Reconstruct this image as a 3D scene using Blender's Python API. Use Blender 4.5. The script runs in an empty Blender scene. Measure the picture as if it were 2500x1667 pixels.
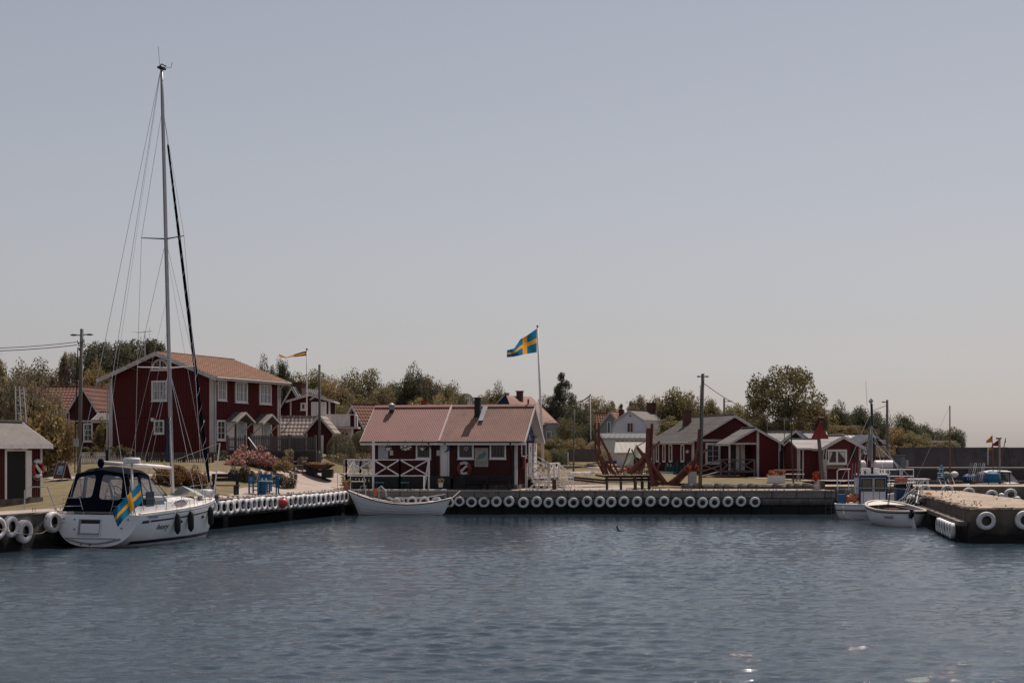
import bpy, math, random
import numpy as np
from mathutils import Vector, Matrix
from math import radians, sin, cos, pi
SC = bpy.context.scene
COL = SC.collection
R = random.Random(7)

# ---------------------------------------------------------------- camera, sky, sun, exposure
F, EYE, YH = 3472.0, 4.0, 1092.0          # focal length in photo pixels, eye height, horizon row
cam = bpy.data.cameras.new('camera')
cam.sensor_width = 36.0
cam.lens = 36.0 * F / 2500.0
cam.shift_y = (YH - 833.5) / 2500.0
cam.clip_end = 6000
camo = bpy.data.objects.new('camera', cam)
COL.objects.link(camo)
camo.location = (0, 0, EYE)
camo.rotation_euler = (radians(90), 0, 0)
SC.camera = camo

SUN_AZ, SUN_EL = radians(27.5), radians(57)   # azimuth clockwise from +Y
world = bpy.data.worlds.new('World')
SC.world = world
world.use_nodes = True
wn, wl = world.node_tree.nodes, world.node_tree.links
wn.clear()
sky = wn.new('ShaderNodeTexSky'); sky.sky_type = 'NISHITA'; sky.sun_disc = False
sky.sun_elevation = SUN_EL; sky.sun_rotation = SUN_AZ
sky.altitude = 0; sky.air_density = 1.0; sky.dust_density = 1.4; sky.ozone_density = 1.5
hsv = wn.new('ShaderNodeHueSaturation'); hsv.inputs['Saturation'].default_value = 0.42
gam = wn.new('ShaderNodeGamma'); gam.inputs['Gamma'].default_value = 0.62
tint = wn.new('ShaderNodeMix'); tint.data_type = 'RGBA'; tint.blend_type = 'MULTIPLY'
tint.inputs[0].default_value = 1.0
tco = wn.new('ShaderNodeTexCoord'); sxy = wn.new('ShaderNodeSeparateXYZ'); rmp = wn.new('ShaderNodeValToRGB')
wl.new(tco.outputs['Generated'], sxy.inputs[0]); wl.new(sxy.outputs[2], rmp.inputs[0])     # haze: warm low down, cooler higher up
for i_, (p_, c_) in enumerate(((0.0, (1.05, .965, .965)), (.08, (1.0, .955, .965)), (.20, (.91, .915, .965)), (.34, (.82, .84, .925)), (1.0, (.82, .85, .93)))):
    e_ = rmp.color_ramp.elements[i_] if i_ < 2 else rmp.color_ramp.elements.new(p_)
    e_.position = p_; e_.color = (*c_, 1)
wl.new(rmp.outputs[0], tint.inputs[7])
bg = wn.new('ShaderNodeBackground'); bg.inputs['Strength'].default_value = 0.105
wo = wn.new('ShaderNodeOutputWorld')
wl.new(sky.outputs[0], hsv.inputs['Color']); wl.new(hsv.outputs[0], gam.inputs['Color'])
wl.new(gam.outputs[0], tint.inputs[6]); wl.new(tint.outputs[2], bg.inputs['Color'])
wl.new(bg.outputs[0], wo.inputs[0])

sl = bpy.data.lights.new('sun', 'SUN'); sl.energy = 3.4; sl.angle = radians(0.53); sl.color = (1.0, 0.90, 0.80)
so = bpy.data.objects.new('sun', sl); COL.objects.link(so)
sv = Vector((sin(SUN_AZ) * cos(SUN_EL), cos(SUN_AZ) * cos(SUN_EL), sin(SUN_EL)))
so.rotation_euler = sv.to_track_quat('Z', 'Y').to_euler()
so.location = (20, 40, 60)
SC.view_settings.view_transform = 'Standard'
SC.view_settings.look = 'None'
SC.view_settings.gamma = 1
SC.view_settings.exposure = 0.60
SC.view_settings.use_curve_mapping = False
SC.render.engine = 'CYCLES'
SC.cycles.max_bounces = 6
SC.cycles.transparent_max_bounces = 12
SC.cycles.use_denoising = True

# ---------------------------------------------------------------- pixel to place
def P(px, py, Y):
    return Vector(((px - 1250) * Y / F, Y, EYE - (py - YH) * Y / F))
def quayx(Y):                                   # the slanting left quay edge
    return -9.7 - 0.3133 * (86 - Y)
def ss(t):
    t = min(1, max(0, t)); return t * t * (3 - 2 * t)
def gz(x, y):
    D = y - (86 - (-9.7 - x) / 0.3133) if x < -9.7 else y - 86
    if D < 0: return 1.4
    zl = 0.068 * max(0, min(y, 94) - 62) * ss(D / 25)
    zc = min(0.02 * max(0, y - 88), 1.2)
    m = ss((x + 12) / 14)
    return 1.4 + zl * (1 - m) + zc * m
def G(px, py):                                  # where the ray through a photo pixel meets the ground
    Y = 50.0
    while Y < 230:
        p = P(px, py, Y)
        if p.z <= gz(p.x, Y): break
        Y += 0.1
    return Vector((p.x, Y, gz(p.x, Y)))
def GY(px, Y):                                  # ground point on a photo column at depth Y
    x = (px - 1250) * Y / F
    return Vector((x, Y, gz(x, Y)))

# ---------------------------------------------------------------- materials
MATS = {}
def mat(name, c, rough=0.7, c2=None, scale=3.0, amt=0.5, bump=0.0, bscale=20.0, metal=0.0, spec=0.4, stretch=None, contrast=0.25, extra=None):
    if name in MATS: return MATS[name]
    if c is None: raise KeyError(name)
    m = bpy.data.materials.new(name); m.use_nodes = True; MATS[name] = m
    n, l = m.node_tree.nodes, m.node_tree.links
    b = n['Principled BSDF']
    b.inputs['Roughness'].default_value = rough
    b.inputs['Metallic'].default_value = metal
    b.inputs['Specular IOR Level'].default_value = spec
    if c2 is None: c2 = tuple(v * 0.72 for v in c)
    tc = n.new('ShaderNodeTexCoord'); mp = n.new('ShaderNodeMapping')
    mp.inputs['Scale'].default_value = stretch or (1, 1, 1)
    oi = n.new('ShaderNodeObjectInfo'); va = n.new('ShaderNodeVectorMath'); va.operation = 'ADD'
    sc = n.new('ShaderNodeVectorMath'); sc.operation = 'SCALE'; sc.inputs[3].default_value = 1.0
    cb = n.new('ShaderNodeCombineXYZ'); mu = n.new('ShaderNodeMath'); mu.operation = 'MULTIPLY'; mu.inputs[1].default_value = 37.0
    l.new(oi.outputs['Random'], mu.inputs[0]); l.new(mu.outputs[0], cb.inputs[0]); l.new(mu.outputs[0], cb.inputs[2])
    l.new(tc.outputs['Object'], va.inputs[0]); l.new(cb.outputs[0], va.inputs[1]); l.new(va.outputs[0], mp.inputs['Vector'])
    nz = n.new('ShaderNodeTexNoise'); nz.inputs['Scale'].default_value = scale; nz.inputs['Detail'].default_value = 6
    nz.inputs['Roughness'].default_value = 0.65
    l.new(mp.outputs[0], nz.inputs['Vector'])
    cr = n.new('ShaderNodeValToRGB')
    cr.color_ramp.elements[0].position = 0.5 - contrast; cr.color_ramp.elements[1].position = 0.5 + contrast
    cr.color_ramp.elements[0].color = (*c2, 1); cr.color_ramp.elements[1].color = (*c, 1)
    l.new(nz.outputs['Fac'], cr.inputs['Fac'])
    out = cr.outputs['Color']
    # faint large-scale weathering so that no surface is flat
    n2 = n.new('ShaderNodeTexNoise'); n2.inputs['Scale'].default_value = 0.6; n2.inputs['Detail'].default_value = 3
    l.new(va.outputs[0], n2.inputs['Vector'])
    mr = n.new('ShaderNodeMapRange'); mr.inputs[3].default_value = 1 - 0.3 * amt; mr.inputs[4].default_value = 1 + 0.3 * amt
    l.new(n2.outputs['Fac'], mr.inputs[0])
    hv = n.new('ShaderNodeHueSaturation'); l.new(mr.outputs[0], hv.inputs['Value']); l.new(out, hv.inputs['Color'])
    out = hv.outputs[0]
    if extra: out = extra(n, l, out, tc)
    l.new(out, b.inputs['Base Color'])
    if bump:
        n3 = n.new('ShaderNodeTexNoise'); n3.inputs['Scale'].default_value = bscale; n3.inputs['Detail'].default_value = 4
        l.new(mp.outputs[0], n3.inputs['Vector'])
        bp = n.new('ShaderNodeBump'); bp.inputs['Strength'].default_value = min(1, bump); bp.inputs['Distance'].default_value = 0.03
        l.new(n3.outputs['Fac'], bp.inputs['Height']); l.new(bp.outputs[0], b.inputs['Normal'])
    return m

def algae(z0, z1, col):
    def f(n, l, out, tc):
        g = n.new('ShaderNodeNewGeometry'); sx = n.new('ShaderNodeSeparateXYZ'); l.new(g.outputs['Position'], sx.inputs[0])
        nz = n.new('ShaderNodeTexNoise'); nz.inputs['Scale'].default_value = 1.5; nz.inputs['Detail'].default_value = 5
        l.new(g.outputs['Position'], nz.inputs['Vector'])
        ad = n.new('ShaderNodeMath'); ad.operation = 'MULTIPLY_ADD'; ad.inputs[1].default_value = 0.5
        l.new(nz.outputs['Fac'], ad.inputs[0]); l.new(sx.outputs[2], ad.inputs[2])
        mr = n.new('ShaderNodeMapRange'); mr.inputs[1].default_value = z0 + .25; mr.inputs[2].default_value = z1 + .25
        l.new(ad.outputs[0], mr.inputs[0])
        mx = n.new('ShaderNodeMix'); mx.data_type = 'RGBA'
        l.new(mr.outputs[0], mx.inputs[0]); mx.inputs[6].default_value = (*col, 1); l.new(out, mx.inputs[7])
        return mx.outputs[2]
    return f
def spots(col, scale, thr, w=0.05, stretch=(1, 1, 1)):
    def f(n, l, out, tc):
        g = n.new('ShaderNodeNewGeometry'); mp = n.new('ShaderNodeMapping'); mp.inputs['Scale'].default_value = stretch
        l.new(g.outputs['Position'], mp.inputs['Vector'])
        nz = n.new('ShaderNodeTexNoise'); nz.inputs['Scale'].default_value = scale; nz.inputs['Detail'].default_value = 7
        nz.inputs['Roughness'].default_value = .7
        l.new(mp.outputs[0], nz.inputs['Vector'])
        mr = n.new('ShaderNodeMapRange'); mr.inputs[1].default_value = thr; mr.inputs[2].default_value = thr + w
        l.new(nz.outputs['Fac'], mr.inputs[0])
        mx = n.new('ShaderNodeMix'); mx.data_type = 'RGBA'
        l.new(mr.outputs[0], mx.inputs[0]); mx.inputs[7].default_value = (*col, 1); l.new(out, mx.inputs[6])
        return mx.outputs[2]
    return f

WHITE = mat('white_paint', (.76, .72, .71), .55, (.66, .62, .60), 2.5, .5)
OLDWHITE = mat('weathered_white', (.62, .58, .57), .75, (.42, .38, .37), 4, .8, stretch=(1, 1, .3))
RED = mat('falu_red', (.122, .026, .026), .92, (.085, .019, .020), 2.0, 1.0, stretch=(6, 6, .4), spec=.15)
REDB = mat('old_falu_red', (.120, .032, .029), .95, (.07, .022, .021), 2.5, 1.0, stretch=(6, 6, .3), spec=.1)
REDD = mat('dark_red_boards', (.090, .030, .030), .95, (.055, .021, .021), 2.5, 1.0, stretch=(6, 6, .3), spec=.1)
GLASS = mat('window_glass', (.03, .032, .036), .06, (.015, .016, .018), 1.5, .4, spec=.7)
CURTAIN = mat('curtained_glass', (.42, .42, .44), .18, (.32, .32, .34), 3, .3, stretch=(8, 8, .5), spec=.6)
TILE = mat('clay_tile', (.255, .125, .074), .85, (.17, .082, .052), 3.0, .8)
TILED = mat('dark_clay_tile', (.20, .085, .06), .9, (.13, .06, .045), 3.0, .9)
TILEG = mat('pale_roof_tile', (.34, .29, .26), .85, (.25, .20, .18), 4, .7)
HUTL = mat('red_roof_sheet', (.255, .108, .095), .72, (.20, .088, .078), 3, .5)
HUTR = mat('faded_roof_sheet', (.25, .132, .105), .8, (.17, .092, .074), 3, 1.1, extra=spots((.10, .055, .04), 5, .66, .05, (3, 3, 1)))
FELT = mat('roofing_felt', (.13, .115, .11), .95, (.09, .08, .078), 5, .8)
ETERNIT = mat('grey_roof_sheet', (.17, .15, .14), .92, (.11, .095, .09), 4, .9, extra=spots((.09, .05, .035), 3, .62, .1))
METALR = mat('grey_metal_roof', (.28, .29, .31), .5, (.22, .23, .25), 3, .5)
DARKR = mat('dark_metal_roof', (.035, .037, .045), .6)
BROWNR = mat('brown_roof', (.25, .14, .11), .85, (.19, .10, .085), 3, .5)
BLACK = mat('black_paint', (.012, .012, .014), .6)
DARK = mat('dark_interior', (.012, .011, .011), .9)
GREYW = mat('weathered_wood', (.16, .135, .125), .9, (.09, .075, .07), 3, .9, stretch=(5, 5, .4))
BROWNW = mat('brown_stained_wood', (.07, .05, .045), .8, (.04, .028, .026), 3, .8, stretch=(5, 5, .4))
DARKW = mat('dark_stained_wood', (.022, .022, .024), .8, (.012, .012, .013), 3, .8)
TAR = mat('oiled_red_timber', (.17, .058, .042), .8, (.095, .036, .028), 3, .8, bump=.3)
POLE = mat('pole_wood', (.17, .15, .135), .9, (.10, .088, .08), 3, .7, stretch=(5, 5, .3))
BRICK = mat('red_brick', (.12, .050, .042), .9, (.07, .032, .028), 9, .8)
STONE = mat('quay_granite', (.24, .215, .195), .9, (.13, .115, .105), 3, 1, bump=.5, bscale=9, extra=algae(.45, .95, (.012, .012, .011)))
CAP = mat('quay_cap_concrete', (.36, .31, .275), .95, (.25, .215, .19), 6, .8, bump=.3)
CONC = mat('stained_concrete', (.15, .13, .115), .95, (.06, .05, .045), 1.6, 1.2, bump=.6, bscale=6, contrast=.15, extra=algae(.35, .9, (.010, .010, .009)))
PIERC = mat('pier_concrete', (.20, .16, .125), .95, (.075, .060, .048), 1.6, 1.2, bump=.5, bscale=6, extra=algae(.3, .8, (.012, .011, .010)))
BREAK = mat('breakwater_concrete', (.095, .078, .078), .95, (.055, .045, .047), 1.4, 1.0, bump=.3, stretch=(1, 1, .5), extra=spots((.045, .038, .038), 1.2, .55, .1, (1, 1, .3)))
RUBBER = mat('white_painted_rubber', (.72, .69, .69), .6, (.52, .49, .48), 3, 1.3, extra=spots((.12, .10, .09), 2.8, .63, .03))
BLACKR = mat('black_rubber', (.012, .012, .012), .6)
GEL = mat('white_gelcoat', (.80, .79, .80), .22, (.74, .73, .74), 1.2, .3, spec=.5)
NAVY = mat('navy_canvas', (.006, .008, .017), .95, (.004, .006, .012), 5, .6, bump=.4, bscale=5, spec=.05)
NAVYP = mat('navy_paint', (.010, .022, .05), .4)
BLUEP = mat('blue_paint', (.012, .05, .16), .5)
BLUEC = mat('blue_chair_paint', (.01, .12, .26), .5)
TARPB = mat('blue_tarp', (.01, .045, .13), .55, (.006, .03, .09), 5, .5, bump=.8, bscale=5)
TARPT = mat('teal_tarp', (.02, .13, .22), .7, (.012, .09, .16), 5, .5, bump=.8, bscale=6)
STEEL = mat('stainless_steel', (.55, .55, .57), .25, metal=.9)
ALU = mat('mast_aluminium', (.50, .47, .47), .35, (.45, .42, .42), 2, .3, metal=.35)
GREYP = mat('grey_paint', (.10, .115, .14), .6)
GREYL = mat('light_grey_paint', (.35, .35, .36), .6)
ROPE = mat('pale_rope', (.40, .34, .27), .9)
REDP = mat('red_paint', (.36, .02, .02), .5)
SIGNR = mat('beacon_red', (.30, .018, .018), .6, (.22, .014, .014), 4, .6)
ORANGE = mat('orange_plastic', (.62, .13, .05), .5)
YELLOW = mat('yellow_cloth', (.62, .30, .04), .8)
TERRA = mat('terracotta', (.35, .13, .08), .85)
RUST = mat('rusty_steel', (.13, .06, .042), .85, (.07, .032, .025), 3, .9)
PAPER = mat('paper', (.62, .60, .58), .8)
INK = mat('dark_ink', (.03, .03, .04), .7)
SKINNET = mat('grey_net', (.30, .29, .28), .9, (.12, .11, .11), 9, 1)

# ---------------------------------------------------------------- mesh building
class MB:
    def __init__(s): s.v = []; s.f = []; s.mi = []; s.ms = []
    def _m(s, m):
        if m is None: return 0
        if m not in s.ms: s.ms.append(m)
        return s.ms.index(m)
    def add(s, vs, fs, m=None):
        o = len(s.v); s.v += [tuple(v) for v in vs]; i = s._m(m)
        s.f += [tuple(a + o for a in f) for f in fs]; s.mi += [i] * len(fs); return s
    def box(s, c, d, m=None, rz=0, taper=1):
        x, y, z = d[0] / 2, d[1] / 2, d[2] / 2; vs = []
        for k, (a, b, e) in enumerate(((-x, -y, -z), (x, -y, -z), (x, y, -z), (-x, y, -z), (-x, -y, z), (x, -y, z), (x, y, z), (-x, y, z))):
            if k > 3: a *= taper; b *= taper
            vs.append((c[0] + a * cos(rz) - b * sin(rz), c[1] + a * sin(rz) + b * cos(rz), c[2] + e))
        return s.add(vs, ((0, 3, 2, 1), (4, 5, 6, 7), (0, 1, 5, 4), (1, 2, 6, 5), (2, 3, 7, 6), (3, 0, 4, 7)), m)
    def b2(s, x0, x1, y0, y1, z0, z1, m=None):
        return s.box(((x0 + x1) / 2, (y0 + y1) / 2, (z0 + z1) / 2), (x1 - x0, y1 - y0, z1 - z0), m)
    def bar(s, p, q, w, h=None, m=None, up=(0, 0, 1)):
        p, q = Vector(p), Vector(q); d = q - p
        if d.length < 1e-6: return s
        h = h or w; d.normalize(); u = Vector(up)
        if abs(d.dot(u)) > .98: u = Vector((0, 1, 0))
        a = d.cross(u).normalized(); b = a.cross(d).normalized(); vs = []
        for e in (p, q):
            for i, j in ((-1, -1), (1, -1), (1, 1), (-1, 1)): vs.append(e + a * (i * w / 2) + b * (j * h / 2))
        return s.add(vs, ((0, 1, 2, 3), (7, 6, 5, 4), (0, 4, 5, 1), (1, 5, 6, 2), (2, 6, 7, 3), (3, 7, 4, 0)), m)
    def tube(s, pts, r, n=6, m=None, cap=True, closed=False):
        pts = [Vector(p) for p in pts]; N = len(pts); rs = r if isinstance(r, (list, tuple)) else [r] * N
        vs = []; prev = None
        for i, p in enumerate(pts):
            if closed: d = pts[(i + 1) % N] - pts[i - 1]
            else: d = pts[min(i + 1, N - 1)] - pts[max(i - 1, 0)]
            d.normalize()
            if prev is None: a = d.orthogonal().normalized()
            else:
                a = prev - d * prev.dot(d)
                a = a.normalized() if a.length > 1e-5 else d.orthogonal().normalized()
            prev = a; b = d.cross(a)
            for k in range(n): t = 2 * pi * k / n; vs.append(p + (a * cos(t) + b * sin(t)) * rs[i])
        fs = []
        for i in range(N if closed else N - 1):
            j = (i + 1) % N
            for k in range(n): k2 = (k + 1) % n; fs.append((i * n + k, i * n + k2, j * n + k2, j * n + k))
        if cap and not closed: fs += [tuple(range(n))[::-1], tuple((N - 1) * n + k for k in range(n))]
        return s.add(vs, fs, m)
    def cyl(s, c, r, h, n=12, m=None, r2=None):
        c = Vector(c); return s.tube([c, c + Vector((0, 0, h))], [r, r if r2 is None else r2], n, m)
    def lathe(s, prof, n=16, c=(0, 0, 0), m=None, M=None):
        vs = []; k = len(prof)
        for i in range(n):
            t = 2 * pi * i / n
            for r, z in prof:
                v = Vector((r * cos(t), r * sin(t), z))
                if M: v = M @ v
                vs.append(v + Vector(c))
        fs = []
        for i in range(n):
            j = (i + 1) % n
            for a in range(k - 1): fs.append((i * k + a, j * k + a, j * k + a + 1, i * k + a + 1))
        return s.add(vs, fs, m)
    def ball(s, c, r, n=10, m=None, sz=1):
        return s.lathe([(max(1e-4, r * sin(pi * k / 6)), -r * sz * cos(pi * k / 6)) for k in range(7)], n, c, m)
    def loft(s, rings, m=None, close=False, capa=False, capb=False):
        n = len(rings[0]); vs = [v for r in rings for v in r]; fs = []
        for i in range(len(rings) - 1):
            for k in range(n if close else n - 1):
                k2 = (k + 1) % n; fs.append((i * n + k, i * n + k2, (i + 1) * n + k2, (i + 1) * n + k))
        if capa: fs.append(tuple(range(n))[::-1])
        if capb: fs.append(tuple((len(rings) - 1) * n + k for k in range(n)))
        return s.add(vs, fs, m)
    def prism(s, poly, a, b, axis='y', m=None):        # polygon (u,z) extruded along an axis
        n = len(poly); f = (lambda u, z, w: (u, w, z)) if axis == 'y' else (lambda u, z, w: (w, u, z))
        vs = [f(u, z, a) for u, z in poly] + [f(u, z, b) for u, z in poly]
        fs = [tuple(range(n)), tuple(range(2 * n - 1, n - 1, -1))] + [(i, (i + 1) % n + 0, (i + 1) % n + n, i + n) for i in range(n)]
        return s.add(vs, fs, m)
    def build(s, name, m=None, parent=None, smooth=False, loc=None, **kw):
        me = bpy.data.meshes.new(name); me.from_pydata(s.v, [], s.f)
        if m is not None and not s.ms: me.materials.append(m)
        elif s.ms:
            for q in s.ms: me.materials.append(q)
            me.polygons.foreach_set('material_index', s.mi)
        if smooth: me.polygons.foreach_set('use_smooth', [True] * len(me.polygons))
        me.update()
        return ob(name, me, parent, loc, **kw)
def ob(name, data, parent=None, loc=None, rot=None, scale=None, **kw):
    o = bpy.data.objects.new(name, data); COL.objects.link(o)
    if parent is not None: o.parent = parent
    if loc is not None: o.location = loc
    if rot is not None: o.rotation_euler = rot
    if scale is not None: o.scale = scale if isinstance(scale, (tuple, list)) else (scale,) * 3
    for k, v in kw.items(): o[k] = v
    return o
def thing(name, label, cat, loc=(0, 0, 0), rz=0, group=None):
    o = ob(name, None, None, loc, (0, 0, rz), label=label, category=cat)
    o.empty_display_size = .3
    if group: o['group'] = group
    return o
def tag(o, label, cat, group=None):
    o['label'] = label; o['category'] = cat
    if group: o['group'] = group
    return o
def dup(root, loc=None, rz=None, label=None, scale=None, group=None):
    def cp(o, par):
        c = o.copy(); COL.objects.link(c); c.parent = par
        for ch in kids.get(o.name, ()): cp(ch, c)
        return c
    kids = {}
    st = [root]
    while st:
        q = st.pop(); ks = list(q.children); kids[q.name] = ks; st += ks
    r = cp(root, None)
    if loc is not None: r.location = loc
    if rz is not None: r.rotation_euler = (0, 0, rz)
    if scale: r.scale = scale if isinstance(scale, tuple) else (scale,) * 3
    if label: r['label'] = label
    if group: r['group'] = group
    return r
def text(name, body, size, M, m, parent=None, shear=0, ext=.004, sx=1, align='CENTER'):
    c = bpy.data.curves.new(name, 'FONT'); c.body = body; c.size = size; c.extrude = ext; c.shear = shear
    c.align_x = align; c.align_y = 'CENTER'; c.materials.append(m)
    c.resolution_u = 2
    tmp = bpy.data.objects.new(name, c); COL.objects.link(tmp); bpy.context.view_layer.update()
    me = bpy.data.meshes.new_from_object(tmp.evaluated_get(bpy.context.evaluated_depsgraph_get())); bpy.data.objects.remove(tmp)
    o = ob(name, me, parent); o.matrix_local = M @ Matrix.Diagonal((sx, 1, 1, 1)); return o
def frame_matrix(o, x, y):                              # text frame: origin, right, up
    x = Vector(x).normalized(); y = Vector(y).normalized(); z = x.cross(y)
    return Matrix(((x.x, y.x, z.x, o[0]), (x.y, y.y, z.y, o[1]), (x.z, y.z, z.z, o[2]), (0, 0, 0, 1)))
# ---------------------------------------------------------------- ground, water, quays
GRASS = mat('dry_lawn', (.165, .118, .058), 1, (.105, .080, .038), 1.2, 1.0, bump=.6, bscale=14, contrast=.2, extra=spots((.085, .08, .035), 1.1, .52, .22))
GRAVEL = mat('trodden_gravel', (.36, .29, .25), 1, (.27, .22, .19), 2.5, .9, bump=.5, bscale=24)

def sheet(name, xs, ys, zf, m, keep=None):
    vs = [(x, y, zf(x, y)) for y in ys for x in xs]; n = len(xs); fs = []
    for j in range(len(ys) - 1):
        for i in range(n - 1):
            if keep and not keep((xs[i] + xs[i + 1]) / 2, (ys[j] + ys[j + 1]) / 2): continue
            fs.append((j * n + i, j * n + i + 1, (j + 1) * n + i + 1, (j + 1) * n + i))
    mb = MB(); mb.add(vs, fs); o = mb.build(name, m, smooth=True, kind='structure'); return o

# land outline: left quay line, centre quay, basin edge
def land_right(y):                      # east edge of the land behind the centre quay
    if y < 95: return 19.4 + (y - 86) * .12
    if y < 99.6: return 20.5
    if y < 131: return 26 + (y - 99.6) * .30
    return 37 + (y - 131) * .36 + 0.0
mb = MB()
for ys in (list(np.arange(46, 85.9, .8)) + [86.0], list(np.arange(86, 132, .8)) + list(np.arange(132, 200, 4)) + list(np.arange(200, 420, 30))):
    rows = []
    for y in ys:
        xl = -0.55 * y - 12
        xr = quayx(y) - .32 if ys[0] < 50 else min(land_right(y), 75) - .32 * (y < 99.6)
        t = [xl + (xr - xl) * k / 70 for k in range(71)]
        rows.append([(x, y + (.3 if y == 86 and ys[0] > 50 and x > -10.2 else 0), gz(x, y) - .012) for x in t])
    mb.loft(rows)
mb.build('ground', GRASS, smooth=True, kind='structure')

# gravel and paths follow the ground a finger above it
def path(name, pts, m=GRAVEL, dz=.016):
    pts = [Vector((p[0], p[1], 0)) for p in pts]
    c = sum(pts, Vector()) / len(pts); mb = MB()
    x0, x1 = min(p.x for p in pts), max(p.x for p in pts); y0, y1 = min(p.y for p in pts), max(p.y for p in pts)
    nx, ny = max(2, int((x1 - x0) / .45)), max(2, int((y1 - y0) / .45))
    def inside(x, y):
        r = False; j = len(pts) - 1
        for i in range(len(pts)):
            a, b = pts[i], pts[j]
            if (a.y > y) != (b.y > y) and x < (b.x - a.x) * (y - a.y) / (b.y - a.y) + a.x: r = not r
            j = i
        return r
    xs = [x0 + (x1 - x0) * i / nx for i in range(nx + 1)]; yy = [y0 + (y1 - y0) * i / ny for i in range(ny + 1)]
    return sheet(name, xs, yy, lambda x, y: gz(x, y) + dz, m, inside)
def qs(Y, off): return (quayx(Y) - off, Y)
# quay apron along the slanting quay as a strip
mb = MB(); rows = []
for i in range(81):
    y = 46 + 40.6 * i / 80; x0 = quayx(y) - .3
    w = 1.6 + .25 * sin(y * .9) + .9 * ss((y - 74) / 6)
    rows.append([(x0 - w * k / 6, y, gz(x0 - w * k / 6, y) + .018) for k in range(7)])
mb.loft(rows); mb.build('quay_path', GRAVEL, smooth=True, kind='structure')
a = [G(600, 1196), G(868, 1190), G(912, 1190), P(912, 1190, 89.5), P(905, 1160, 95), G(830, 1157), G(750, 1146), G(600, 1150), G(430, 1157), G(120, 1166), G(120, 1173), G(430, 1164), G(600, 1163), G(690, 1172), G(650, 1185)]
path('gravel_yard', a)
path('quay_apron', [(-9.9, 86.4), (19.0, 86.4), (19.2, 88.3), (14, 88.2), (9, 88.5), (8.2, 93.5), (-.5, 95), (-2, 92), (-9.9, 92)], dz=.02)
path('back_path', [GY(1380, 118), GY(1700, 112.2), GY(1950, 102), GY(2060, 100), GY(2060, 99), GY(1940, 100.6), GY(1700, 110.8), GY(1380, 116)], dz=.02)
path('lawn_path', [G(1340, 1130), G(1450, 1138), G(1560, 1141), G(1560, 1146), G(1450, 1143), G(1340, 1134)], dz=.02)

# water: one sheet with real ripples
def waves(X, Y):
    rs = np.random.RandomState(3); Z = np.zeros_like(X)
    for k in range(90):
        lam = 0.26 * (10 ** (rs.rand() ** 1.3 * .85)); th = rs.normal(0, .55) + 1.5
        kk = 2 * pi / lam; amp = .0030 * lam ** .5
        Z += amp * np.sin(kk * (X * cos(th) + Y * sin(th)) + rs.rand() * 6.28)
    calm = np.clip((85 - Y) / 24, .08, 1) * np.clip((X - (-9.7 - .3133 * (86 - Y))) / 7, .2, 1) * np.clip(np.abs(X - 22) / 3, .35, 1)
    patch = .75 + .45 * np.sin(X * .21 + Y * .13 + 1) * np.sin(Y * .17 - X * .08)
    return Z * calm * patch
yy = [20.0]
while yy[-1] < 87: yy.append(yy[-1] + .055 + .0022 * (yy[-1] - 20))
yy = np.array(yy); xx = np.arange(-30, 40.01, .135)
X, Y = np.meshgrid(xx, yy); Z = waves(X, Y)
V = np.stack([X, Y, Z], -1).reshape(-1, 3); nx, ny = len(xx), len(yy)
I = np.arange(nx * ny).reshape(ny, nx)
Q = np.stack([I[:-1, :-1], I[:-1, 1:], I[1:, 1:], I[1:, :-1]], -1).reshape(-1, 4)
me = bpy.data.meshes.new('water')
me.vertices.add(len(V)); me.vertices.foreach_set('co', V.ravel())
me.loops.add(Q.size); me.loops.foreach_set('vertex_index', Q.ravel().astype(np.int32))
me.polygons.add(len(Q)); me.polygons.foreach_set('loop_start', np.arange(0, Q.size, 4, dtype=np.int32))
me.polygons.foreach_set('use_smooth', np.ones(len(Q), bool)); me.update(calc_edges=True)
wm = bpy.data.materials.new('harbour_water'); wm.use_nodes = True
n, l = wm.node_tree.nodes, wm.node_tree.links; b = n['Principled BSDF']
b.inputs['Base Color'].default_value = (.024, .039, .054, 1); b.inputs['Roughness'].default_value = .045
b.inputs['IOR'].default_value = 1.33; b.inputs['Specular IOR Level'].default_value = .5
g = n.new('ShaderNodeNewGeometry'); mp = n.new('ShaderNodeMapping'); mp.inputs['Scale'].default_value = (.7, 1.7, 1)
l.new(g.outputs['Position'], mp.inputs['Vector'])
n1 = n.new('ShaderNodeTexNoise'); n1.inputs['Scale'].default_value = 5.5; n1.inputs['Detail'].default_value = 5; n1.inputs['Roughness'].default_value = .62; n1.inputs['Distortion'].default_value = .4
l.new(mp.outputs[0], n1.inputs['Vector'])
bp = n.new('ShaderNodeBump'); bp.inputs['Strength'].default_value = .8; bp.inputs['Distance'].default_value = .025
n4 = n.new('ShaderNodeTexNoise'); n4.inputs['Scale'].default_value = 19; n4.inputs['Detail'].default_value = 2; l.new(mp.outputs[0], n4.inputs['Vector'])
bq = n.new('ShaderNodeBump'); bq.inputs['Strength'].default_value = .8; bq.inputs['Distance'].default_value = .006; l.new(n4.outputs['Fac'], bq.inputs['Height']); l.new(bq.outputs[0], bp.inputs['Normal'])
sp = n.new('ShaderNodeSeparateXYZ'); l.new(g.outputs['Position'], sp.inputs[0])      # sheltered, smoother water close under the quays
def mrange(src, a, b_, c, d):
    q = n.new('ShaderNodeMapRange'); q.interpolation_type = 'SMOOTHSTEP'
    for i_, v_ in enumerate((a, b_, c, d)): q.inputs[i_ + 1].default_value = v_
    l.new(src, q.inputs[0]); return q.outputs[0]
lq_ = n.new('ShaderNodeMath'); lq_.operation = 'MULTIPLY_ADD'; lq_.inputs[1].default_value = -.3133; lq_.inputs[2].default_value = 9.7 + .3133 * 86; l.new(sp.outputs[1], lq_.inputs[0])
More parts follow.
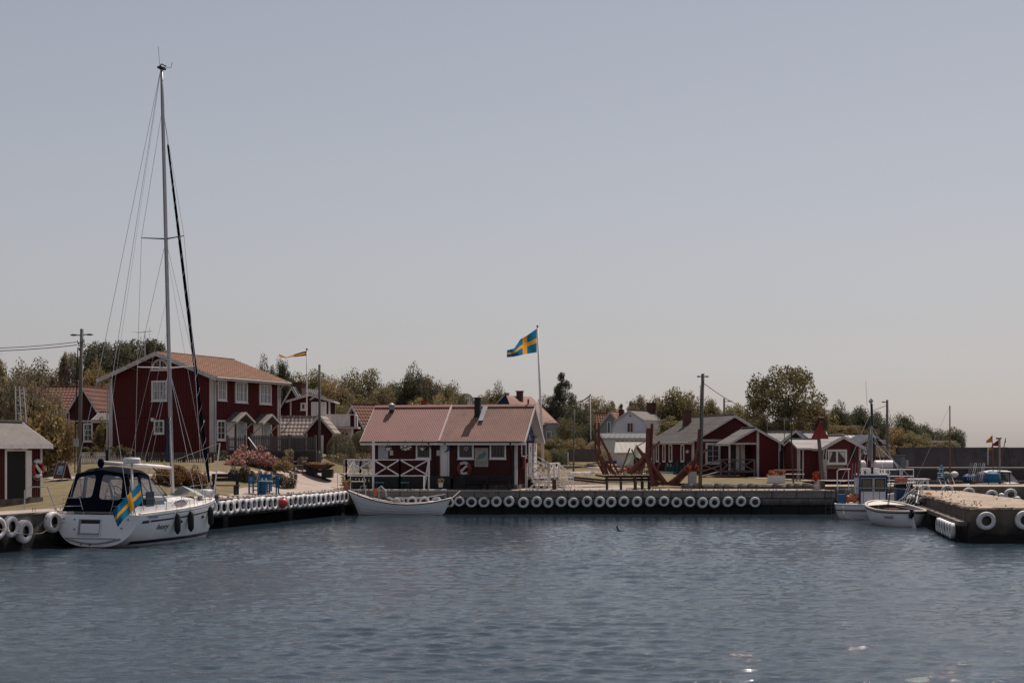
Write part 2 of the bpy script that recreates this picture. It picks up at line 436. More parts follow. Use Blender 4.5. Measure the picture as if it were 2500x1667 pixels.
ls_ = n.new('ShaderNodeMath'); ls_.operation = 'ADD'; l.new(lq_.outputs[0], ls_.inputs[0]); l.new(sp.outputs[0], ls_.inputs[1])   # metres out from the slanting quay
k1 = mrange(sp.outputs[1], 68, 85, 1, .16); k2 = mrange(ls_.outputs[0], 0, 8, .3, 1)
km = n.new('ShaderNodeMath'); km.operation = 'MULTIPLY'; l.new(k1, km.inputs[0]); l.new(k2, km.inputs[1])
for bb_, v_ in ((bp, .8), (bq, .8)):
    ks = n.new('ShaderNodeMath'); ks.operation = 'MULTIPLY'; ks.inputs[1].default_value = v_; l.new(km.outputs[0], ks.inputs[0]); l.new(ks.outputs[0], bb_.inputs['Strength'])
l.new(n1.outputs['Fac'], bp.inputs['Height']); l.new(bp.outputs[0], b.inputs['Normal'])
me.materials.append(wm)
ob('water', me, kind='structure')
far = MB()
far.add([(-1500, -60, 0), (-30, -60, 0), (-30, 87, 0), (-1500, 87, 0)], [(0, 1, 2, 3)])
far.add([(40, -60, 0), (3000, -60, 0), (3000, 87, 0), (40, 87, 0)], [(0, 1, 2, 3)])
far.add([(-30, -60, 0), (40, -60, 0), (40, 20, 0), (-30, 20, 0)], [(0, 1, 2, 3)])
far.add([(-1500, float(yy[-1]), 0), (3000, float(yy[-1]), 0), (3000, 3500, 0), (-1500, 3500, 0)], [(0, 1, 2, 3)])
far.build('sea', wm, kind='structure')

# centre quay: granite blocks in courses, each a part
quay = thing('quay_wall', 'straight grey granite block quay with white tyres along its face', 'quay', (0, 86, 0)); quay['kind'] = 'structure'
core = MB(); core.b2(-9.7, 19.5, .34, 1.2, -1.5, 1.36); core.b2(18.8, 19.5, .34, 9, -1.5, 1.36); core.build('quay_core', CONC, quay)
cap = MB()
x = -9.75; rr = random.Random(4)
for z0, z1, off, st in ((.93, 1.33, 0, 1), (.47, .90, .04, 2), (-.4, .44, .08, 2)):
    x = -9.75 + .3 * st
    while x < 19.5:
        w = rr.uniform(1.15, 1.75); x2 = min(x + w, 19.55)
        if x2 - x > .3:
            bm = MB(); yo = off * 0 + rr.uniform(-.02, .03)
            bm.box(((x + x2) / 2, .17 + yo, (z0 + z1) / 2), (x2 - x - .03, .36, z1 - z0 - .012))
            o = bm.build('stone_block', STONE, quay)
            bv = o.modifiers.new('b', 'BEVEL'); bv.width = .02; bv.segments = 1
        x = x2
x = -9.75
while x < 19.5:
    w = rr.uniform(2.2, 3.4); x2 = min(x + w, 19.55); bm = MB()
    bm.box(((x + x2) / 2, .22, 1.375 + rr.uniform(-.006, .006)), (x2 - x - .02, .52, .085)); bm.build('coping_stone', CAP, quay); x = x2

# slanting left quay: slab on posts, dark underneath; rough concrete wall at the near end
lq = thing('quay_deck', 'slanting concrete quay edge hung with a tight row of white tyres', 'quay', (0, 0, 0)); lq['kind'] = 'structure'
dirq = Vector((.3133, 1, 0)).normalized(); nq = Vector((dirq.y, -dirq.x, 0))     # nq points over the water
def LQ(Y, off=0, z=0):
    return Vector((quayx(Y), Y, z)) + nq * off
def strip(name, Y0, Y1, o0, o1, z0, z1, m, par, jit=0):
    mb = MB(); N = max(1, int((Y1 - Y0) / .5)); rings = []
    for i in range(N + 1):
        y = Y0 + (Y1 - Y0) * i / N; j = rr.uniform(-jit, jit)
        rings.append([LQ(y, o0, z0), LQ(y, o1 + j, z0), LQ(y, o1 + j * .5, z1), LQ(y, o0, z1)])
    mb.loft(rings, close=True, capa=True, capb=True); return mb.build(name, m, par)
strip('edge_beam', 60.3, 86.2, -1.0, 0, .55, 1.40, CONC, lq)
strip('edge_kerb', 60.3, 86.2, -.45, .03, 1.405, 1.47, CAP, lq)
strip('back_wall', 60.3, 86.6, -3, -1.6, -1.5, 1.3, DARK, lq)  # near-black colour carries the shade under the deck
for px in (553, 712, 840, 420):
    k = (px - 1250) / F; Yp = (-9.7 - .3133 * 86) / (k - .3133); q = LQ(Yp, -.3)
    mb = MB(); mb.box((q.x, q.y, -.45), (.5, .5, 2.0), rz=-.3); mb.build('support_post', CONC, lq)
nw = thing('quay_wall', 'rough stained concrete quay wall beside the sailboat stern', 'quay'); nw['kind'] = 'structure'
strip('wall_face', 44, 60.28, -1.2, 0, -1.5, 1.36, CONC, nw, .05)
strip('wall_cap', 44, 60.28, -.5, .04, 1.365, 1.43, CAP, nw, .03)

# right pier and the pier behind it
pg = mat('weedy_pier_top', (.43, .34, .275), 1, (.27, .205, .155), 3.2, 1.1, bump=1, bscale=14, contrast=.14, extra=spots((.15, .105, .06), 6, .535, .05))
def slab(name, label, poly, ztop, thick, mside, mtop):
    root = thing(name, label, 'pier', (poly[0][0], poly[0][1], 0)); root['kind'] = 'structure'
    o = Vector((poly[0][0], poly[0][1], 0)); mb = MB(); n = len(poly)
    vs = [Vector((x, y, ztop)) - o for x, y in poly] + [Vector((x, y, ztop - thick)) - o for x, y in poly]
    mb.add(vs, [tuple(range(n, 2 * n))[::-1]] + [(i, i + n, (i + 1) % n + n, (i + 1) % n) for i in range(n)])
    mb.build('pier_wall', mside, root)
    # top as a triangulated patch with uneven relief
    c = sum(vs[:n], Vector()) / n; mt = MB(); K = 14; V2 = []; 
    for i in range(n):
        a, b = vs[i], vs[(i + 1) % n]
        for s in range(K):
            for t in range(K):
                q = [(s / K, t / K), ((s + 1) / K, t / K), ((s + 1) / K, (t + 1) / K), (s / K, (t + 1) / K)]
                pts = []
                for u, v in q:
                    e = a.lerp(b, v); p = c.lerp(e, u); h = .03 * (1 - u ** 6) * (sin(p.x * 3.1 + p.y) * sin(p.y * 2.3) + .6)
                    pts.append((p.x, p.y, ztop + .004 + h))
                mt.add(pts, [(0, 1, 2, 3)])
    mt.build('pier_top', mtop, root, smooth=True)
    return root
pier1 = slab('concrete_pier', 'weedy concrete pier nearest on the right with tyres on its end', [(19.3, 59.9), (24.6, 59.9), (25.5, 70.8), (26.9, 85.3), (24.6, 86.9), (23.3, 82)], 1.4, 3, PIERC, pg)
pier2 = slab('concrete_pier', 'farther low concrete pier behind the weedy one with half hidden tyres', [(20.5, 95), (48, 94.4), (48, 99.2), (20.5, 99.6)], 1.4, 3, PIERC, pg)
# timber ledge along the near pier's left side
mb = MB(); a = Vector((19.3, 59.9, 0)); bb = Vector((23.3, 82, 0)); d = (bb - a).normalized(); nn = Vector((-d.y, d.x, 0))
for k in range(8):
    s0 = a + d * (.1 + k * 2.35) + nn * .28; s1 = a + d * (2.3 + k * 2.35) + nn * .28
    q = MB(); q.bar((s0.x - a.x, s0.y - a.y, .78), (s1.x - a.x, s1.y - a.y, .78), .36, .18); q.build('fender_beam', GREYW, pier1)
# broken edge stones along the pier rim
r = random.Random(17)
def rim(a, b_, n_):
    a, b_ = Vector(a), Vector(b_)
    for i in range(n_):
        p = a.lerp(b_, (i + .5) / n_) - Vector((19.3, 59.9, 0)); L_ = (b_ - a).length / n_; w_ = r.uniform(.35, .6); mb = MB(); h_ = r.uniform(.05, .12)
        mb.box((0, 0, 0), (L_ * r.uniform(.8, .97), w_, h_), rz=0, taper=.93); o = mb.build('edge_stone', pg, pier1, loc=(p.x, p.y, 1.40 + h_ * .3)); o.rotation_euler = (r.uniform(-.04, .04), r.uniform(-.03, .03), math.atan2((b_ - a).y, (b_ - a).x) + r.uniform(-.04, .04))
rim((19.45, 60.05, 0), (23.2, 81.8, 0), 22); rim((19.5, 60.1, 0), (24.4, 60.1, 0), 6)
# dry weeds on the pier and lawn edges
def tufts(name, pts, h, m, label, cat):
    mb = MB(); r = random.Random(len(pts))
    for p in pts:
        for k in range(5):
            a = r.uniform(0, 6.28); hh = h * r.uniform(.4, 1.2); dx, dy = cos(a) * hh * .5, sin(a) * hh * .5
            w = .03
            mb.add([(p[0] - w, p[1], p[2]), (p[0] + w, p[1], p[2]), (p[0] + dx, p[1] + dy, p[2] + hh)], [(0, 1, 2)])
    o = mb.build(name, m, kind='stuff'); tag(o, label, cat); return o
DRY = mat('dry_weeds', (.30, .22, .11), 1, (.22, .165, .075), 3, .8)
GRN = mat('green_weeds', (.07, .075, .03), 1, (.045, .05, .02), 3, .8)
r = random.Random(5); pts = []
for _ in range(70):
    u, v = r.random(), r.random(); y = 60.1 + 25 * v ** 1.2; xl = 19.3 + (y - 59.9) * .182; xr = 24.4 + (y - 60) * .1
    u = u ** 2
    pts.append((xl + .1 + (xr - xl - .2) * u, y, 1.42))
tufts('weeds', pts, .09, GRN, 'small olive weeds scattered thinly over the near pier top', 'weeds')
pts = [(r.uniform(-9.4, 19), 86.02 + r.uniform(0, .1), 1.40) for _ in range(120)] + [(quayx(y) - r.uniform(.0, .4), y, 1.45) for y in [r.uniform(58, 86) for _ in range(150)]]
tufts('weeds', pts, .10, DRY, 'small dry weeds rooted along the quay edges', 'weeds')

# rubble bank behind the right half of the quay
RUBBLE = mat('rubble_stone', (.20, .17, .155), .95, (.10, .085, .08), 2, 1, bump=.5)
rb = thing('stone_bank', 'low bank of rough stones behind the quay on the right', 'stone bank', (12, 89.4, 1.4)); rb['kind'] = 'structure'
x = -1.2
while x < 7.3:
    w = r.uniform(.35, .8); h = r.uniform(.2, .38); mb = MB()
    base = [(cos(t) * w * .52 * r.uniform(.85, 1.1), sin(t) * .3 * r.uniform(.85, 1.1)) for t in [i * pi / 4 for i in range(8)]]
    mb.loft([[(a, b, -.08) for a, b in base], [(a * .98, b, h * .6) for a, b in base], [(a * .7, b * .6, h) for a, b in base]], close=True, capb=True)
    mb.build('stone', RUBBLE, rb, loc=(x + w / 2, r.uniform(-.12, .1), 0)); x += w * .93
mb = MB(); mb.b2(-1.3, 7.4, .15, .5, -.1, .26); mb.build('earth_backing', GRASS, rb)

# breakwater wall far right
bw = thing('breakwater', 'long dark concrete breakwater wall closing the far basin', 'breakwater', (0, 131, 0)); bw['kind'] = 'structure'
for i in range(14):
    x0 = 36 + i * 5; mb = MB()
    mb.add([(x0, 0, 2.15), (x0 + 4.97, 0, 2.15), (x0 + 4.97, .9, 4.02), (x0, .9, 4.0), (x0, 2.5, 4.0), (x0 + 4.97, 2.5, 4.02), (x0, 2.5, 0), (x0 + 4.97, 2.5, 0)],
           [(0, 1, 2, 3), (3, 2, 5, 4), (4, 5, 7, 6), (0, 3, 4, 6), (1, 7, 5, 2)])
    mb.build('wall_panel', BREAK, bw)
mb = MB(); mb.b2(34, 106, -1.6, .4, -1.5, 2.05); mb.build('walkway', BREAK, bw)
mb = MB(); mb.b2(34, 106, -1.65, .4, 2.054, 2.2); mb.build('walkway_edge', CAP, bw)
mb = MB(); mb.b2(34, 106, -3.0, -1.66, -1.5, 1.0); mb.build('lower_ledge', PIERC, bw)
# ---------------------------------------------------------------- tyres along the quays
ORD = 'first second third fourth fifth sixth seventh eighth ninth tenth eleventh twelfth thirteenth fourteenth fifteenth sixteenth seventeenth eighteenth nineteenth twentieth twenty-first twenty-second twenty-third twenty-fourth twenty-fifth twenty-sixth twenty-seventh twenty-eighth'.split()
Mx = Matrix.Rotation(pi / 2, 4, 'X')
def tyre_mesh(hole, solid=False, seed=0):
    mb = MB(); R1, W = 1.0, .30
    prof = [(hole, .16), (hole, .26), (hole + .06, W), (.80, W + .02), (.93, W - .02), (R1, .17), (R1 + .005, 0), (R1, -.17), (.93, -W), (hole + .06, -W), (hole, -.2)]
    mb.lathe(prof, 28, m=RUBBER, M=Mx)
    mb.lathe([(hole, .16), (hole + .2, .1), (hole + .2, -.2), (hole, -.2)], 28, m=BLACKR, M=Mx)
    rr = random.Random(seed)
    if solid: mb.lathe([(.001, .1), (hole + .01, .1)], 20, m=BLACKR, M=Mx)
    # slight dents
    ph = rr.uniform(0, 6); mb.v = [(x * (1 + .03 * sin(2 * math.atan2(z, x) + ph)), y, z * (1 + .03 * sin(2 * math.atan2(z, x) + ph))) for x, y, z in mb.v]
    o = mb.build('tyre', None, smooth=True); return o
protos = [tyre_mesh(.53, seed=1), tyre_mesh(.50, seed=2), tyre_mesh(.57, seed=3)]
tmesh = [o.data for o in protos]
for o in protos: bpy.data.objects.remove(o)
def tyre(loc, r, rz, label, group, tilt=0, k=None, ry=0):
    o = ob('tyre', tmesh[k if k is not None else R.randrange(3)], None, loc, (tilt, ry + R.uniform(-.1, .1), rz), r)
    return tag(o, label, 'tyre', group)
cx = [949, 976, 1006, 1036, 1065, 1097, 1121.5, 1151, 1181.5, 1212, 1242.6, 1277.7, 1310, 1339, 1370, 1400, 1433, 1464, 1492, 1523, 1555, 1588, 1621, 1652, 1684, 1715, 1744, 1777, 1809, 1843]
for i, px in enumerate(cx):
    p = P(px, 1225 + R.uniform(-2, 2), 85.72)
    lab = (f'{ORD[i]} white tyre counted from the bow, half hidden behind the white rowboat' if i < 6 else
           f'{ORD[i-6]} white tyre to the right of the white rowboat on the centre quay')
    tyre(p, .315 + R.uniform(-.012, .02), R.uniform(-.05, .05), lab, 'tyres on the centre quay', k=0 if i < 6 else None)
lx = [517, 528, 543, 559, 574, 589, 602, 616, 628, 641, 655, 667, 680, 692, 705, 717, 729, 740, 751, 762, 773, 785, 797, 808, 820, 831, 841]
RQ = math.atan2(.954, .299)
for i, px in enumerate(lx):
    k = (px - 1250) / F; Y = (-9.7 - .3133 * 86 + .13) / (k - .3133)
    if px == 680: buoyY = Y
    tyre(LQ(Y, .16, 1.03 + R.uniform(-.03, .03)), .365 + R.uniform(-.01, .015), RQ + R.uniform(-.06, .06),
         f'{ORD[i]} white tyre counted from the sailboat bow along the slanting quay', 'tyres packed along the slanting quay', tilt=R.uniform(-.06, .06))
for i, (px, py, rr_, lab) in enumerate(((-8, 1289, .44, 'white tyre cut by the left edge of the picture'), (25, 1285, .42, 'scuffed white tyre with black marks near the left edge'),
                                   (58, 1297, .45, 'large white tyre with a rope hanging across it'), (128, 1274, .44, 'white tyre squeezed against the sailboat stern'))):
    k = (px - 1250) / F; Y = (-9.7 - .3133 * 86 + .16) / (k - .3133); p = P(px, py, Y)
    tyre(LQ(Y, .19, p.z), rr_, RQ, lab, 'big tyres at the near left quay')
o = MB().ball((0, 0, 0), .27, 14).lathe([(.05, .24), (.045, .34)], 8).build('buoy', mat('red_buoy', (.52, .07, .05), .45), loc=LQ(buoyY, .42, 1.02), smooth=True)
tag(o, 'round red buoy hanging in front of the white tyres', 'buoy')
o = MB().tube([LQ(52, .03, 1.42), LQ(53.6, .35, 1.0), LQ(54.6, .42, .75), LQ(55.6, .42, .6), LQ(56.4, .4, .62), LQ(57.3, .38, .9), LQ(58.2, .5, 1.05)], .018, 5).build('rope', ROPE)
tag(o, 'pale rope looping from the quay down to the sailboat stern', 'rope')
tyre(P(2407, 1271, 59.75), .39, 0, 'big white tyre on the end of the near weedy pier', 'tyres on the near pier', k=0)
tyre(P(2500, 1269, 59.72), .39, .05, 'white tyre with black scars cut by the right picture edge', 'tyres on the near pier', k=1)
rp = math.atan2(-22.1, 4.0)
for i in range(6):
    Y = 61.2 + i * .95; q = Vector((19.3 + (Y - 59.9) * .181 - .60, Y, .42))
    tyre(q, .34, radians(-97), f'{ORD[i]} worn white tyre from the pier corner, hung under its timber ledge', 'worn tyres under the pier ledge', tilt=0, ry=0)
for i, (px, py, k) in enumerate(((2256, 1193, 1), (2313, 1194, 1), (2365, 1200, 1), (2421, 1206, 1), (2467, 1203, 0))):
    lab = ('white tyre with open black hole on the farther pier' if i == 4 else f'{ORD[i]} half hidden white tyre from the left on the farther pier')
    tyre(P(px, py + 4, 94.6 - .25), .40 if i < 4 else .41, 0, lab, 'tyres on the farther pier', k=0)
for px, py, lab in ((2445, 1209, 'small white buoy left of the open black tyre hole, behind the pier'), (2484, 1217, 'small white buoy near the right edge behind the pier top')):
    o = MB().ball((0, 0, 0), .2, 10, sz=.8).build('buoy', WHITE, loc=P(px, py, 90), smooth=True); tag(o, lab, 'buoy', 'white buoys behind the pier')

# ---------------------------------------------------------------- house builder
def patch(mb, a, b, c, d, kind, m=None):
    """roof skin: a,b at the eave (left,right seen from outside), c,d at the ridge (right,left)"""
    a, b, c, d = map(Vector, (a, b, c, d)); U = ((b - a).length + (c - d).length) / 2; V = (d - a).length
    nrm = (b - a).cross(d - a).normalized()
    def pt(u, v, h): return a.lerp(b, u).lerp(d.lerp(c, u), v) + nrm * h
    if kind in ('pantile', 'smalltile'):
        tw, tl = (.26, .36) if kind == 'pantile' else (.24, .32)
        nr = max(2, int(V / tl)); nc = max(2, int(U / tw)); wv = (0, .035, .05, .02)
        for r_ in range(nr):
            v0, v1 = r_ / nr - (.03 / V if r_ else 0), (r_ + 1) / nr; vs = []
            for j, (v, hh) in enumerate(((v0, -.01), (v0, .045), (v1, .01))):
                for i in range(nc * 4 + 1): vs.append(pt(i / (nc * 4), v, hh + wv[i % 4] * (1 if j else .3)))
            w = nc * 4 + 1
            mb.add(vs, [(k * w + i, k * w + i + 1, (k + 1) * w + i + 1, (k + 1) * w + i) for k in range(2) for i in range(w - 1)], m)
    elif kind == 'corr' or kind == 'bigcorr':
        p_ = .115 if kind == 'corr' else .18; nc = int(U / p_); w = nc * 4 + 1; wv = (0, .016, .026, .012) if kind == 'corr' else (0, .03, .045, .02)
        rows_ = (0, .5, 1) if kind == 'corr' else (0, .33, .33, .66, .66, 1)
        vs = []
        for j, v in enumerate(rows_):
            st = .012 * (j % 2 == 0 and kind != 'corr')
            for i in range(w): vs.append(pt(i / (w - 1), v, .01 + st + wv[i % 4]))
        mb.add(vs, [(k * w + i, k * w + i + 1, (k + 1) * w + i + 1, (k + 1) * w + i) for k in range(len(rows_) - 1) for i in range(w - 1)], m)
        mb.add([pt(i / (w - 1), 0, h) for h in (-.03, None) for i in range(w)] if False else [pt(0, 0, -.02), pt(1, 0, -.02), pt(1, 0, .012), pt(0, 0, .012)], [(0, 1, 2, 3)], m)
    elif kind == 'seam':
        mb.add([pt(0, 0, .01), pt(1, 0, .01), pt(1, 1, .01), pt(0, 1, .01)], [(0, 1, 2, 3)], m)
        nc = max(2, int(U / .5))
        for i in range(nc + 1):
            u = min(.998, max(.002, i / nc)); mb.bar(pt(u, 0, .03), pt(u, 1, .03), .035, .05, m, up=nrm)
    else:
        nr = max(1, int(V / 1.0))
        for r_ in range(nr):
            mb.add([pt(0, r_ / nr, .022), pt(1, r_ / nr, .022), pt(1, (r_ + 1) / nr, .008), pt(0, (r_ + 1) / nr, .008)], [(0, 1, 2, 3)], m)

class House:
    def __init__(s, name, label, cat, px, Y, rz, W, D, h, base=None, group=None, ztop=None, anchor='L'):
        """anchor: which front corner sits on photo column px at depth Y; ztop: eave row there"""
        rz = radians(rz); s.rz = rz
        fx, fy = Vector((cos(rz), sin(rz), 0)), Vector((-sin(rz), cos(rz), 0))
        O = Vector(((px - 1250) * Y / F, Y, 0))
        if anchor == 'R': O = O - fx * W
        z0 = P(0, base, Y).z if base else gz(O.x, O.y)
        O.z = z0; s.O = O; s.W, s.D = W, D; s.fx, s.fy = fx, fy
        s.h = (P(0, ztop, Y).z - z0) if ztop else h
        s.root = thing(name, label, cat, O, rz, group)
        s.faces = {'f': (O, fx, 0), 'r': (O + fx * W, fy, 0), 'l': (O + fy * D, -fy, 0)}
    def loc(s, face, u, o, z):
        return {'f': (u, -o, z), 'r': (s.W + o, u, z), 'l': (-o, s.D - u, z)}[face]
    def uz(s, face, px, py, out=0):
        O, d, _ = s.faces[face]; n = Vector((d.y, -d.x, 0)); O = O + n * out
        k = (px - 1250) / F; u = (k * O.y - O.x) / (d.x - k * d.y); Y = O.y + u * d.y
        return u, EYE - (py - YH) * Y / F - s.O.z
    def rect(s, face, x0, y0, x1, y1, out=0):
        a = s.uz(face, x0, y0, out); b_ = s.uz(face, x1, y1, out)
        xm = (x0 + x1) / 2; zt = s.uz(face, xm, y0, out)[1]; zb = s.uz(face, xm, y1, out)[1]
        return a[0], zb, b_[0], zt
    def fbox(s, mb, face, u0, u1, o0, o1, z0, z1, m=None):
        p, q = s.loc(face, u0, o0, z0), s.loc(face, u1, o1, z1)
        return mb.b2(min(p[0], q[0]), max(p[0], q[0]), min(p[1], q[1]), max(p[1], q[1]), z0, z1, m)
    def body(s, m, ridge='y', rise=1.5, plinth=.0, bat=.0, pm=None, batm=None, corners=True, cw=.12, drop=0, bottom=-1.2, horiz=False, gambrel=None):
        W, D, h = s.W, s.D, s.h; s.ridge, s.rise, s.gam = ridge, rise, gambrel
        mb = MB()
        if gambrel and ridge == 'y':
            gu, gzz = gambrel
            poly = [(0, bottom), (W, bottom), (W, h), (W - gu, h + gzz), (W / 2, h + rise), (gu, h + gzz), (0, h)]
        elif ridge == 'y': poly = [(0, bottom), (W, bottom), (W, h), (W / 2, h + rise), (0, h)]
        elif ridge == 'x': poly = [(0, bottom), (D, bottom), (D, h), (D / 2, h + rise), (0, h)]
        else: poly = [(0, bottom), (W, bottom), (W, h), (0, h)]
        if ridge == 'x': mb.prism(poly, 0, W, 'x')
        else: mb.prism(poly, 0, D, 'y')
        s.wall = mb.build('wall', m, s.root)
        def top(face, u):
            g = (face == 'f' and ridge == 'y') or (face in 'rl' and ridge == 'x')
            L = W if face == 'f' else D
            if not g: return h - .02
            if gambrel:
                gu, gzz = gambrel; e = min(u, L - u)
                return h + (gzz * e / gu if e < gu else gzz + (rise - gzz) * (e - gu) / (L / 2 - gu)) - .03
            return h + rise * (1 - abs(u - L / 2) / (L / 2)) - .03
        s.top = top
        if plinth:
            pb = MB()
            for f_, L in (('f', W), ('r', D), ('l', D)): s.fbox(pb, f_, -.05 if f_ == 'f' else 0, L + (.05 if f_ == 'f' else 0), .002, .05, bottom, plinth)
            pb.build('plinth', pm or CONC, s.root)
        if bat:
            bb_ = MB()
            for f_, L in (('f', W), ('r', D), ('l', D)):
                if horiz:
                    z = plinth + .06
                    while z < h - .03: s.fbox(bb_, f_, .06, L - .06, .0, .022, z, z + .03); z += bat
                else:
                    n_ = int(L / bat)
                    for i in range(1, n_): u = i * L / n_; s.fbox(bb_, f_, u - .025, u + .025, .0, .028, plinth, top(f_, u))
            bb_.build('wall_boards', batm or m, s.root, kind='stuff')
        if corners:
            for f_, u0 in (('f', -.02), ('f', W - cw), ('r', 0), ('r', D - cw), ('l', D - cw), ('l', 0)):
                cb_ = MB(); s.fbox(cb_, f_, u0, u0 + cw + .02 * (f_ == 'f'), .003, .04 if f_ == 'f' else .038, plinth, h - .02); cb_.build('corner_board', corners if corners is not True else OLDWHITE, s.root)
        return s
    def roof(s, kind, m, oe=.35, og=.35, th=.08, trim=None, under=None, fascia=True, ridgecap=True, gutter=False, sides=(0, 1), ogb=None, tw=.16):
        W, D, h, rise = s.W, s.D, s.h, s.rise; trim = trim or OLDWHITE
        along, span = (D, W) if s.ridge == 'y' else (W, D); ogb = og if ogb is None else ogb
        def T(a, c, z): return (c, a, z) if s.ridge == 'y' else (a, c, z)      # a along ridge, c across
        a0, a1 = -og, along + ogb
        if s.ridge == 'x': a0, a1 = -ogb, along + og
        prof = [(0, h), (span / 2, h + rise)]
        if s.gam: prof = [(0, h), (s.gam[0], h + s.gam[1]), (span / 2, h + rise)]
        sl0 = (prof[1][1] - prof[0][1]) / (prof[1][0] - prof[0][0])
        pts = [(-oe, h - oe * sl0)] + prof[1:]
        rf = MB(); sk = MB(); lift = th + .01
        for side in sides:
            X = (lambda c: c) if side == 0 else (lambda c: span - c)
            for (c0, z0), (c1, z1) in zip(pts[:-1], pts[1:]):
                e0, e1 = T(a0, X(c0), z0 + lift), T(a1, X(c0), z0 + lift)
                r0, r1 = T(a0, X(c1), z1 + lift), T(a1, X(c1), z1 + lift)
                flip = (side == 0) == (s.ridge == 'y')
                if flip: patch(rf, e1, e0, r0, r1, kind)
                else: patch(rf, e0, e1, r1, r0, kind)
                # deck board under the skin
                b_ = [T(a0, X(c0), z0 + .012), T(a1, X(c0), z0 + .012), T(a1, X(c1), z1 + .012), T(a0, X(c1), z1 + .012)]
                t_ = [(v[0], v[1], v[2] + th - .01) for v in b_]
                sk.add(b_ + t_, [(0, 1, 2, 3), (7, 6, 5, 4), (0, 4, 5, 1), (1, 5, 6, 2), (2, 6, 7, 3), (3, 7, 4, 0)])
            if fascia:
                fb = MB(); c0, z0 = pts[0]; q0, q1 = T(a0 + .01, X(c0 - .015), z0 + .0), T(a1 - .01, X(c0 - .015), z0 + .0)
                fb.bar(q0, q1, .03, tw); fb.build('fascia', trim, s.root)
            if gutter:
                gb = MB(); c0, z0 = pts[0]; gb.tube([T(a0, X(c0 - .08), z0 + .06), T(a1, X(c0 - .08), z0 + .06)], .055, 6); gb.build('gutter', trim if gutter is True else gutter, s.root)
        s.roofo = rf.build('roof', m, s.root); sk.build('soffit', under or trim, s.root)
        # bargeboards at both gable ends
        for a_ in (a0 - .012, a1 + .012):
            for side in sides:
                X = (lambda c: c) if side == 0 else (lambda c: span - c)
                for (c0, z0), (c1, z1) in zip(pts[:-1], pts[1:]):
                    g_ = MB(); vs = []
                    for dy in (-.014, .014):
                        vs += [T(a_ + dy, X(c0), z0 - tw * .75), T(a_ + dy, X(c1), z1 - tw * .75), T(a_ + dy, X(c1), z1 + th + .03), T(a_ + dy, X(c0), z0 + th + .03)]
                    g_.add(vs, [(0, 1, 2, 3), (7, 6, 5, 4), (0, 4, 5, 1), (1, 5, 6, 2), (2, 6, 7, 3), (3, 7, 4, 0)]); g_.build('bargeboard', trim, s.root)
        if ridgecap:
            rc = MB(); z = h + rise + lift + .02; n_ = max(2, int((a1 - a0) / .4))
            for i in range(n_): rc.bar(T(a0 + (a1 - a0) * i / n_, span / 2, z + .02), T(a0 + (a1 - a0) * (i + .93) / n_, span / 2, z + .035), .22, .09)
            rc.build('ridge_cap', m, s.root, kind='stuff')
        return s
    def window(s, face, rc, cols=2, rows=1, fm=None, gm=None, fw=.09, arch=False, sill=True, mw=.045, lab=None, bars=None):
        u0, z0, u1, z1 = s.rect(face, *rc) if len(rc) == 4 and rc[1] > 300 else rc
        fm = fm or WHITE; f_ = MB()
        s.fbox(f_, face, u0, u0 + fw, .0, .075, z0, z1); s.fbox(f_, face, u1 - fw, u1, .0, .075, z0, z1)
        s.fbox(f_, face, u0 + fw, u1 - fw, .0, .075, z1 - fw, z1); s.fbox(f_, face, u0 + fw, u1 - fw, .0, .075, z0, z0 + fw)
        if sill: s.fbox(f_, face, u0 - .04, u1 + .04, .0, .11, z0 - .05, z0 - .001)
        fo = f_.build('window', fm, s.root)
        if lab: fo['label'] = lab
        a0, a1, b0, b1 = u0 + fw, u1 - fw, z0 + fw, z1 - fw
        for i in range(cols):
            for j in range(rows):
                p0 = a0 + (a1 - a0) * i / cols; p1 = a0 + (a1 - a0) * (i + 1) / cols; q0 = b0 + (b1 - b0) * j / rows; q1 = b0 + (b1 - b0) * (j + 1) / rows
                pm_ = MB(); s.fbox(pm_, face, p0 + (mw / 2 if i else 0), p1 - (mw / 2 if i < cols - 1 else 0), .0, .022, q0 + (.015 if j else 0), q1 - (.015 if j < rows - 1 else 0))
                pm_.build('pane', gm or GLASS, fo)
        mu_ = MB()
        for i in range(1, cols): p0 = a0 + (a1 - a0) * i / cols; s.fbox(mu_, face, p0 - mw / 2, p0 + mw / 2, .0, .055, b0, b1)
        for j in range(1, rows): q0 = b0 + (b1 - b0) * j / rows; s.fbox(mu_, face, a0, a1, .0, .045, q0 - .015, q0 + .015)
        if mu_.v: mu_.build('glazing_bars', fm, fo)
        return fo
    def panel(s, name, face, rc, m, t=.04, o=.0, lab=None, frame=None, fw=.08):
        u0, z0, u1, z1 = s.rect(face, *rc) if rc[1] > 300 else rc
        mb = MB(); s.fbox(mb, face, u0, u1, o, o + t, z0, z1); q = mb.build(name, m, s.root)
        if lab: q['label'] = lab
        if frame:
            f_ = MB(); s.fbox(f_, face, u0 - fw, u0, 0, o + t + .03, z0, z1 + fw); s.fbox(f_, face, u1, u1 + fw, 0, o + t + .03, z0, z1 + fw); s.fbox(f_, face, u0, u1, 0, o + t + .03, z1, z1 + fw)
            f_.build('door_frame', frame, q)
        return q
    def chimney(s, u, v, w, d, z0, z1, m=None, cap=True, lab=None):
        mb = MB(); mb.b2(u - w / 2, u + w / 2, v - d / 2, v + d / 2, z0, z1); c = mb.build('chimney', m or BRICK, s.root)
        if cap: k = MB(); k.b2(u - w / 2 - .05, u + w / 2 + .05, v - d / 2 - .05, v + d / 2 + .05, z1, z1 + .08); k.build('chimney_cap', m or BRICK, c)
        if lab: c['label'] = lab
        return c
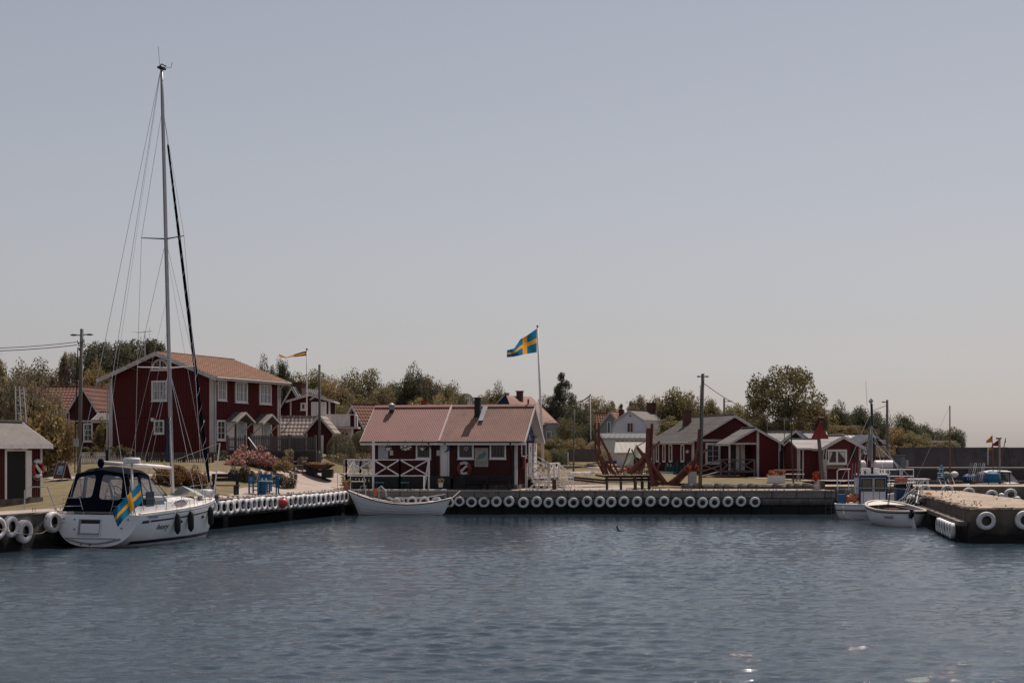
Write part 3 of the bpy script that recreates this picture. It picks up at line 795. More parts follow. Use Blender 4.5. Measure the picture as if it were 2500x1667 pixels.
# ---------------------------------------------------------------- big two-storey red house
H = House('house', 'large two-storey red house with orange tiled roof and white corner boards', 'house', 521, 92, -22, 8.2, 8.1, 0, base=1113, ztop=917, anchor='R')
H.body(RED, 'y', 1.5, plinth=.25, bat=.23, cw=.28)
H.roof('smalltile', TILE, oe=.55, og=.55, tw=.2, trim=OLDWHITE, gutter=True)
H.window('f', (371, 929, 409, 979), 2, 2, gm=CURTAIN, fw=.12)
H.window('f', (377, 1025, 402, 1059), 2, 2, fw=.11, lab='small white framed lower window')
for z_, nm in ((1014, 'belt_board'),):
    for f_ in 'fr':
        L = H.W if f_ == 'f' else H.D; mb = MB(); z = H.uz('f', 500, z_)[1]; H.fbox(mb, f_, .3, L - .3, 0, .05, z - .04, z + .04); mb.build(nm, RED, H.root)
# half-round attic window
u0, z0, u1, z1 = H.rect('f', 376, 901, 407, 882)[0], 0, 0, 0
uc, zc = H.uz('f', 392, 901); rad = .68
fr = MB(); arc = [(cos(t) * rad, sin(t) * rad) for t in [pi * i / 14 for i in range(15)]]
ring = []
for (a, b) in arc: ring.append([H.loc('f', uc + a * k, o, zc + b * k) for k, o in ((1, 0), (1, .08), (.82, .08), (.82, 0))])
fr.loft(ring); H.fbox(fr, 'f', uc - rad - .05, uc + rad + .05, 0, .1, zc - .12, zc); H.fbox(fr, 'f', uc - .05, uc + .05, 0, .07, zc, zc + rad * .85)
wn_ = fr.build('window', WHITE, H.root); wn_['label'] = 'half-round attic window in the gable peak'
pn = MB(); pn.add([H.loc('f', uc, .02, zc)] + [H.loc('f', uc + a * .83, .02, zc + b * .83) for a, b in arc], [tuple(range(16))]); pn.build('pane', GLASS, wn_)
H.window('r', (530, 928, 552, 978), 2, 2, gm=CURTAIN, fw=.12)
H.window('r', (573, 932, 603, 983), 3, 2, gm=CURTAIN, fw=.12)
H.window('r', (632, 938, 661, 987), 3, 2, gm=CURTAIN, fw=.12)
H.window('r', (528, 1025, 549, 1075), 2, 3, fw=.12)
for (x0, x1, px0, px1, py0, py1) in ((552, 571, 577, 599, 1030, 1098), (618, 638, 641, 660, 1034, 1098)):
    H.panel('door', 'r', (x0, py0, x1, py1), WHITE, .05, lab='white panelled front door')
    H.panel('sidelight', 'r', (px0, py0, px1, py1), mat('pale_sidelight', (.40, .44, .47), .3), .05, frame=WHITE, fw=.06)
for (x0, xm, x1, yt, yb) in ((552, 590, 607, 1014, 1032), (618, 656, 672, 1018, 1036)):
    u0 = H.uz('r', x0, yb)[0]; u1 = H.uz('r', xm + 3, yb)[0] ; zb = H.uz('r', xm, yb)[1]; zt = zb + .62; pr = .9
    u1 = u0 + 1.9; um = (u0 + u1) / 2
    cn = MB(); Wl = H.W
    for sgn, ue in ((-1, u0 - .2), (1, u1 + .2)):
        cn.add([(Wl, ue, zb), (Wl + pr, ue, zb), (Wl + pr, um, zt), (Wl, um, zt), (Wl, ue, zb + .07), (Wl + pr, ue, zb + .07), (Wl + pr, um, zt + .07), (Wl, um, zt + .07)],
               [(0, 1, 2, 3), (7, 6, 5, 4), (0, 4, 5, 1), (1, 5, 6, 2), (2, 6, 7, 3), (3, 7, 4, 0)])
    cn_ = cn.build('door_canopy', ETERNIT, H.root)
    tb = MB()
    for ue in (u0 - .2, u1 + .2): tb.bar((Wl + pr + .02, ue, zb + .0), (Wl + pr + .02, um, zt + .02), .03, .14)
    tb.bar((Wl + .05, u0 - .2, zb - .02), (Wl + pr, u0 - .2, zb - .02), .04, .08)
    for ue in (u0, u1): tb.bar((Wl, ue, zb - .7), (Wl + pr * .85, ue, zb - .02), .06, .06)
    tb.build('canopy_trim', OLDWHITE, cn_)
for dp in ((H.W + .3, .1), (H.W + .25, H.D - .1)):
    d_ = MB(); d_.tube([(dp[0] + .2, dp[1], H.h - .25), (H.W + .1, dp[1], H.h - .6), (H.W + .1, dp[1], .3)], .05, 6); d_.build('downpipe', OLDWHITE, H.root)
d_ = MB(); d_.tube([(-.45, -.05, H.h - .25), (-.1, -.1, H.h - .6), (-.1, -.1, .3)], .05, 6); d_.build('downpipe', OLDWHITE, H.root)
mb = MB(); u, z = H.uz('f', 373, 1024); H.fbox(mb, 'f', u - .12, u + .12, 0, .06, z - .12, z + .12); mb.build('wall_vent', WHITE, H.root)
mb = MB(); u, z = H.uz('f', 498, 1028); H.fbox(mb, 'f', u - .08, u + .08, 0, .06, z - .08, z + .08); mb.build('wall_vent', WHITE, H.root)
# television aerial
q = P(354, 912, 95.5); an = thing('aerial', 'tall television aerial rising beside the red house gable', 'aerial', q)
mb = MB(); mb.tube([(0, 0, 0), (0, 0, 2.85)], .03, 6, ); mb.build('aerial_mast', STEEL, an)
mb = MB(); mb.bar((-.5, 0, 2.75), (.45, 0, 2.85), .03, .03)
for i in range(7): x = -.48 + i * .15; mb.bar((x, -.35, 2.75 + i * .015), (x, .35, 2.75 + i * .015), .015, .015)
mb.bar((.3, 0, 2.4), (.3, 0, 3.1), .02, .02); mb.bar((-.9, 0, 2.8), (-.4, 0, 2.78), .02, .02); mb.build('aerial_array', STEEL, an)

# ---------------------------------------------------------------- cottage at the far left, link roof
H = House('cottage', 'dark red cottage with tiled roof behind the left utility pole', 'house', 168, 104, -6, 2.25, 7, 0, base=1112, ztop=1005)
H.body(REDD, 'y', 1.75, bat=.2, cw=.08); H.roof('pantile', TILED, oe=.35, og=.3)
H.window('f', (204, 1033, 227, 1078), 2, 3, fw=.1); H.window('f', (170, 1035, 182, 1078), 1, 3, fw=.1)
mb = MB(); z = H.uz('f', 200, 1028)[1]; H.fbox(mb, 'f', 0, H.W, 0, .06, z - .05, z + .06); mb.build('belt_board', OLDWHITE, H.root)
H = House('cottage', 'long tiled red cottage roof stretching behind the left bushes', 'house', -30, 106, 0, 6.2, 4.5, 0, base=1112, ztop=1003)
H.body(REDD, 'x', 1.8, bat=0, corners=False); H.roof('pantile', TILED, oe=.3, og=.1)
H = House('porch', 'small grey roofed link between cottage and big red house', 'porch', 231, 100, -6, 1.9, 2.5, 0, base=1112, ztop=1026)
H.body(REDD, 'x', .5, bat=.2, corners=False); H.roof('bigcorr', ETERNIT, oe=.25, og=.15)

# ---------------------------------------------------------------- small shed with lifebuoy, far left
H = House('shed', 'small red boathouse shed with open doorway at the far left', 'shed', 101, 65, math.degrees(math.atan2(.954, .30)), 5.0, 2.6, 0, base=1216, ztop=1078, anchor='R')
H.body(REDB, 'x', .82, plinth=.06, cw=.12)
# every board of the shed front is its own piece
u = .13
while u < H.W - .15:
    mb = MB(); H.fbox(mb, 'f', u, min(u + .085, H.W - .13), .0, .03, .06, H.h - .02); mb.build('board', REDB, H.root); u += .155
H.roof('flat', ETERNIT, oe=.36, og=.36, th=.06, tw=.17, ridgecap=True)
H.panel('doorway', 'f', (14, 1101, 60, 1217), DARK, .035, frame=WHITE, fw=.12, lab='dark panel painted as the shaded open doorway')  # flat panel on the wall; the shade inside the opening is its colour
u0, z0, u1, z1 = H.rect('f', 59, 1101, 68, 1213)
mb = MB(); mb.bar(((u0 + .05), -.06, z0 + 1.05), ((u1 + .1), -.12, z0 + 1.05), .04, 2.1, up=(0, 0, 1)); mb.build('door', WHITE, H.root)
u, z = H.uz('f', 40, 1095); text('lettering', 'WATRAIL', .13, frame_matrix((u, -.085, z), (1, 0, 0), (0, 0, 1)), INK, H.root)
shed = H
def lifebuoy(H, face, px, py, r, label):
    u, z = H.uz(face, px, py); c = H.loc(face, u, .12, z); n_ = {'f': (0, -1, 0), 'r': (1, 0, 0)}[face]
    w = H.root.matrix_basis @ Vector(c)
    t = thing('lifebuoy', label, 'lifebuoy', w, H.rz + (0 if face == 'f' else pi / 2), 'lifebuoys hung on red walls')
    def arcseg(a0, a1, name, m):
        mb = MB(); mb.tube([(cos(a) * r, 0, sin(a) * r) for a in [a0 + (a1 - a0) * i / 8 for i in range(9)]], r * .27, 8); mb.build(name, m, t, smooth=True)
    wm_ = mat('lifebuoy_white', (.62, .60, .58), .6); rm_ = mat('lifebuoy_red', (.34, .02, .025), .6)
    arcseg(.9, 2.3, 'white_band', wm_); arcseg(2.3, 4.0, 'red_band', rm_); arcseg(4.0, 5.4, 'white_band', wm_); arcseg(5.4, 7.18, 'red_band', rm_)
    mb = MB(); mb.bar((-r * .62, -.05, r * .55) if face == 'f' and px < 500 else (r * .62, -.05, r * .55), (r * .62, -.05, -r * .55) if px < 500 else (-r * .62, -.05, -r * .55), .05, r * .42, up=(0, 0, 1)); mb.build('crossbar', wm_, t)
    mb = MB(); mb.tube([(cos(a) * r * 1.33, 0, sin(a) * r * 1.33 - (.06 if sin(a) < -.7 else 0)) for a in [2 * pi * i / 24 for i in range(24)]], .012, 5, closed=True); mb.build('grab_line', ROPE, t)
    return t
lifebuoy(H, 'f', 86, 1144, .34, 'red and white lifebuoy hanging on the small shed beside its doorway')
# ladder on the shed roof
ld = thing('ladder', 'grey metal ladder standing up behind the small shed roof', 'ladder', P(52, 1032, 66.5))
for x in (-.24, .0, .24):
    mb = MB(); mb.bar((x, 0, 0), (x * .8 - .12, .1, 1.7), .035, .035); mb.build('rail', STEEL, ld)
for i in range(5): mb = MB(); z = .1 + i * .36; mb.bar((-.26 - z * .05, .03, z), (.24 - z * .05, .03, z), .025, .025); mb.build('rung', STEEL, ld)

# ---------------------------------------------------------------- centre hut on the quay
H = House('harbour_hut', 'long dark red harbour hut with pink corrugated roof on the centre quay', 'hut', 1261, 87.6, -13, 9.27, 5.2, 0, base=1195, ztop=1069, anchor='R')
hut = H
H.body(REDD, 'x', 1.98, bat=.19, cw=.13, plinth=.3, pm=CONC)
W, D, h, rise = H.W, H.D, H.h, H.rise
# roof in two halves with a divider
oe, og = .42, .62; s0 = rise / (D / 2); ez = h - oe * s0 + .09; xm = W * .478
for nm, xa, xb, m_ in (('roof', -.72, xm - .05, HUTL), ('roof', xm + .05, W + og, HUTR)):
    for sd in (0, 1):
        rf = MB(); rz_ = h + rise + .09
        ya = -oe if sd == 0 else D + oe
        if sd == 0: patch(rf, (xa, ya, ez), (xb, ya, ez), (xb, D / 2, rz_), (xa, D / 2, rz_), 'corr')
        else: patch(rf, (xb, ya, ez), (xa, ya, ez), (xa, D / 2, rz_), (xb, D / 2, rz_), 'corr')
        rf.build(nm, m_, H.root)
    bk = MB()
    for i in range(int((xb - xa) / .14)):   # ridge profile filler, scalloped
        bk.box((xa + .07 + i * .14, D / 2 - .13, rz_ + .02 - .12), (.07, .05, .06))
    bk.build('ridge_filler', DARK, H.root, kind='stuff')
    rc = MB(); rc.bar((xa, D / 2 - .1, rz_ + .0), (xb, D / 2 - .1, rz_ + .0), .26, .04, up=(0, -.55, .8)); rc.bar((xa, D / 2 + .1, rz_), (xb, D / 2 + .1, rz_), .26, .04, up=(0, .55, .8)); rc.build('ridge_cap', m_, H.root)
dv = MB(); dv.bar((xm, -oe - .02, ez + .05), (xm, D / 2, rz_ + .06), .14, .06, up=(0, -.6, .8)); dv.build('roof_divider', mat('pinkish_trim', (.50, .36, .34), .7), H.root)
sk = MB()
for ya, yb in ((-oe, D / 2), (D + oe, D / 2)):
    b_ = [(-.70, ya, ez - .085), (W + og - .02, ya, ez - .085), (W + og - .02, yb, rz_ - .085), (-.70, yb, rz_ - .085)]
    sk.add(b_ + [(v[0], v[1], v[2] + .06) for v in b_], [(0, 1, 2, 3), (7, 6, 5, 4), (0, 4, 5, 1), (1, 5, 6, 2), (2, 6, 7, 3), (3, 7, 4, 0)])
sk.build('soffit', OLDWHITE, H.root)
for xa in (-.73, W + og):
    for ya, yb in ((-oe, D / 2), (D + oe, D / 2)):
        g_ = MB(); g_.bar((xa, ya, ez - .08), (xa, yb, rz_ - .08), .035, .2); g_.build('bargeboard', OLDWHITE, H.root)
fb = MB(); fb.b2(-.7, xm + .3, -oe - .05, -oe - .02, ez - .2, ez - .07); fb.build('fascia', WHITE, H.root)
fb = MB(); fb.b2(xm + .45, W + og - .02, -oe - .05, -oe - .02, ez - .2, ez - .07); fb.build('fascia', WHITE, H.root)
gt = MB(); gt.tube([(-.7, -oe - .09, ez - .02), (W + .4, -oe - .09, ez - .02)], .05, 6); gt.build('gutter', BLACK, H.root)
dp = MB(); dp.tube([(W - .3, -oe - .09, ez - .05), (W - .25, -.15, ez - .6), (W - .22, -.1, ez - 1.0), (W - .22, -.1, .1)], .055, 6); dp.build('downpipe', BLACK, H.root)
dp = MB(); u = H.uz('f', 1060, 1100)[0]; dp.tube([(u - .25, -oe - .09, ez - .05), (u, -.15, ez - .6), (u, -.1, .7)], .05, 6); dp.build('downpipe', BLACK, H.root)
H.window('f', (1016, 1082, 1053, 1120), 1, 1, fw=.1)
H.window('f', (1118, 1081, 1157, 1120), 1, 1, fw=.1)
H.window('f', (1196, 1080, 1236, 1120), 1, 1, fw=.1)
H.window('r', (1271, 1081, 1283, 1117), 1, 1, fw=.13)
u, z = H.uz('f', 1138.5, 1095); mb = MB(); hp = [(16 * sin(t) ** 3 * .0075, (13 * cos(t) - 5 * cos(2 * t) - 2 * cos(3 * t) - cos(4 * t)) * .0075) for t in [2 * pi * i / 20 for i in range(20)]]
mb.tube([(u + a, -.045, z + b) for a, b in hp], .018, 5, closed=True); mb.build('window_heart', WHITE, H.root)
H.panel('door', 'f', (1077, 1081, 1092, 1162), WHITE, .05, lab='white door with a blue moon ornament', frame=OLDWHITE, fw=.05)
u, z = H.uz('f', 1089, 1093); mb = MB(); n_ = 12
ou = [(cos(t) * .27, sin(t) * .27) for t in [-1.75 + 3.5 * i / n_ for i in range(n_ + 1)]]; inn = [(cos(t) * .24 - .13, sin(t) * .24) for t in [-1.6 + 3.2 * i / n_ for i in range(n_ + 1)]]
mb.loft([[(u + a, -.13, z + b) for a, b in ou], [(u + a, -.13, z + b) for a, b in inn], [(u + a, -.09, z + b) for a, b in inn], [(u + a, -.09, z + b) for a, b in ou]]); mb.build('moon_ornament', BLUEC, H.root)
mb = MB(); u = H.uz('f', 1092, 1100)[0]; H.fbox(mb, 'f', u + .02, u + .14, .0, .06, .3, h - .02); mb.build('corner_board', WHITE, H.root)
H.panel('hatch', 'f', (924, 1086, 948, 1120), mat('pale_board', (.40, .42, .46), .6), .05, lab='pale grey closed hatch')
H.panel('notice', 'f', (952, 1099, 960, 1111), PAPER, .03); H.panel('notice', 'f', (1066, 1099, 1074, 1112), PAPER, .03)
po = H.panel('poster', 'f', (1159, 1093, 1192, 1139), mat('cream_poster', (.44, .40, .34), .7), .03, lab='cream map poster')
u0, z0, u1, z1 = H.rect('f', 1159, 1093, 1192, 1139); w_, h_ = u1 - u0, z1 - z0
isl = [(.10, .40), (.28, .52), (.30, .62), (.62, .74), (.74, .84), (.80, .76), (.95, .52), (.80, .66), (.76, .55), (.66, .46), (.52, .44), (.38, .42), (.22, .38)]
mb = MB(); mb.prism([(u0 + a * w_, z0 + b * h_) for a, b in isl], -.034, -.037, 'y'); mb.build('map_shape', mat('teal_print', (.12, .22, .23), .8), po)
mb = MB()
for cxx in (.12, .34, .55, .78):
    for k in range(5): mb.b2(u0 + cxx * w_, u0 + (cxx + .1 + .04 * (k % 2)) * w_, -.037, -.034, z0 + (.30 - k * .05) * h_, z0 + (.315 - k * .05) * h_)
mb.b2(u0 + .1 * w_, u0 + .55 * w_, -.037, -.034, z0 + .945 * h_, z0 + .955 * h_); mb.build('poster_print', INK, po)
lifebuoy(H, 'f', 1134.5, 1143, .33, 'red and white lifebuoy under the middle window of the harbour hut')
# gable end doors, banner, lamp, extinguisher box
H.panel('door', 'r', (1289, 1081, 1298, 1162), WHITE, .05, lab='narrow white door nearer the front corner')
H.panel('door', 'r', (1301, 1081, 1309, 1162), WHITE, .05, lab='narrow white door at the far end')
for px in (1293.5, 1305): 
    u, z = H.uz('r', px, 1096); mb = MB(); mb.add([(W + .056, u + cos(t) * .09, z + sin(t) * .2) for t in [2 * pi * i / 12 for i in range(12)]], [tuple(range(12))]); mb.build('door_glass', GLASS, H.root)
ub = H.uz('r', 1298.5, 1075)[0]; ua = H.uz('r', 1279, 1075)[0]; zb = H.uz('r', 1290, 1077)[1]
top_ = lambda u: h + rise * (1 - abs(u - D / 2) / (D / 2)) - .12
bn = MB(); bn.prism([(ua, zb), (ub, zb), (ub, top_(ub)), (ua, top_(ua))], W + .05, W + .09, 'x'); bo = bn.build('banner', mat('blue_banner', (.016, .05, .17), .6), H.root)
for body_, fz, sz in (('K', .80, .17), ('UBE', .52, .2), ('16603', .24, .2)):
    text('lettering', body_, sz, frame_matrix((W + .095, (ua * .45 + ub * .55) if fz < .7 else ub - .3, zb + (top_(ub) - zb) * fz), (0, 1, 0), (0, 0, 1)), PAPER, bo, sx=.9)
u, z = H.uz('r', 1303, 1070); mb = MB(); mb.ball((W + .14, u, z), .17, 12); mb.build('wall_lamp', mat('lamp_globe', (.6, .57, .53), .4), H.root, smooth=True)
mb = MB(); u, z = H.uz('r', 1272, 1128); mb.b2(W + .02, W + .3, u - .25, u + .02, z - .35, z + .35, REDP); mb.b2(W + .02, W + .2, u - .42, u - .26, z - .3, z + .3, BLACK); mb.build('extinguisher_box', None, H.root)
# chimneys and vents
zr = h + rise
u, z = H.uz('f', 1165, 1012, -1.6)
c_ = H.chimney(u, 1.75, .36, .36, h + 1.0, h + 2.5, BLACK, lab='black square stove chimney')
fl = MB(); fl.bar((u + .35, 1.1, h + 1.1), (u + .35, 2.4, h + 2.05), .3, .03, up=(0, -.6, .8)); fl.build('flashing', METALR, c_)
u, z = H.uz('f', 955, 1000, -2.0); v_ = MB(); v_.cyl((u, 2.1, h + 1.5), .15, .35, 12, BLACK); v_.cyl((u, 2.1, h + 1.85), .18, .25, 12, METALR); v_.lathe([(.22, 0), (.2, .08), (.02, .2)], 12, (u, 2.1, h + 2.1), METALR); v_.bar((u, 1.8, h + 1.42), (u, 2.4, h + 1.9), .6, .03, METALR, up=(0, -.6, .8)); v_.build('roof_vent', None, H.root, smooth=False)
v_ = MB(); u, z = H.uz('f', 1277, 1000, -2.6); v_.cyl((W + .15, 2.7, zr), .06, .5, 8); v_.build('roof_pipe', REDP, H.root)
v_ = MB(); v_.cyl((W * .44, 4.5, zr - 1.3), .1, 1.1, 8); v_.build('roof_pipe', BLACK, H.root)

# porch deck with crossed railings, left half of the hut
pd = thing('porch', 'raised dark porch deck with white crossed railings on the hut front', 'porch', P(843, 1197, 86.9).xy.to_3d() + Vector((0, 0, 1.42)), 0)
x0 = pd.location.x; xr = P(1105, 0, 86.9).x - x0; xc = P(911, 0, 86.9).x - x0; dz = P(0, 1163, 86.9).z - 1.42
mb = MB(); mb.b2(.05, xr, .06, 1.7, dz - .1, dz); mb.b2(.05, xc + 1.0, 1.7, 5.5, dz - .1, dz); mb.build('deck', DARKW, pd)
for i in range(int(xr / .2)): mb = MB(); mb.b2(.05 + i * .2, .23 + i * .2, .02, .05, .0, dz - .02); mb.build('skirt_board', DARKW, pd)
mb = MB(); mb.b2(xr, xr + 1.7, .5, 1.9, 0, dz * .55); mb.b2(xr, xr + 1.0, .7, 1.9, dz * .55, dz - .05); mb.build('steps', BLACK, pd)
def xrail(root, p, q, n, zb, zt, w=.07, m=WHITE, posts=True, top=True, zp=None):
    p, q = Vector(p), Vector(q)
    for i in range(n + 1):
        c = p.lerp(q, i / n)
        if posts: mb = MB(); mb.bar((c.x, c.y, zp if zp is not None else zb - .3), (c.x, c.y, zt), w * 1.5, w * 1.5); mb.build('post', m, root)
        if i < n:
            e = p.lerp(q, (i + 1) / n)
            for a_, b_ in (((c.x, c.y, zb), (e.x, e.y, zt)), ((c.x, c.y, zt), (e.x, e.y, zb))): mb = MB(); mb.bar(a_, b_, .03, w); mb.build('cross_brace', m, root)
            for z in (zb, zt): mb = MB(); mb.bar((c.x, c.y, z), (e.x, e.y, z), .06, w * .8); mb.build('rail', m, root)
zt = P(0, 1122, 86.9).z - 1.42; zb = P(0, 1161, 86.9).z - 1.42
xrail(pd, (xc, .05, 0), (P(1046, 0, 86.9).x - x0 + 0, .05, 0), 0 or 1, zb, zt) if False else None
xs_ = [P(v, 0, 86.9).x - x0 for v in (845, 911, 976, 1047)]
for a_, b_ in zip(xs_[:-1], xs_[1:]): xrail(pd, (a_, .05, 0), (b_, .05, 0), 1, zb, zt, zp=0)
xrail(pd, (xs_[0], .05, 0), (xs_[0] + .6, 2.6, 0), 2, zb, zt, zp=0)
xrail(pd, (xs_[0] + .6, 2.6, 0), (xs_[1] + .4, 2.9, 0), 1, zb, zt, zp=0)
mb = MB(); mb.bar((xs_[1], .05, 0), (xs_[1], .05, P(0, 1075, 86.9).z - 1.42), .13, .13); mb.build('roof_post', WHITE, pd)
mb = MB(); mb.bar((xs_[3], .05, zt), (xs_[3] - .25, -.35, zb - .6), .05, .1); mb.build('stair_rail', WHITE, pd)
mb = MB(); mb.bar((xs_[3] - .27, -.35, zb), (xs_[3] - .27, -.35, 0), .1, .1); mb.build('post', WHITE, pd)
# white boat-access rail frames at the quay corner
for x_, lab in ((812, 'low white tubular rail at the quay corner beside the porch'),):
    t = thing('quay_rail', lab, 'railing', (P(812, 0, 86.2).x, 86.15, 1.42))
    xx_ = [P(v, 0, 86.15).x - t.location.x for v in (824, 856, 889)]
    for z in (1.0, .52):
        mb = MB(); mb.tube([(xx_[0], 0, z), (xx_[2], 0, z)], .025, 6); mb.build('rail', WHITE, t)
    for v in xx_: mb = MB(); mb.tube([(v, 0, 0), (v, 0, 1.0)], .025, 6); mb.build('post', WHITE, t)
    mb = MB(); mb.tube([(xx_[0], 0, .03), (xx_[2] + 5.0, 0, .03)], .025, 6); mb.build('foot_rail', WHITE, t)
# hanging baskets
FLW = None
def basket(px, py, label, big):
    c = P(px, py, 86.85); t = thing('hanging_basket', label, 'hanging basket', c, 0, 'hanging baskets on the porch')
    mb = MB(); mb.lathe([(.001, -.16), (.09, -.15), (.14, 0)], 10); mb.build('pot', WHITE, t, smooth=True)
    r_ = random.Random(px); mb = MB()
    for _ in range(170 if big else 90):
        a = r_.uniform(0, 6.28); rr_ = (.34 if big else .2) * math.sqrt(r_.random()); z = r_.uniform(-.12, .12)
        p = Vector((cos(a) * rr_, sin(a) * rr_ * .6, z)); s_ = .03; n_ = Vector((r_.uniform(-1, 1), r_.uniform(-1, 1), r_.uniform(-1, 1))).normalized(); a1 = n_.orthogonal().normalized() * s_; b1 = n_.cross(a1)
        mb.add([p - a1 - b1, p + a1 - b1, p + a1 + b1, p - a1 + b1], [(0, 1, 2, 3)], PAPER if big and r_.random() < .45 else GRN)
    mb.build('flowers', None, t)
    mb = MB()
    for k in range(3): mb.tube([(cos(k * 2.1) * .14, sin(k * 2.1) * .14, 0), (0, 0, .5)], .008, 4)
    mb.build('chain', BLACK, t)
basket(948, 1093, 'hanging basket in front of the pale hatch', False); basket(990, 1093, 'wide hanging basket full of white flowers in the porch middle', True); basket(1031, 1093, 'hanging basket in front of the porch window', False)
# dark bench under the hut windows
def bench(loc, rz, L, m, label, hb=.95, seat=.45, group=None, legs=3, slatm=None):
    t = thing('bench', label, 'bench', loc, rz, group); d_ = .45
    for i in range(3): mb = MB(); mb.b2(-L / 2, L / 2, -d_ / 2 + i * .16, -d_ / 2 + .14 + i * .16, seat - .04, seat); mb.build('seat_board', slatm or m, t)
    for i in range(2): mb = MB(); mb.b2(-L / 2, L / 2, d_ / 2 - .02 + i * .02, d_ / 2 + .02 + i * .02, hb - .34 + i * .19, hb - .18 + i * .19); mb.build('back_board', slatm or m, t)
    for i in range(legs):
        x = -L / 2 + .12 + i * (L - .24) / (legs - 1)
        for y_ in (-d_ / 2 + .06, d_ / 2 - .04): mb = MB(); mb.b2(x - .06, x + .06, y_ - .06, y_ + .06, 0, seat - .045 if y_ < 0 else hb - .05); mb.build('leg', m, t)
        mb = MB(); mb.b2(x - .03, x + .03, -d_ / 2 + .1, d_ / 2 - .1, .12, .2); mb.build('brace', m, t)
    return t
q = P(1188, 1190, 87.0); bench((q.x, 87.1, 1.42), radians(-13), 3.0, DARKW, 'long dark bench standing under the hut windows', hb=.85, seat=.42)
# side stairs with crossed white railing at the gable end
sr = thing('side_stairs', 'white railed wooden stairs and landing at the hut gable doors', 'stairs', Vector((*(hut.O + hut.fx * (hut.W + .1) + hut.fy * 2.2).xy, 1.42)), hut.rz)
dz2 = .62
mb = MB(); mb.b2(0, 1.5, 0, 3.2, dz2 - .1, dz2); mb.build('landing', GREYW, sr)
for k in range(3): mb = MB(); mb.b2(1.5 + k * .3, 1.8 + k * .3, .2, 2.4, dz2 - .28 - k * .17, dz2 - .22 - k * .17); mb.build('step', GREYW, sr)
xrail(sr, (.05, -.05, 0), (1.5, -.05, 0), 1, dz2 + .12, dz2 + .95, w=.1, zp=0); xrail(sr, (1.5, -.05, 0), (1.5, 3.2, 0), 2, dz2 + .12, dz2 + .95, w=.1, zp=0)
for y_ in (.1, 2.4): mb = MB(); mb.bar((1.5, y_, dz2 + .95), (2.6, y_, .8), .05, .07); mb.build('stair_rail', WHITE, sr); mb = MB(); mb.bar((.0, y_, dz2 + 1.5), (1.6, y_, dz2 + .6), .04, .05); mb.build('stair_rail', WHITE, sr)
# ---------------------------------------------------------------- flags
FLB = mat('flag_blue', (.016, .14, .25), .8, (.013, .12, .22), 3, .4); FLY = mat('flag_yellow', (.68, .31, .04), .8)
def flagmat(name, c):
    m = bpy.data.materials.new(name); m.use_nodes = True; n, l = m.node_tree.nodes, m.node_tree.links; n.clear()
    tc = n.new('ShaderNodeTexCoord'); nz = n.new('ShaderNodeTexNoise'); nz.inputs['Scale'].default_value = 3; cr = n.new('ShaderNodeValToRGB'); cr.color_ramp.elements[0].color = (*[v * .8 for v in c], 1); cr.color_ramp.elements[1].color = (*c, 1)
    l.new(tc.outputs['Object'], nz.inputs['Vector']); l.new(nz.outputs['Fac'], cr.inputs[0])
    d = n.new('ShaderNodeBsdfDiffuse'); t = n.new('ShaderNodeBsdfTranslucent'); x = n.new('ShaderNodeMixShader'); x.inputs[0].default_value = .5; o = n.new('ShaderNodeOutputMaterial')
    l.new(cr.outputs[0], d.inputs[0]); l.new(cr.outputs[0], t.inputs[0]); l.new(d.outputs[0], x.inputs[1]); l.new(t.outputs[0], x.inputs[2]); l.new(x.outputs[0], o.inputs[0]); return m
FLB = flagmat('flag_blue_cloth', (.02, .16, .28)); FLY = flagmat('flag_yellow_cloth', (.72, .34, .05))
def cloth(mb, A, B, C, D, nu, nv, rip, pick, m=None):
    A, B, C, D = map(Vector, (A, B, C, D)); n_ = (D - A).cross(B - A).normalized(); vs = []
    for j in range(nv + 1):
        for i in range(nu + 1):
            u, v = i / nu, j / nv
            p = A.lerp(D, u).lerp(B.lerp(C, u), v)
            w = rip * (u ** .7) * (sin(u * 11 + v * 2.5) + .5 * sin(u * 19 - v * 4)); p = p + n_ * w + Vector((0, 0, -.35 * rip * sin(u * 7 + v)))
            vs.append(p)
    o = len(mb.v); w = nu + 1
    for j in range(nv):
        for i in range(nu): pass
    for mm in set(pick((i + .5) / nu, (j + .5) / nv) for j in range(nv) for i in range(nu)):
        pass
    mb.v += [tuple(v) for v in vs]
    for j in range(nv):
        for i in range(nu):
            mm = pick((i + .5) / nu, (j + .5) / nv)
            mb.f.append((o + j * w + i, o + j * w + i + 1, o + (j + 1) * w + i + 1, o + (j + 1) * w + i)); mb.mi.append(mb._m(mm))
swe = lambda u, v: FLY if (5 / 16 < u < 7.4 / 16 or .4 < v < .6) else FLB
def flag(A, B, C, D, label, rip=.08, pick=swe, nu=32, nv=20, group=None):
    mb = MB(); o0 = Vector(A); cloth(mb, Vector(A) - o0, Vector(B) - o0, Vector(C) - o0, Vector(D) - o0, nu, nv, rip, pick)
    o = mb.build('flag', None, smooth=True, loc=o0); tag(o, label, 'flag', group); return o

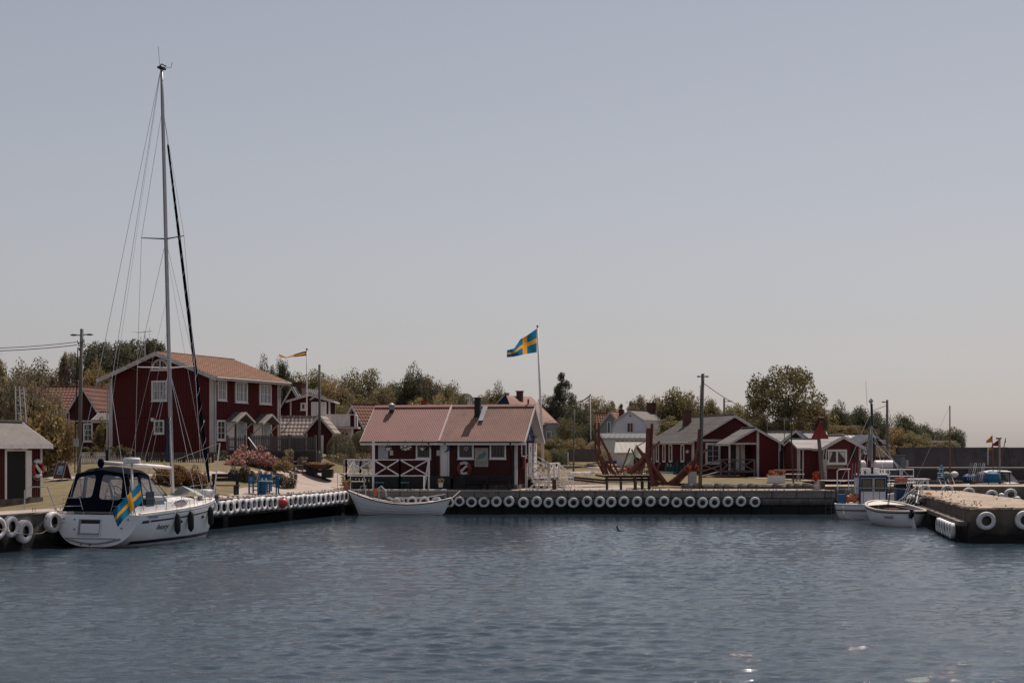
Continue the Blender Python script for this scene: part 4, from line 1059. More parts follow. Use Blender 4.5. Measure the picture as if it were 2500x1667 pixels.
# ---------------------------------------------------------------- sailboat
SO = Vector((-16.7, 57.25, 0)); srz = -math.atan2(.29, .957); L = 9.6
sb = thing('sailboat', 'white sailboat with tall mast and navy cockpit canopy moored stern towards us', 'sailboat', SO, srz)
SM = Matrix.Translation(SO) @ Matrix.Rotation(srz, 4, 'Z')
def Bt(t): return 1.9 + .05 * ((3 - t) / 3) ** 2 if t < 3 else 1.9 * max(.0, 1 - ((t - 3) / (L - 3)) ** 2.2) + .02
def zd(t): return 1.30 + .38 * (t / L) ** 1.5
def zk(t):
    if t < 3: return -.5 + .52 * ((3 - t) / 3) ** 2
    if t > 6: return -.5 + .7 * ((t - 6) / 3.0) ** 2.2 + (max(0, t - 9) * .6)
    return -.5
def sec(t, side, n=12):
    r_ = []
    for i in range(n + 1):
        ph = pi / 2 * i / n; s_ = max(0, sin(ph)) ** 1.3; z = zd(t) - (zd(t) - zk(t)) * s_
        b_ = Bt(t) * max(0, cos(ph)) ** .62; yy_ = t - (zd(t) - z) * .22 * max(0, 1 - t / 2) - max(0, t - 7.5) / 2.1 * (zd(t) - z) * .45
        r_.append((side * b_, yy_, z))
    return r_
ts = [0, .15, .5, 1, 1.6, 2.3, 3, 3.8, 4.6, 5.4, 6.2, 7, 7.6, 8.2, 8.7, 9.1, 9.4, 9.6]
mb = MB()
rings = [sec(t, 1) + sec(t, -1)[::-1][1:] for t in ts]
mb.loft(rings); mb.build('hull', GEL, sb, smooth=True)
tr = MB(); r0 = rings[0]; tr.add([(x, y - .004, z) for x, y, z in r0], [tuple(range(len(r0)))]); tr.build('transom', GEL, sb)
dk = MB(); dk.loft([[(-Bt(t) * k, t, zd(t) + .06 * (1 - k * k) - .01) for k in (-1, -.5, 0, .5, 1)] for t in ts]); dk.build('deck', mat('deck_white', (.62, .58, .54), .5, (.55, .51, .47), 3, .5), sb, smooth=True)
def hp(t, z, side=1, off=.012):
    s_ = (zd(t) - z) / (zd(t) - zk(t)); ph = math.asin(min(1, max(0, s_) ** (1 / 1.3))); b_ = Bt(t) * max(0, cos(ph)) ** .62
    return (side * (b_ + off), t - (zd(t) - z) * .22 * max(0, 1 - t / 2) - max(0, t - 7.5) / 2.1 * (zd(t) - z) * .45, z)
def stripe(name, z0, z1, t0, t1, m, sides=(1, -1), n=30):
    for sd in sides:
        mb = MB(); a = [t0 + (t1 - t0) * i / n for i in range(n + 1)]
        mb.loft([[hp(t, z0(t), sd), hp(t, (z0(t) + z1(t)) / 2, sd, .014), hp(t, z1(t), sd)] for t in a]); mb.build(name, m, sb, smooth=True)
stripe('boot_stripe', lambda t: .10, lambda t: .23, .4, 8.7, NAVYP)
stripe('cove_stripe', lambda t: zd(t) - .34, lambda t: zd(t) - .28 + .03 * max(0, 1 - t / 3), .95, 9.0, NAVYP)
stripe('cove_stripe', lambda t: zd(t) - .36, lambda t: zd(t) - .25, .35, .85, NAVYP, (1,))
stripe('rub_rail', lambda t: zd(t) - .10, lambda t: zd(t) - .07, .5, 9.3, GREYP)
for sd in (1, -1):
    mb = MB(); mb.tube([(sd * (Bt(t) - .03), t, zd(t) + .04) for t in ts], .035, 6); mb.build('toe_rail', WHITE, sb, smooth=True)
def hulltext(body_, t, z, size, m, shear=0, sx=1):
    p = Vector(hp(t, z, 1, .03)); q = Vector(hp(t + .5, z, 1, .03)); u_ = Vector(hp(t, z + .2, 1, .03))
    text('lettering', body_, size, frame_matrix(p, q - p, (u_ - p) - (q - p).normalized() * (u_ - p).dot((q - p).normalized())), m, sb, shear=shear, sx=sx)
hulltext('Ivory', 1.95, zd(2) - .60, .36, INK, .35, 1.2)
hulltext('BAVARIA', 1.1, zd(2) - .17, .12, GREYP, 0, 1.6)
for t in (3.35, 5.6):
    p = Vector(hp(t, zd(t) - .5, 1, .02)); mb = MB(); mb.add([(p.x + .0, p.y + cos(a) * .16, p.z + sin(a) * .07) for a in [2 * pi * i / 12 for i in range(12)]], [tuple(range(12))]); mb.build('porthole', BLACK, sb)
# transom fittings
def TP(b_, z, off=.02): return (b_, -(1.30 - z) * .22 - off, z)
mb = MB(); mb.add([TP(-.78, .50), TP(.22, .50), TP(.22, 1.10), TP(-.78, 1.10)], [(0, 1, 2, 3)]); mb.build('swim_recess_panel', mat('recess_shade', (.30, .30, .31), .5), sb)  # flat panels on the transom; recess shade painted in grey and black
mb = MB(); mb.add([TP(-.68, .95, .028), TP(.18, .95, .028), TP(.18, 1.08, .028), TP(-.68, 1.08, .028)], [(0, 1, 2, 3)], BLACK)
mb.add([TP(-.68, .56, .028), TP(.18, .56, .028), TP(.18, .93, .028), TP(-.68, .93, .028)], [(0, 1, 2, 3)], GEL); mb.build('swim_step', None, sb)
fr = MB()
for a_, b_ in (((-.8, .48), (.24, .48)), ((.24, .48), (.24, 1.12)), ((.24, 1.12), (-.8, 1.12)), ((-.8, 1.12), (-.8, .48))): fr.bar(TP(*a_, .03), TP(*b_, .03), .03, .03)
fr.build('recess_frame', GEL, sb)
fr = MB(); fr.tube([TP(-1.3 + 2.5 * i / 14, .36 - .20 * sin(pi * i / 14), .05) for i in range(15)], .035, 6); fr.tube([TP(-1.3 + 2.5 * i / 14, .36, .05) for i in range(15)], .02, 6); fr.build('swim_platform', mat('platform_grey', (.42, .43, .45), .4), sb, smooth=True)
for b_, z in ((-.95, .72), (1.2, .78), (-1.0, 1.1), (-.55, .12), (-.15, .1), (.95, .3), (-1.5, 1.12), (1.45, 1.12)):
    mb = MB(); mb.tube([TP(b_, z, 0), TP(b_, z, .05)], .035, 8); mb.build('fitting', STEEL, sb)
# canopy
vin = bpy.data.materials.new('clear_vinyl'); vin.use_nodes = True; vn, vl = vin.node_tree.nodes, vin.node_tree.links; vn.clear()
tr_ = vn.new('ShaderNodeBsdfTransparent'); tr_.inputs[0].default_value = (.86, .86, .9, 1)
gl_ = vn.new('ShaderNodeBsdfGlossy'); gl_.inputs['Roughness'].default_value = .12; gl_.inputs[0].default_value = (.6, .62, .68, 1)
df_ = vn.new('ShaderNodeBsdfDiffuse'); df_.inputs[0].default_value = (.35, .36, .40, 1)
m1 = vn.new('ShaderNodeMixShader'); m1.inputs[0].default_value = .22; m2 = vn.new('ShaderNodeMixShader'); m2.inputs[0].default_value = .12; vo = vn.new('ShaderNodeOutputMaterial')
vl.new(tr_.outputs[0], m1.inputs[1]); vl.new(df_.outputs[0], m1.inputs[2]); vl.new(m1.outputs[0], m2.inputs[1]); vl.new(gl_.outputs[0], m2.inputs[2]); vl.new(m2.outputs[0], vo.inputs[0])
can = MB().tube([(-1.1, .5, 2.9), (1.1, .5, 2.9)], .012, 4).build('canopy', STEEL, sb)
NAVY2 = mat('faded_navy_canvas', (.05, .065, .10), .85, (.035, .045, .075), 5, .6)
def pan(name, q, hole=None, m=NAVY, rad=.35):
    a, b, c, d = map(Vector, q)
    def pt(u, v): return a.lerp(b, u).lerp(d.lerp(c, u), v)
    mb = MB()
    if hole is None:
        mb.add([a, b, c, d], [(0, 1, 2, 3)]); mb.build(name, m, can); return
    u0, v0, u1, v1 = hole; N = 24; out, inn = [], []
    for i in range(N):
        t = 2 * pi * i / N + pi / 4; cx_, sy_ = cos(t), sin(t); k = max(abs(cx_), abs(sy_)); ox, oy = cx_ / k, sy_ / k
        e = .3; ix = math.copysign(abs(cx_) ** e, cx_); iy = math.copysign(abs(sy_) ** e, sy_)
        out.append(pt(.5 + ox / 2, .5 + oy / 2)); inn.append(pt((u0 + u1) / 2 + ix * (u1 - u0) / 2, (v0 + v1) / 2 + iy * (v1 - v0) / 2))
    mb.add(out + inn, [(i, (i + 1) % N, (i + 1) % N + N, i + N) for i in range(N)]); mb.build(name, m, can)
    mb = MB(); mb.add(inn, [tuple(range(N))]); mb.build('vinyl_window', vin, can)
rb_, rt_ = 1.42, 2.92
RL, RC, RR = (-1.6, -.02, rb_), (-.15, -.05, rb_), (1.28, 0, rb_)
TL, TC, TR_ = (-1.28, .45, rt_), (-.08, .4, 3.1), (1.1, .45, rt_)
pan('rear_panel', (RL, RC, TC, TL), (.16, .34, .86, .90)); pan('rear_panel', (RC, RR, TR_, TC), (.10, .30, .84, .90))
for s_ in (1, -1):
    B0, B1, B2, B3 = ((1.28 if s_ > 0 else -1.6), 0, rb_), (s_ * 1.4, 1.1, 1.5), (s_ * 1.4, 2.0, 1.6), (s_ * 1.3, 3.3, 1.70)
    T0, T1, T2, T3 = ((1.1 if s_ > 0 else -1.28), .45, rt_), (s_ * 1.22, 1.1, 3.0), (s_ * 1.2, 1.9, 2.86), (s_ * 1.0, 2.45, 2.62)
    pan('side_panel', (B0, B1, T1, T0), (.22, .34, .88, .88)); pan('side_panel', (B1, B2, T2, T1), (.14, .25, .9, .86), NAVY)
    pan('sprayhood_side', (B2, B3, T3, T2), (.10, .12, .86, .84), NAVY2)
arch = lambda t, hw, zs, zc: [(-hw, t, zs), (-hw * .72, t, zs + (zc - zs) * .62), (0, t, zc), (hw * .72, t, zs + (zc - zs) * .62), (hw, t, zs)]
mb = MB(); mb.loft([arch(.43, 1.2, 2.90, 3.08), arch(.75, 1.24, 2.97, 3.2), arch(1.1, 1.25, 3.0, 3.24), arch(1.9, 1.2, 2.86, 3.16)]); mb.build('roof_cloth', NAVY, can, smooth=True)
mb = MB(); mb.loft([arch(1.9, 1.2, 2.86, 3.16), arch(2.45, 1.0, 2.62, 2.86)]); mb.build('sprayhood_top', NAVY2, can, smooth=True)
for a_, b_ in ((-1.05, -.35), (-.35, .35), (.35, 1.05)):
    pan('sprayhood_window', ((a_ * 1.2, 3.35, 1.95), (b_ * 1.2, 3.35, 1.95), (b_, 2.45, 2.72), (a_, 2.45, 2.72)), (.06, .08, .94, .92), NAVY2)
mb = MB()
for t, hw in ((.45, 1.12), (1.1, 1.2), (1.9, 1.18), (2.4, .95)): mb.tube([(-hw - .25, 1.1 if t < 1.5 else 2.2, 1.45), (-hw, t, 2.85 - .2 * (t > 2.2))], .014, 5); mb.tube([(hw + .25, 1.1 if t < 1.5 else 2.2, 1.45), (hw, t, 2.85 - .2 * (t > 2.2))], .014, 5)
mb.build('canopy_frame', STEEL, can)
# cockpit, coachroof
mb = MB(); mb.b2(-1.5, -1.15, .1, 3.2, 1.3, 1.62); mb.b2(1.1, 1.4, .1, 3.2, 1.3, 1.62); mb.b2(-1.2, 1.2, 2.9, 3.2, 1.3, 1.9); mb.build('coaming', GEL, sb)
mb = MB(); mb.tube([(cos(a) * .42, 1.25, 2.0 + sin(a) * .42) for a in [2 * pi * i / 20 for i in range(20)]], .02, 6, closed=True); mb.tube([(-.42, 1.25, 2), (.42, 1.25, 2)], .012, 4); mb.tube([(0, 1.25, 1.5), (0, 1.25, 2.42)], .02, 4); mb.build('steering_wheel', STEEL, sb)
mb = MB(); mb.box((0, 1.5, 1.65), (.35, .3, .7)); mb.build('pedestal', GEL, sb)
mb = MB(); mb.box((.75, 2.2, 1.72), (.4, 1.2, .14)); mb.box((-.75, 2.2, 1.72), (.4, 1.4, .14)); mb.build('cushion', mat('cushion_pink', (.38, .20, .19), .9), sb)
def croof(t): k = (t - 2.9) / 4.4; return (1.32 - .75 * k ** 1.4, zd(t) + .44 * (1 - k ** 3) + .02)
mb = MB(); rs_ = []
for i in range(11):
    t = 2.9 + 4.4 * i / 10; w_, z_ = croof(t); z0_ = zd(t) - .02
    rs_.append([(w_ + .12, t, z0_), (w_ + .02, t, z0_ + (z_ - z0_) * .75), (w_ - .15, t, z_), (0, t, z_ + .07), (-w_ + .15, t, z_), (-w_ - .02, t, z0_ + (z_ - z0_) * .75), (-w_ - .12, t, z0_)])
mb.loft(rs_, capa=True, capb=True); mb.build('coachroof', mat('deck_white2', (.62, .59, .57), .4), sb, smooth=False)
for sd in (1, -1):
    mb = MB(); vs = []
    for a in [2 * pi * i / 16 for i in range(16)]:
        t = 4.55 + cos(a) * .75; w_, z_ = croof(t); vs.append((sd * (w_ + .085 - .05 * (sin(a) + .2)), t, zd(t) + .2 + sin(a) * .13))
    mb.add(vs, [tuple(range(16))]); mb.build('saloon_window', mat('tinted_window', (.16, .13, .15), .15), sb)
    mb = MB(); mb.tube([(sd * (croof(3.5 + .1 * i)[0] + .08), 3.5 + .1 * i, zd(5.5) + .12 + .3 * sin(pi * i / 17)) for i in range(18)], .02, 5); mb.build('window_moulding', GEL, sb)
for sd in (1, -1):
    mb = MB(); mb.tube([(sd * 1.0, 3.5, zd(4) + .50), (sd * .8, 6.0, zd(6) + .42)], .02, 5); mb.build('grab_rail', STEEL, sb)
# mast, boom and rigging
mx, mt0 = 0.0, 5.84; ztop = 20.55; rk = .70
def MP(z, db=0, dt=0): return (mx + db - .12 * (z - 2) / 18.5, mt0 + dt - rk * (z - 2.05) / 18.5, z)
mb = MB(); mb.tube([MP(2.0), MP(8), MP(14), MP(19), MP(ztop)], [.095, .093, .088, .08, .065], 12); ms = mb.build('mast', ALU, sb, smooth=True)
mb = MB(); mb.bar(MP(2.4, 0, -.085), MP(ztop - .3, 0, -.075), .02, .03); mb.build('sail_track', GREYP, ms)
mb = MB(); mb.box(MP(ztop + .02), (.2, .42, .08)); mb.tube([MP(ztop, .0, -.15), MP(ztop + .9, -.02, -.2)], .008, 4); mb.tube([MP(ztop + .1, 0, .1), MP(ztop + .1, .25, .35), MP(ztop + .35, .3, .4)], .012, 4); mb.tube([MP(ztop + .05, -.15, 0), MP(ztop + .2, .0, 0), MP(ztop + .1, .2, .05)], .03, 6); mb.build('masthead', BLACK, ms)
Lw, Up = 1.42, 1.05
def SP(z, sp, sd): p = MP(z); return (p[0] + sd * sp, p[1] - .28, z + .05)
for z, sp in ((7.5, Lw), (13.15, Up)):
    for sd in (1, -1): mb = MB(); mb.tube([MP(z), SP(z, sp, sd)], [.035, .02], 6); mb.build('spreader', WHITE if z < 8 else GREYP, ms)
def line(name, pts, r=.010, m=STEEL, par=None):
    mb = MB(); mb.tube(pts, r, 4, cap=False); return mb.build(name, m, par or sb)
for sd in (1, -1):
    line('shroud', [MP(18.9), SP(13.15, Up, sd), SP(7.5, Lw, sd), (sd * 1.72, 5.5, zd(5.5))])
    line('shroud', [MP(13.1), SP(7.5, Lw, sd)]); line('shroud', [MP(7.4), (sd * 1.62, 5.2, zd(5))]); line('shroud', [MP(7.4), (sd * 1.6, 6.0, zd(6))])
    line('backstay', [MP(ztop - .1, 0, -.1), (sd * .35 - .3, .9, 6.5), (sd * 1.45, .05, zd(0))], .011)
FS0, FS1 = Vector((0, 9.25, zd(9.2) + .25)), Vector(MP(18.7, 0, .09))
line('forestay', [FS0, FS1], .012)
mb = MB(); prof = [(.03, .05), (.09, .085), (.4, .078), (.7, .062), (.915, .045), (.92, .015)]
mb.tube([FS0.lerp(FS1, a) for a, _ in prof], [r_ for _, r_ in prof], 8); fsl = mb.build('furled_foresail', NAVY, sb, smooth=True)
mb = MB(); dirf = (FS1 - FS0).normalized(); a1 = dirf.orthogonal().normalized(); b1 = dirf.cross(a1); hx = []
for i in range(260):
    s_ = .06 + .82 * i / 259; rr_ = .086 - .035 * (s_ - .06) / .82; an_ = i * .44; hx.append(FS0.lerp(FS1, s_) + (a1 * cos(an_) + b1 * sin(an_)) * rr_)
mb.tube(hx, .010, 4); mb.build('spiral_cord', WHITE, fsl)
mb = MB(); mb.cyl(FS0 - Vector((0, 0, .12)), .12, .12, 10); mb.build('furler_drum', BLACK, sb)
mb = MB(); p0, p1 = Vector(MP(3.12, 0, -.1)), Vector((-.35, .95, 3.38)); mb.tube([p0, p1], .078, 10); bo_ = mb.build('boom', WHITE, sb, smooth=True)
mb = MB(); mb.ball(p1 + Vector((-.02, -.12, -.02)), .14, 10, sz=1.4); mb.build('boom_end_cover', NAVY, bo_, smooth=True)
line('vang', [MP(2.3, 0, -.1), p0.lerp(p1, .3)], .03, BLACK); line('boom_line', [MP(2.75, 0, -.1), (-.1, 3.2, 2.95)], .018, ROPE)
mb = MB(); mb.loft([[(MP(z)[0] - .1 - w_, MP(z)[1] - .1 + a_ * .05, z) for a_ in (-1, 1)] + [(MP(z)[0] - .06, MP(z)[1] - .1 + a_ * .05, z) for a_ in (1, -1)] for z, w_ in ((3.35, .10), (3.7, .10), (4.4, .05), (5.3, .015))], close=True, capa=True, capb=True); mb.build('halyard_bag', mat('deep_blue_bag', (.008, .03, .08), .7), sb)
line('spinnaker_pole', [(.9, 7.9, zd(8) + .1), (1.0, 8.3, 4.2)], .03, WHITE); line('pole_lift', [(1.0, 8.3, 4.2), MP(3.4, .05, 0)], .012, ROPE)
for z, t in ((10.5, 3.2), (9.2, 2.4)): line('lazy_jack', [MP(z, 0, -.08), p0.lerp(p1, t / 5)], .006)
line('topping_lift', [MP(ztop - .15, 0, -.09), p1], .006); line('halyard', [MP(12.2, .06, .05), (.95, 7.6, zd(7.6))], .007)
# radar pole, solar panel, rails
mb = MB(); mb.tube([(1.45, .25, 1.3), (1.4, .3, 3.35)], .045, 8); rp_ = mb.build('radar_pole', WHITE, sb, smooth=True)
mb = MB(); mb.lathe([(.02, .0), (.30, .0), (.34, .04), (.34, .18), (.30, .24), (.02, .25)], 20, (1.4, .3, 3.35)); mb.build('radar_dome', WHITE, rp_)
mb = MB(); mb.bar((1.68, 1.2, 1.6), (1.68, 1.2, 2.2), .6, .03, up=(1, 0, 0)); so_ = mb.build('solar_panel', NAVYP, sb)
mb = MB()
for i in range(4):
    for j in range(5): mb.box((1.705, .98 + i * .15, 1.68 + j * .11), (.006, .012, .012))
mb.build('cell_dots', WHITE, so_, kind='stuff')
def pulpit(pts, name):
    mb = MB(); mb.tube(pts, .016, 6); return mb.build(name, STEEL, sb)
for sd in (1, -1):
    pulpit([(sd * 1.65, .05, 1.3), (sd * 1.6, .05, 1.95), (sd * .8, -.02, 1.98), (sd * .6, 0, 1.3)], 'pushpit'); pulpit([(sd * 1.62, .05, 1.62), (sd * .7, -.01, 1.64)], 'pushpit')
    pulpit([(sd * .75, 8.2, zd(8.2)), (sd * .6, 8.5, zd(8.2) + .62), (sd * .12, 9.5, zd(9.5) + .62), (sd * .08, 9.4, zd(9.5))], 'pulpit'); pulpit([(sd * .68, 8.35, zd(8.2) + .32), (sd * .12, 9.45, zd(9.4) + .32)], 'pulpit')
    st = [2.2, 3.4, 4.6, 6.0, 7.2]
    for t in st: mb = MB(); mb.tube([(sd * (Bt(t) - .06), t, zd(t)), (sd * (Bt(t) - .06), t, zd(t) + .62)], .013, 5); mb.build('stanchion', STEEL, sb)
    for dz_ in (.33, .61): line('guard_wire', [(sd * 1.6, .05, 1.3 + dz_)] + [(sd * (Bt(t) - .06), t, zd(t) + dz_) for t in st] + [(sd * .62, 8.45, zd(8.3) + dz_)], .006)
mb = MB(); mb.loft([[(-.9, 7.0, zd(7) + .3), (-.2, 7.0, zd(7) + .75), (.6, 7.0, zd(7) + .35)], [(-.8, 8.0, zd(8) + .15), (-.2, 8.1, zd(8) + .5), (.5, 8.0, zd(8) + .15)]]); mb.build('deck_tarp', mat('grey_blue_tarp', (.28, .31, .34), .7), sb)
mb = MB(); mb.tube([(.1, 8.2, zd(8) + .35), (.55, 8.5, zd(8) + .32)], .17, 10); mb.build('deck_fender', WHITE, sb, smooth=True)
mb = MB(); mb.bar((0, 9.3, zd(9.5) + .08), (0, 9.95, zd(9.5) + .12), .14, .08); mb.bar((0, 9.7, zd(9.5) + .05), (0, 9.95, zd(9.5) - .25), .06, .16); mb.build('anchor', STEEL, sb)
for i in range(5): mb = MB(); mb.box((R.uniform(-.9, 1.3), R.uniform(6.8, 8.6), zd(8) + .12), (.12, .25, .16)); mb.build('deck_gear', (BLACK, STEEL, GREYP)[i % 3], sb)
# fenders hanging on the starboard side
for t, lab in ((2.93, 'black fender hanging just right of the name on the sailboat hull'), (4.05, 'black fender in the middle of the sailboat starboard side'), (6.5, 'black fender hanging nearest the sailboat bow')):
    p = SM @ Vector(hp(t, zd(t) - .55, 1, .14)); tt_ = thing('fender', lab, 'fender', p, srz, 'black fenders on the sailboat')
    mb = MB(); mb.lathe([(.001, -.44), (.05, -.43), (.07, -.38), (.125, -.3), (.13, 0), (.125, .3), (.07, .38), (.05, .44), (.001, .45)], 12); mb.build('fender_body', BLACKR, tt_, smooth=True)
    mb = MB(); mb.tube([(0, 0, .44), (-.1, 0, .98)], .01, 4); mb.build('fender_line', ROPE, tt_)
line('flagstaff', [(1.72, .05, 1.3), (1.55, -.25, 3.05)], .018, BROWNW)
A_, B_, C_, D_ = (P(341, 1177, 56.2), P(347, 1224, 56.3), P(287, 1284, 55.9), P(274, 1248, 55.9))
flag(A_, B_, C_, D_, 'blue flag with yellow cross drooping over the sailboat transom', rip=.06)
# mooring lines
o = MB().tube([SM @ Vector((-1.5, .1, 1.3)), LQ(57.9, -.3, 1.55)], .014, 4).build('mooring_line', ROPE); tag(o, 'mooring line from the sailboat stern to the quay', 'rope')
t = thing('quay_ring', 'small steel mooring frame on the quay left of the sailboat', 'mooring ring', LQ(57.0, -.5, 1.43))
mb = MB(); mb.tube([(0, 0, 0), (0, 0, .14), (.1, 0, .14), (.1, 0, 0)], .012, 5); mb.build('staple', RUST, t); mb = MB(); mb.tube([(.05, 0, .1), (2.3, 1.2, .55)], .012, 4); mb.build('line', ROPE, t)
t = thing('quay_rail', 'low white tubular handrail beside the sailboat stern', 'railing', LQ(58.2, -.5, 1.43), RQ - pi / 2)
mb = MB(); mb.tube([(-1.3, 0, 0), (-1.3, 0, .8), (-.9, 0, .95), (-.2, 0, .95), (.2, 0, .0)], .025, 6); mb.build('rail', STEEL, t)

# ---------------------------------------------------------------- double-ended hulls
def dhull(root, L, Bm, sheer, keel, m, n=24, fine=2.2, ful=1.5, inner=None, thick=.05, flare=.8, name='hull', depth=.5, rake=.35):
    def bb(u): return max(.02, Bm / 2 * (max(0, 1 - abs(2 * u - 1) ** fine)) ** (1 / ful))
    def ring(u, k=1.0, dz=0, low=None):
        zs = sheer(u) + dz; z_k = keel(u) if low is None else low; out = []; b_ = bb(u) * k
        for i in range(15):
            ph = pi / 2 * (1 - i / 7); c_ = abs(cos(ph)) ** flare; s_ = 1 - abs(sin(ph)) ** 1.4
            z = z_k + (zs - z_k) * s_ ; 
            xx_ = L * (u - .5); e = (2 * u - 1); xx_ -= e ** 5 * rake * (zs - z)
            out.append((math.copysign(b_ * c_, -cos(ph) if i > 7 else cos(ph)) if False else (b_ * c_ * (1 if i < 7 else -1)), xx_, z))
        return out
    def ring2(u, k=1.0, low=None):
        zs = sheer(u); z_k = keel(u) if low is None else low; b_ = bb(u) * k; out = []
        for i in range(15):
            a = -1 + i / 7                                     # -1 .. 1 across
            s_ = abs(a); ph = pi / 2 * (1 - s_); c_ = cos(ph) ** flare if s_ > 0 else 0
            z = zs - (zs - z_k) * sin(ph) ** 1.4
            e = 2 * u - 1; out.append((math.copysign(b_ * c_, a), L * (u - .5) - e ** 5 * rake * (zs - z), z))
        return out
    us = [.5 - .5 * cos(pi * i / n) for i in range(n + 1)]
    mb = MB(); mb.loft([ring2(u) for u in us]); h_ = mb.build(name, m, root, smooth=True)
    if inner:
        mb = MB(); mb.loft([[(x_ * .93, y_, z_ + .01) for x_, y_, z_ in ring2(u, 1, low=min(depth, sheer(u) - .12))] for u in us]); mb.build('inner_lining', inner, root, smooth=True)
    return bb, ring2, us
def gunwale(root, bb, L, sheer, us, m, r=.035, k=1.0, name='gunwale', dz=0):
    for sd in (1, -1): mb = MB(); mb.tube([(sd * bb(u) * k, L * (u - .5), sheer(u) + dz) for u in us], r, 6); mb.build(name, m, root, smooth=True)
def strakes(root, ring2, us, m, idx=(2, 3, 4, 5)):
    for i in idx:
        for j in (i, 14 - i): mb = MB(); mb.tube([tuple(Vector(ring2(u)[j]) * 1.0) for u in us[1:-1]], .018, 4); mb.build('strake', m, root)

# white clinker boat along the centre quay, bow to the left
rbt = thing('rowboat', 'white clinker rowboat with its bow to the left at the centre quay', 'rowboat', (P(976, 0, 84.6).x, 84.6, 0), radians(90))
sh = lambda u: .64 + .78 * max(0, (u - .42) / .58) ** 1.9 + .34 * max(0, (.42 - u) / .42) ** 2
bb, r2, us = dhull(rbt, 6.1, 1.75, sh, lambda u: .02 - .12 + .25 * abs(2 * u - 1) ** 8, mat('boat_white', (.72, .72, .73), .4, (.62, .61, .61), 3, .5), inner=mat('boat_inside', (.50, .46, .43), .6), depth=.42, flare=.55, rake=.45)
strakes(rbt, r2, us, mat('boat_white', None), (1, 2, 3, 4, 5, 6)); gunwale(rbt, bb, 6.1, sh, us, BROWNW, .038)
gunwale(rbt, bb, 6.1, sh, us, WHITE, .035, .95, 'inwale', .02)
mb = MB(); mb.loft([[(-bb(u) * .9, 6.1 * (u - .5), sh(u) - .02), (0, 6.1 * (u - .5), sh(u) + .03), (bb(u) * .9, 6.1 * (u - .5), sh(u) - .02)] for u in (.76, .82, .88, .94, .985)]); mb.build('foredeck', mat('boat_inside', None), rbt, smooth=True)
mb = MB(); mb.b2(-.75, .75, -.2, .0, .5, .54); mb.b2(-.7, .7, -1.5, -1.3, .5, .54); mb.b2(-.6, .6, .9, 1.3, .55, .6); mb.build('thwart', mat('boat_inside', None), rbt)
mb = MB(); mb.tube([(-.45, 2.5, 1.15), (-.45, 2.25, 1.72), (.3, 2.05, 1.74), (.35, 2.05, 1.05)], .022, 6); mb.build('bow_rail', STEEL, rbt)
for sd in (1, -1): mb = MB(); mb.tube([(sd * .78, .3, .68), (sd * .78, .1, .98), (sd * .8, -1.4, 1.0), (sd * .55, -2.7, 1.22), (sd * .5, -2.72, .9)], .024, 6); mb.build('side_rail', STEEL, rbt)
mb = MB(); mb.b2(-.25, .25, .35, .75, .55, .82); mb.ball((0, .2, .78), .26, 12); mb.build('outboard_cover', mat('dull_grey_cover', (.33, .31, .30), .7), rbt)
mb = MB(); mb.bar((.35, .9, .95), (.1, .2, .7), .12, .12); mb.build('tiller', BROWNW, rbt)
mb = MB(); mb.tube([(0, 1.25, .6), (0, 1.25, 1.55)], .03, 6); mb.tube([(0, 1.35, 1.5), (0, 1.1, 1.68), (0, .85, 1.4), (0, .8, 1.1)], .06, 6); mb.build('post', GREYL, rbt)
mb = MB(); mb.box((0, 1.45, 1.35), (.14, .18, .42)); mb.build('orange_float', ORANGE, rbt)
mb = MB(); mb.b2(-.3, .3, -2.0, -1.7, .6, .8); mb.build('white_box', WHITE, rbt)
o = MB().tube([P(1100, 1218, 84.5), P(1108, 1212, 84.9), P(1122, 1199, 85.8), P(1126, 1196, 86.1)], .03, 5).build('mooring_line', ROPE); tag(o, 'mooring rope from the white rowboat stern up to the quay', 'rope')

# white dinghy seen from its stern, right
dn = thing('dinghy', 'open white round dinghy with rudder moored in front of the fishing boat', 'dinghy', (19.85, 73.7, 0), radians(6))
sh2 = lambda u: .72 + .42 * u ** 2 + .06 * (1 - u) ** 2
bb, r2, us = dhull(dn, 4.8, 2.55, sh2, lambda u: -.25 + .3 * abs(2 * u - 1) ** 5, GEL, fine=2.4, ful=1.9, inner=mat('dinghy_inside', (.34, .29, .28), .6), depth=.35, flare=.6, rake=.12)
gunwale(dn, bb, 4.8, sh2, us, mat('cream_rub', (.52, .46, .40), .6), .07, 1.0); gunwale(dn, bb, 4.8, lambda u: sh2(u) - .08, us, BROWNW, .022, 1.02, 'rub_strip')
mb = MB(); mb.loft([[(-bb(u) * .9, 4.8 * (u - .5), sh2(u)), (0, 4.8 * (u - .5), sh2(u) + .06), (bb(u) * .9, 4.8 * (u - .5), sh2(u))] for u in (.74, .82, .9, .985)]); mb.build('foredeck', mat('cream_deck', (.55, .50, .45), .5), dn, smooth=True)
mb = MB(); mb.b2(-.35, .35, .2, .7, .38, .82); mb.build('engine_box', mat('red_box', (.16, .03, .025), .6), dn)
mb = MB(); mb.add([(-.03, -2.32, .70), (-.03, -2.85, -.2), (-.03, -2.35, -.2), (-.03, -2.2, .72), (.03, -2.32, .70), (.03, -2.85, -.2), (.03, -2.35, -.2), (.03, -2.2, .72)], [(0, 1, 2, 3), (7, 6, 5, 4), (0, 4, 5, 1), (1, 5, 6, 2), (2, 6, 7, 3), (3, 7, 4, 0)]); mb.build('rudder', WHITE, dn)
mb = MB(); mb.bar((0, -2.35, .85), (-.55, -1.5, 1.0), .09, .09); mb.bar((0, -2.35, .85), (-.1, -2.42, .45), .12, .3); mb.build('tiller', BLACK, dn)
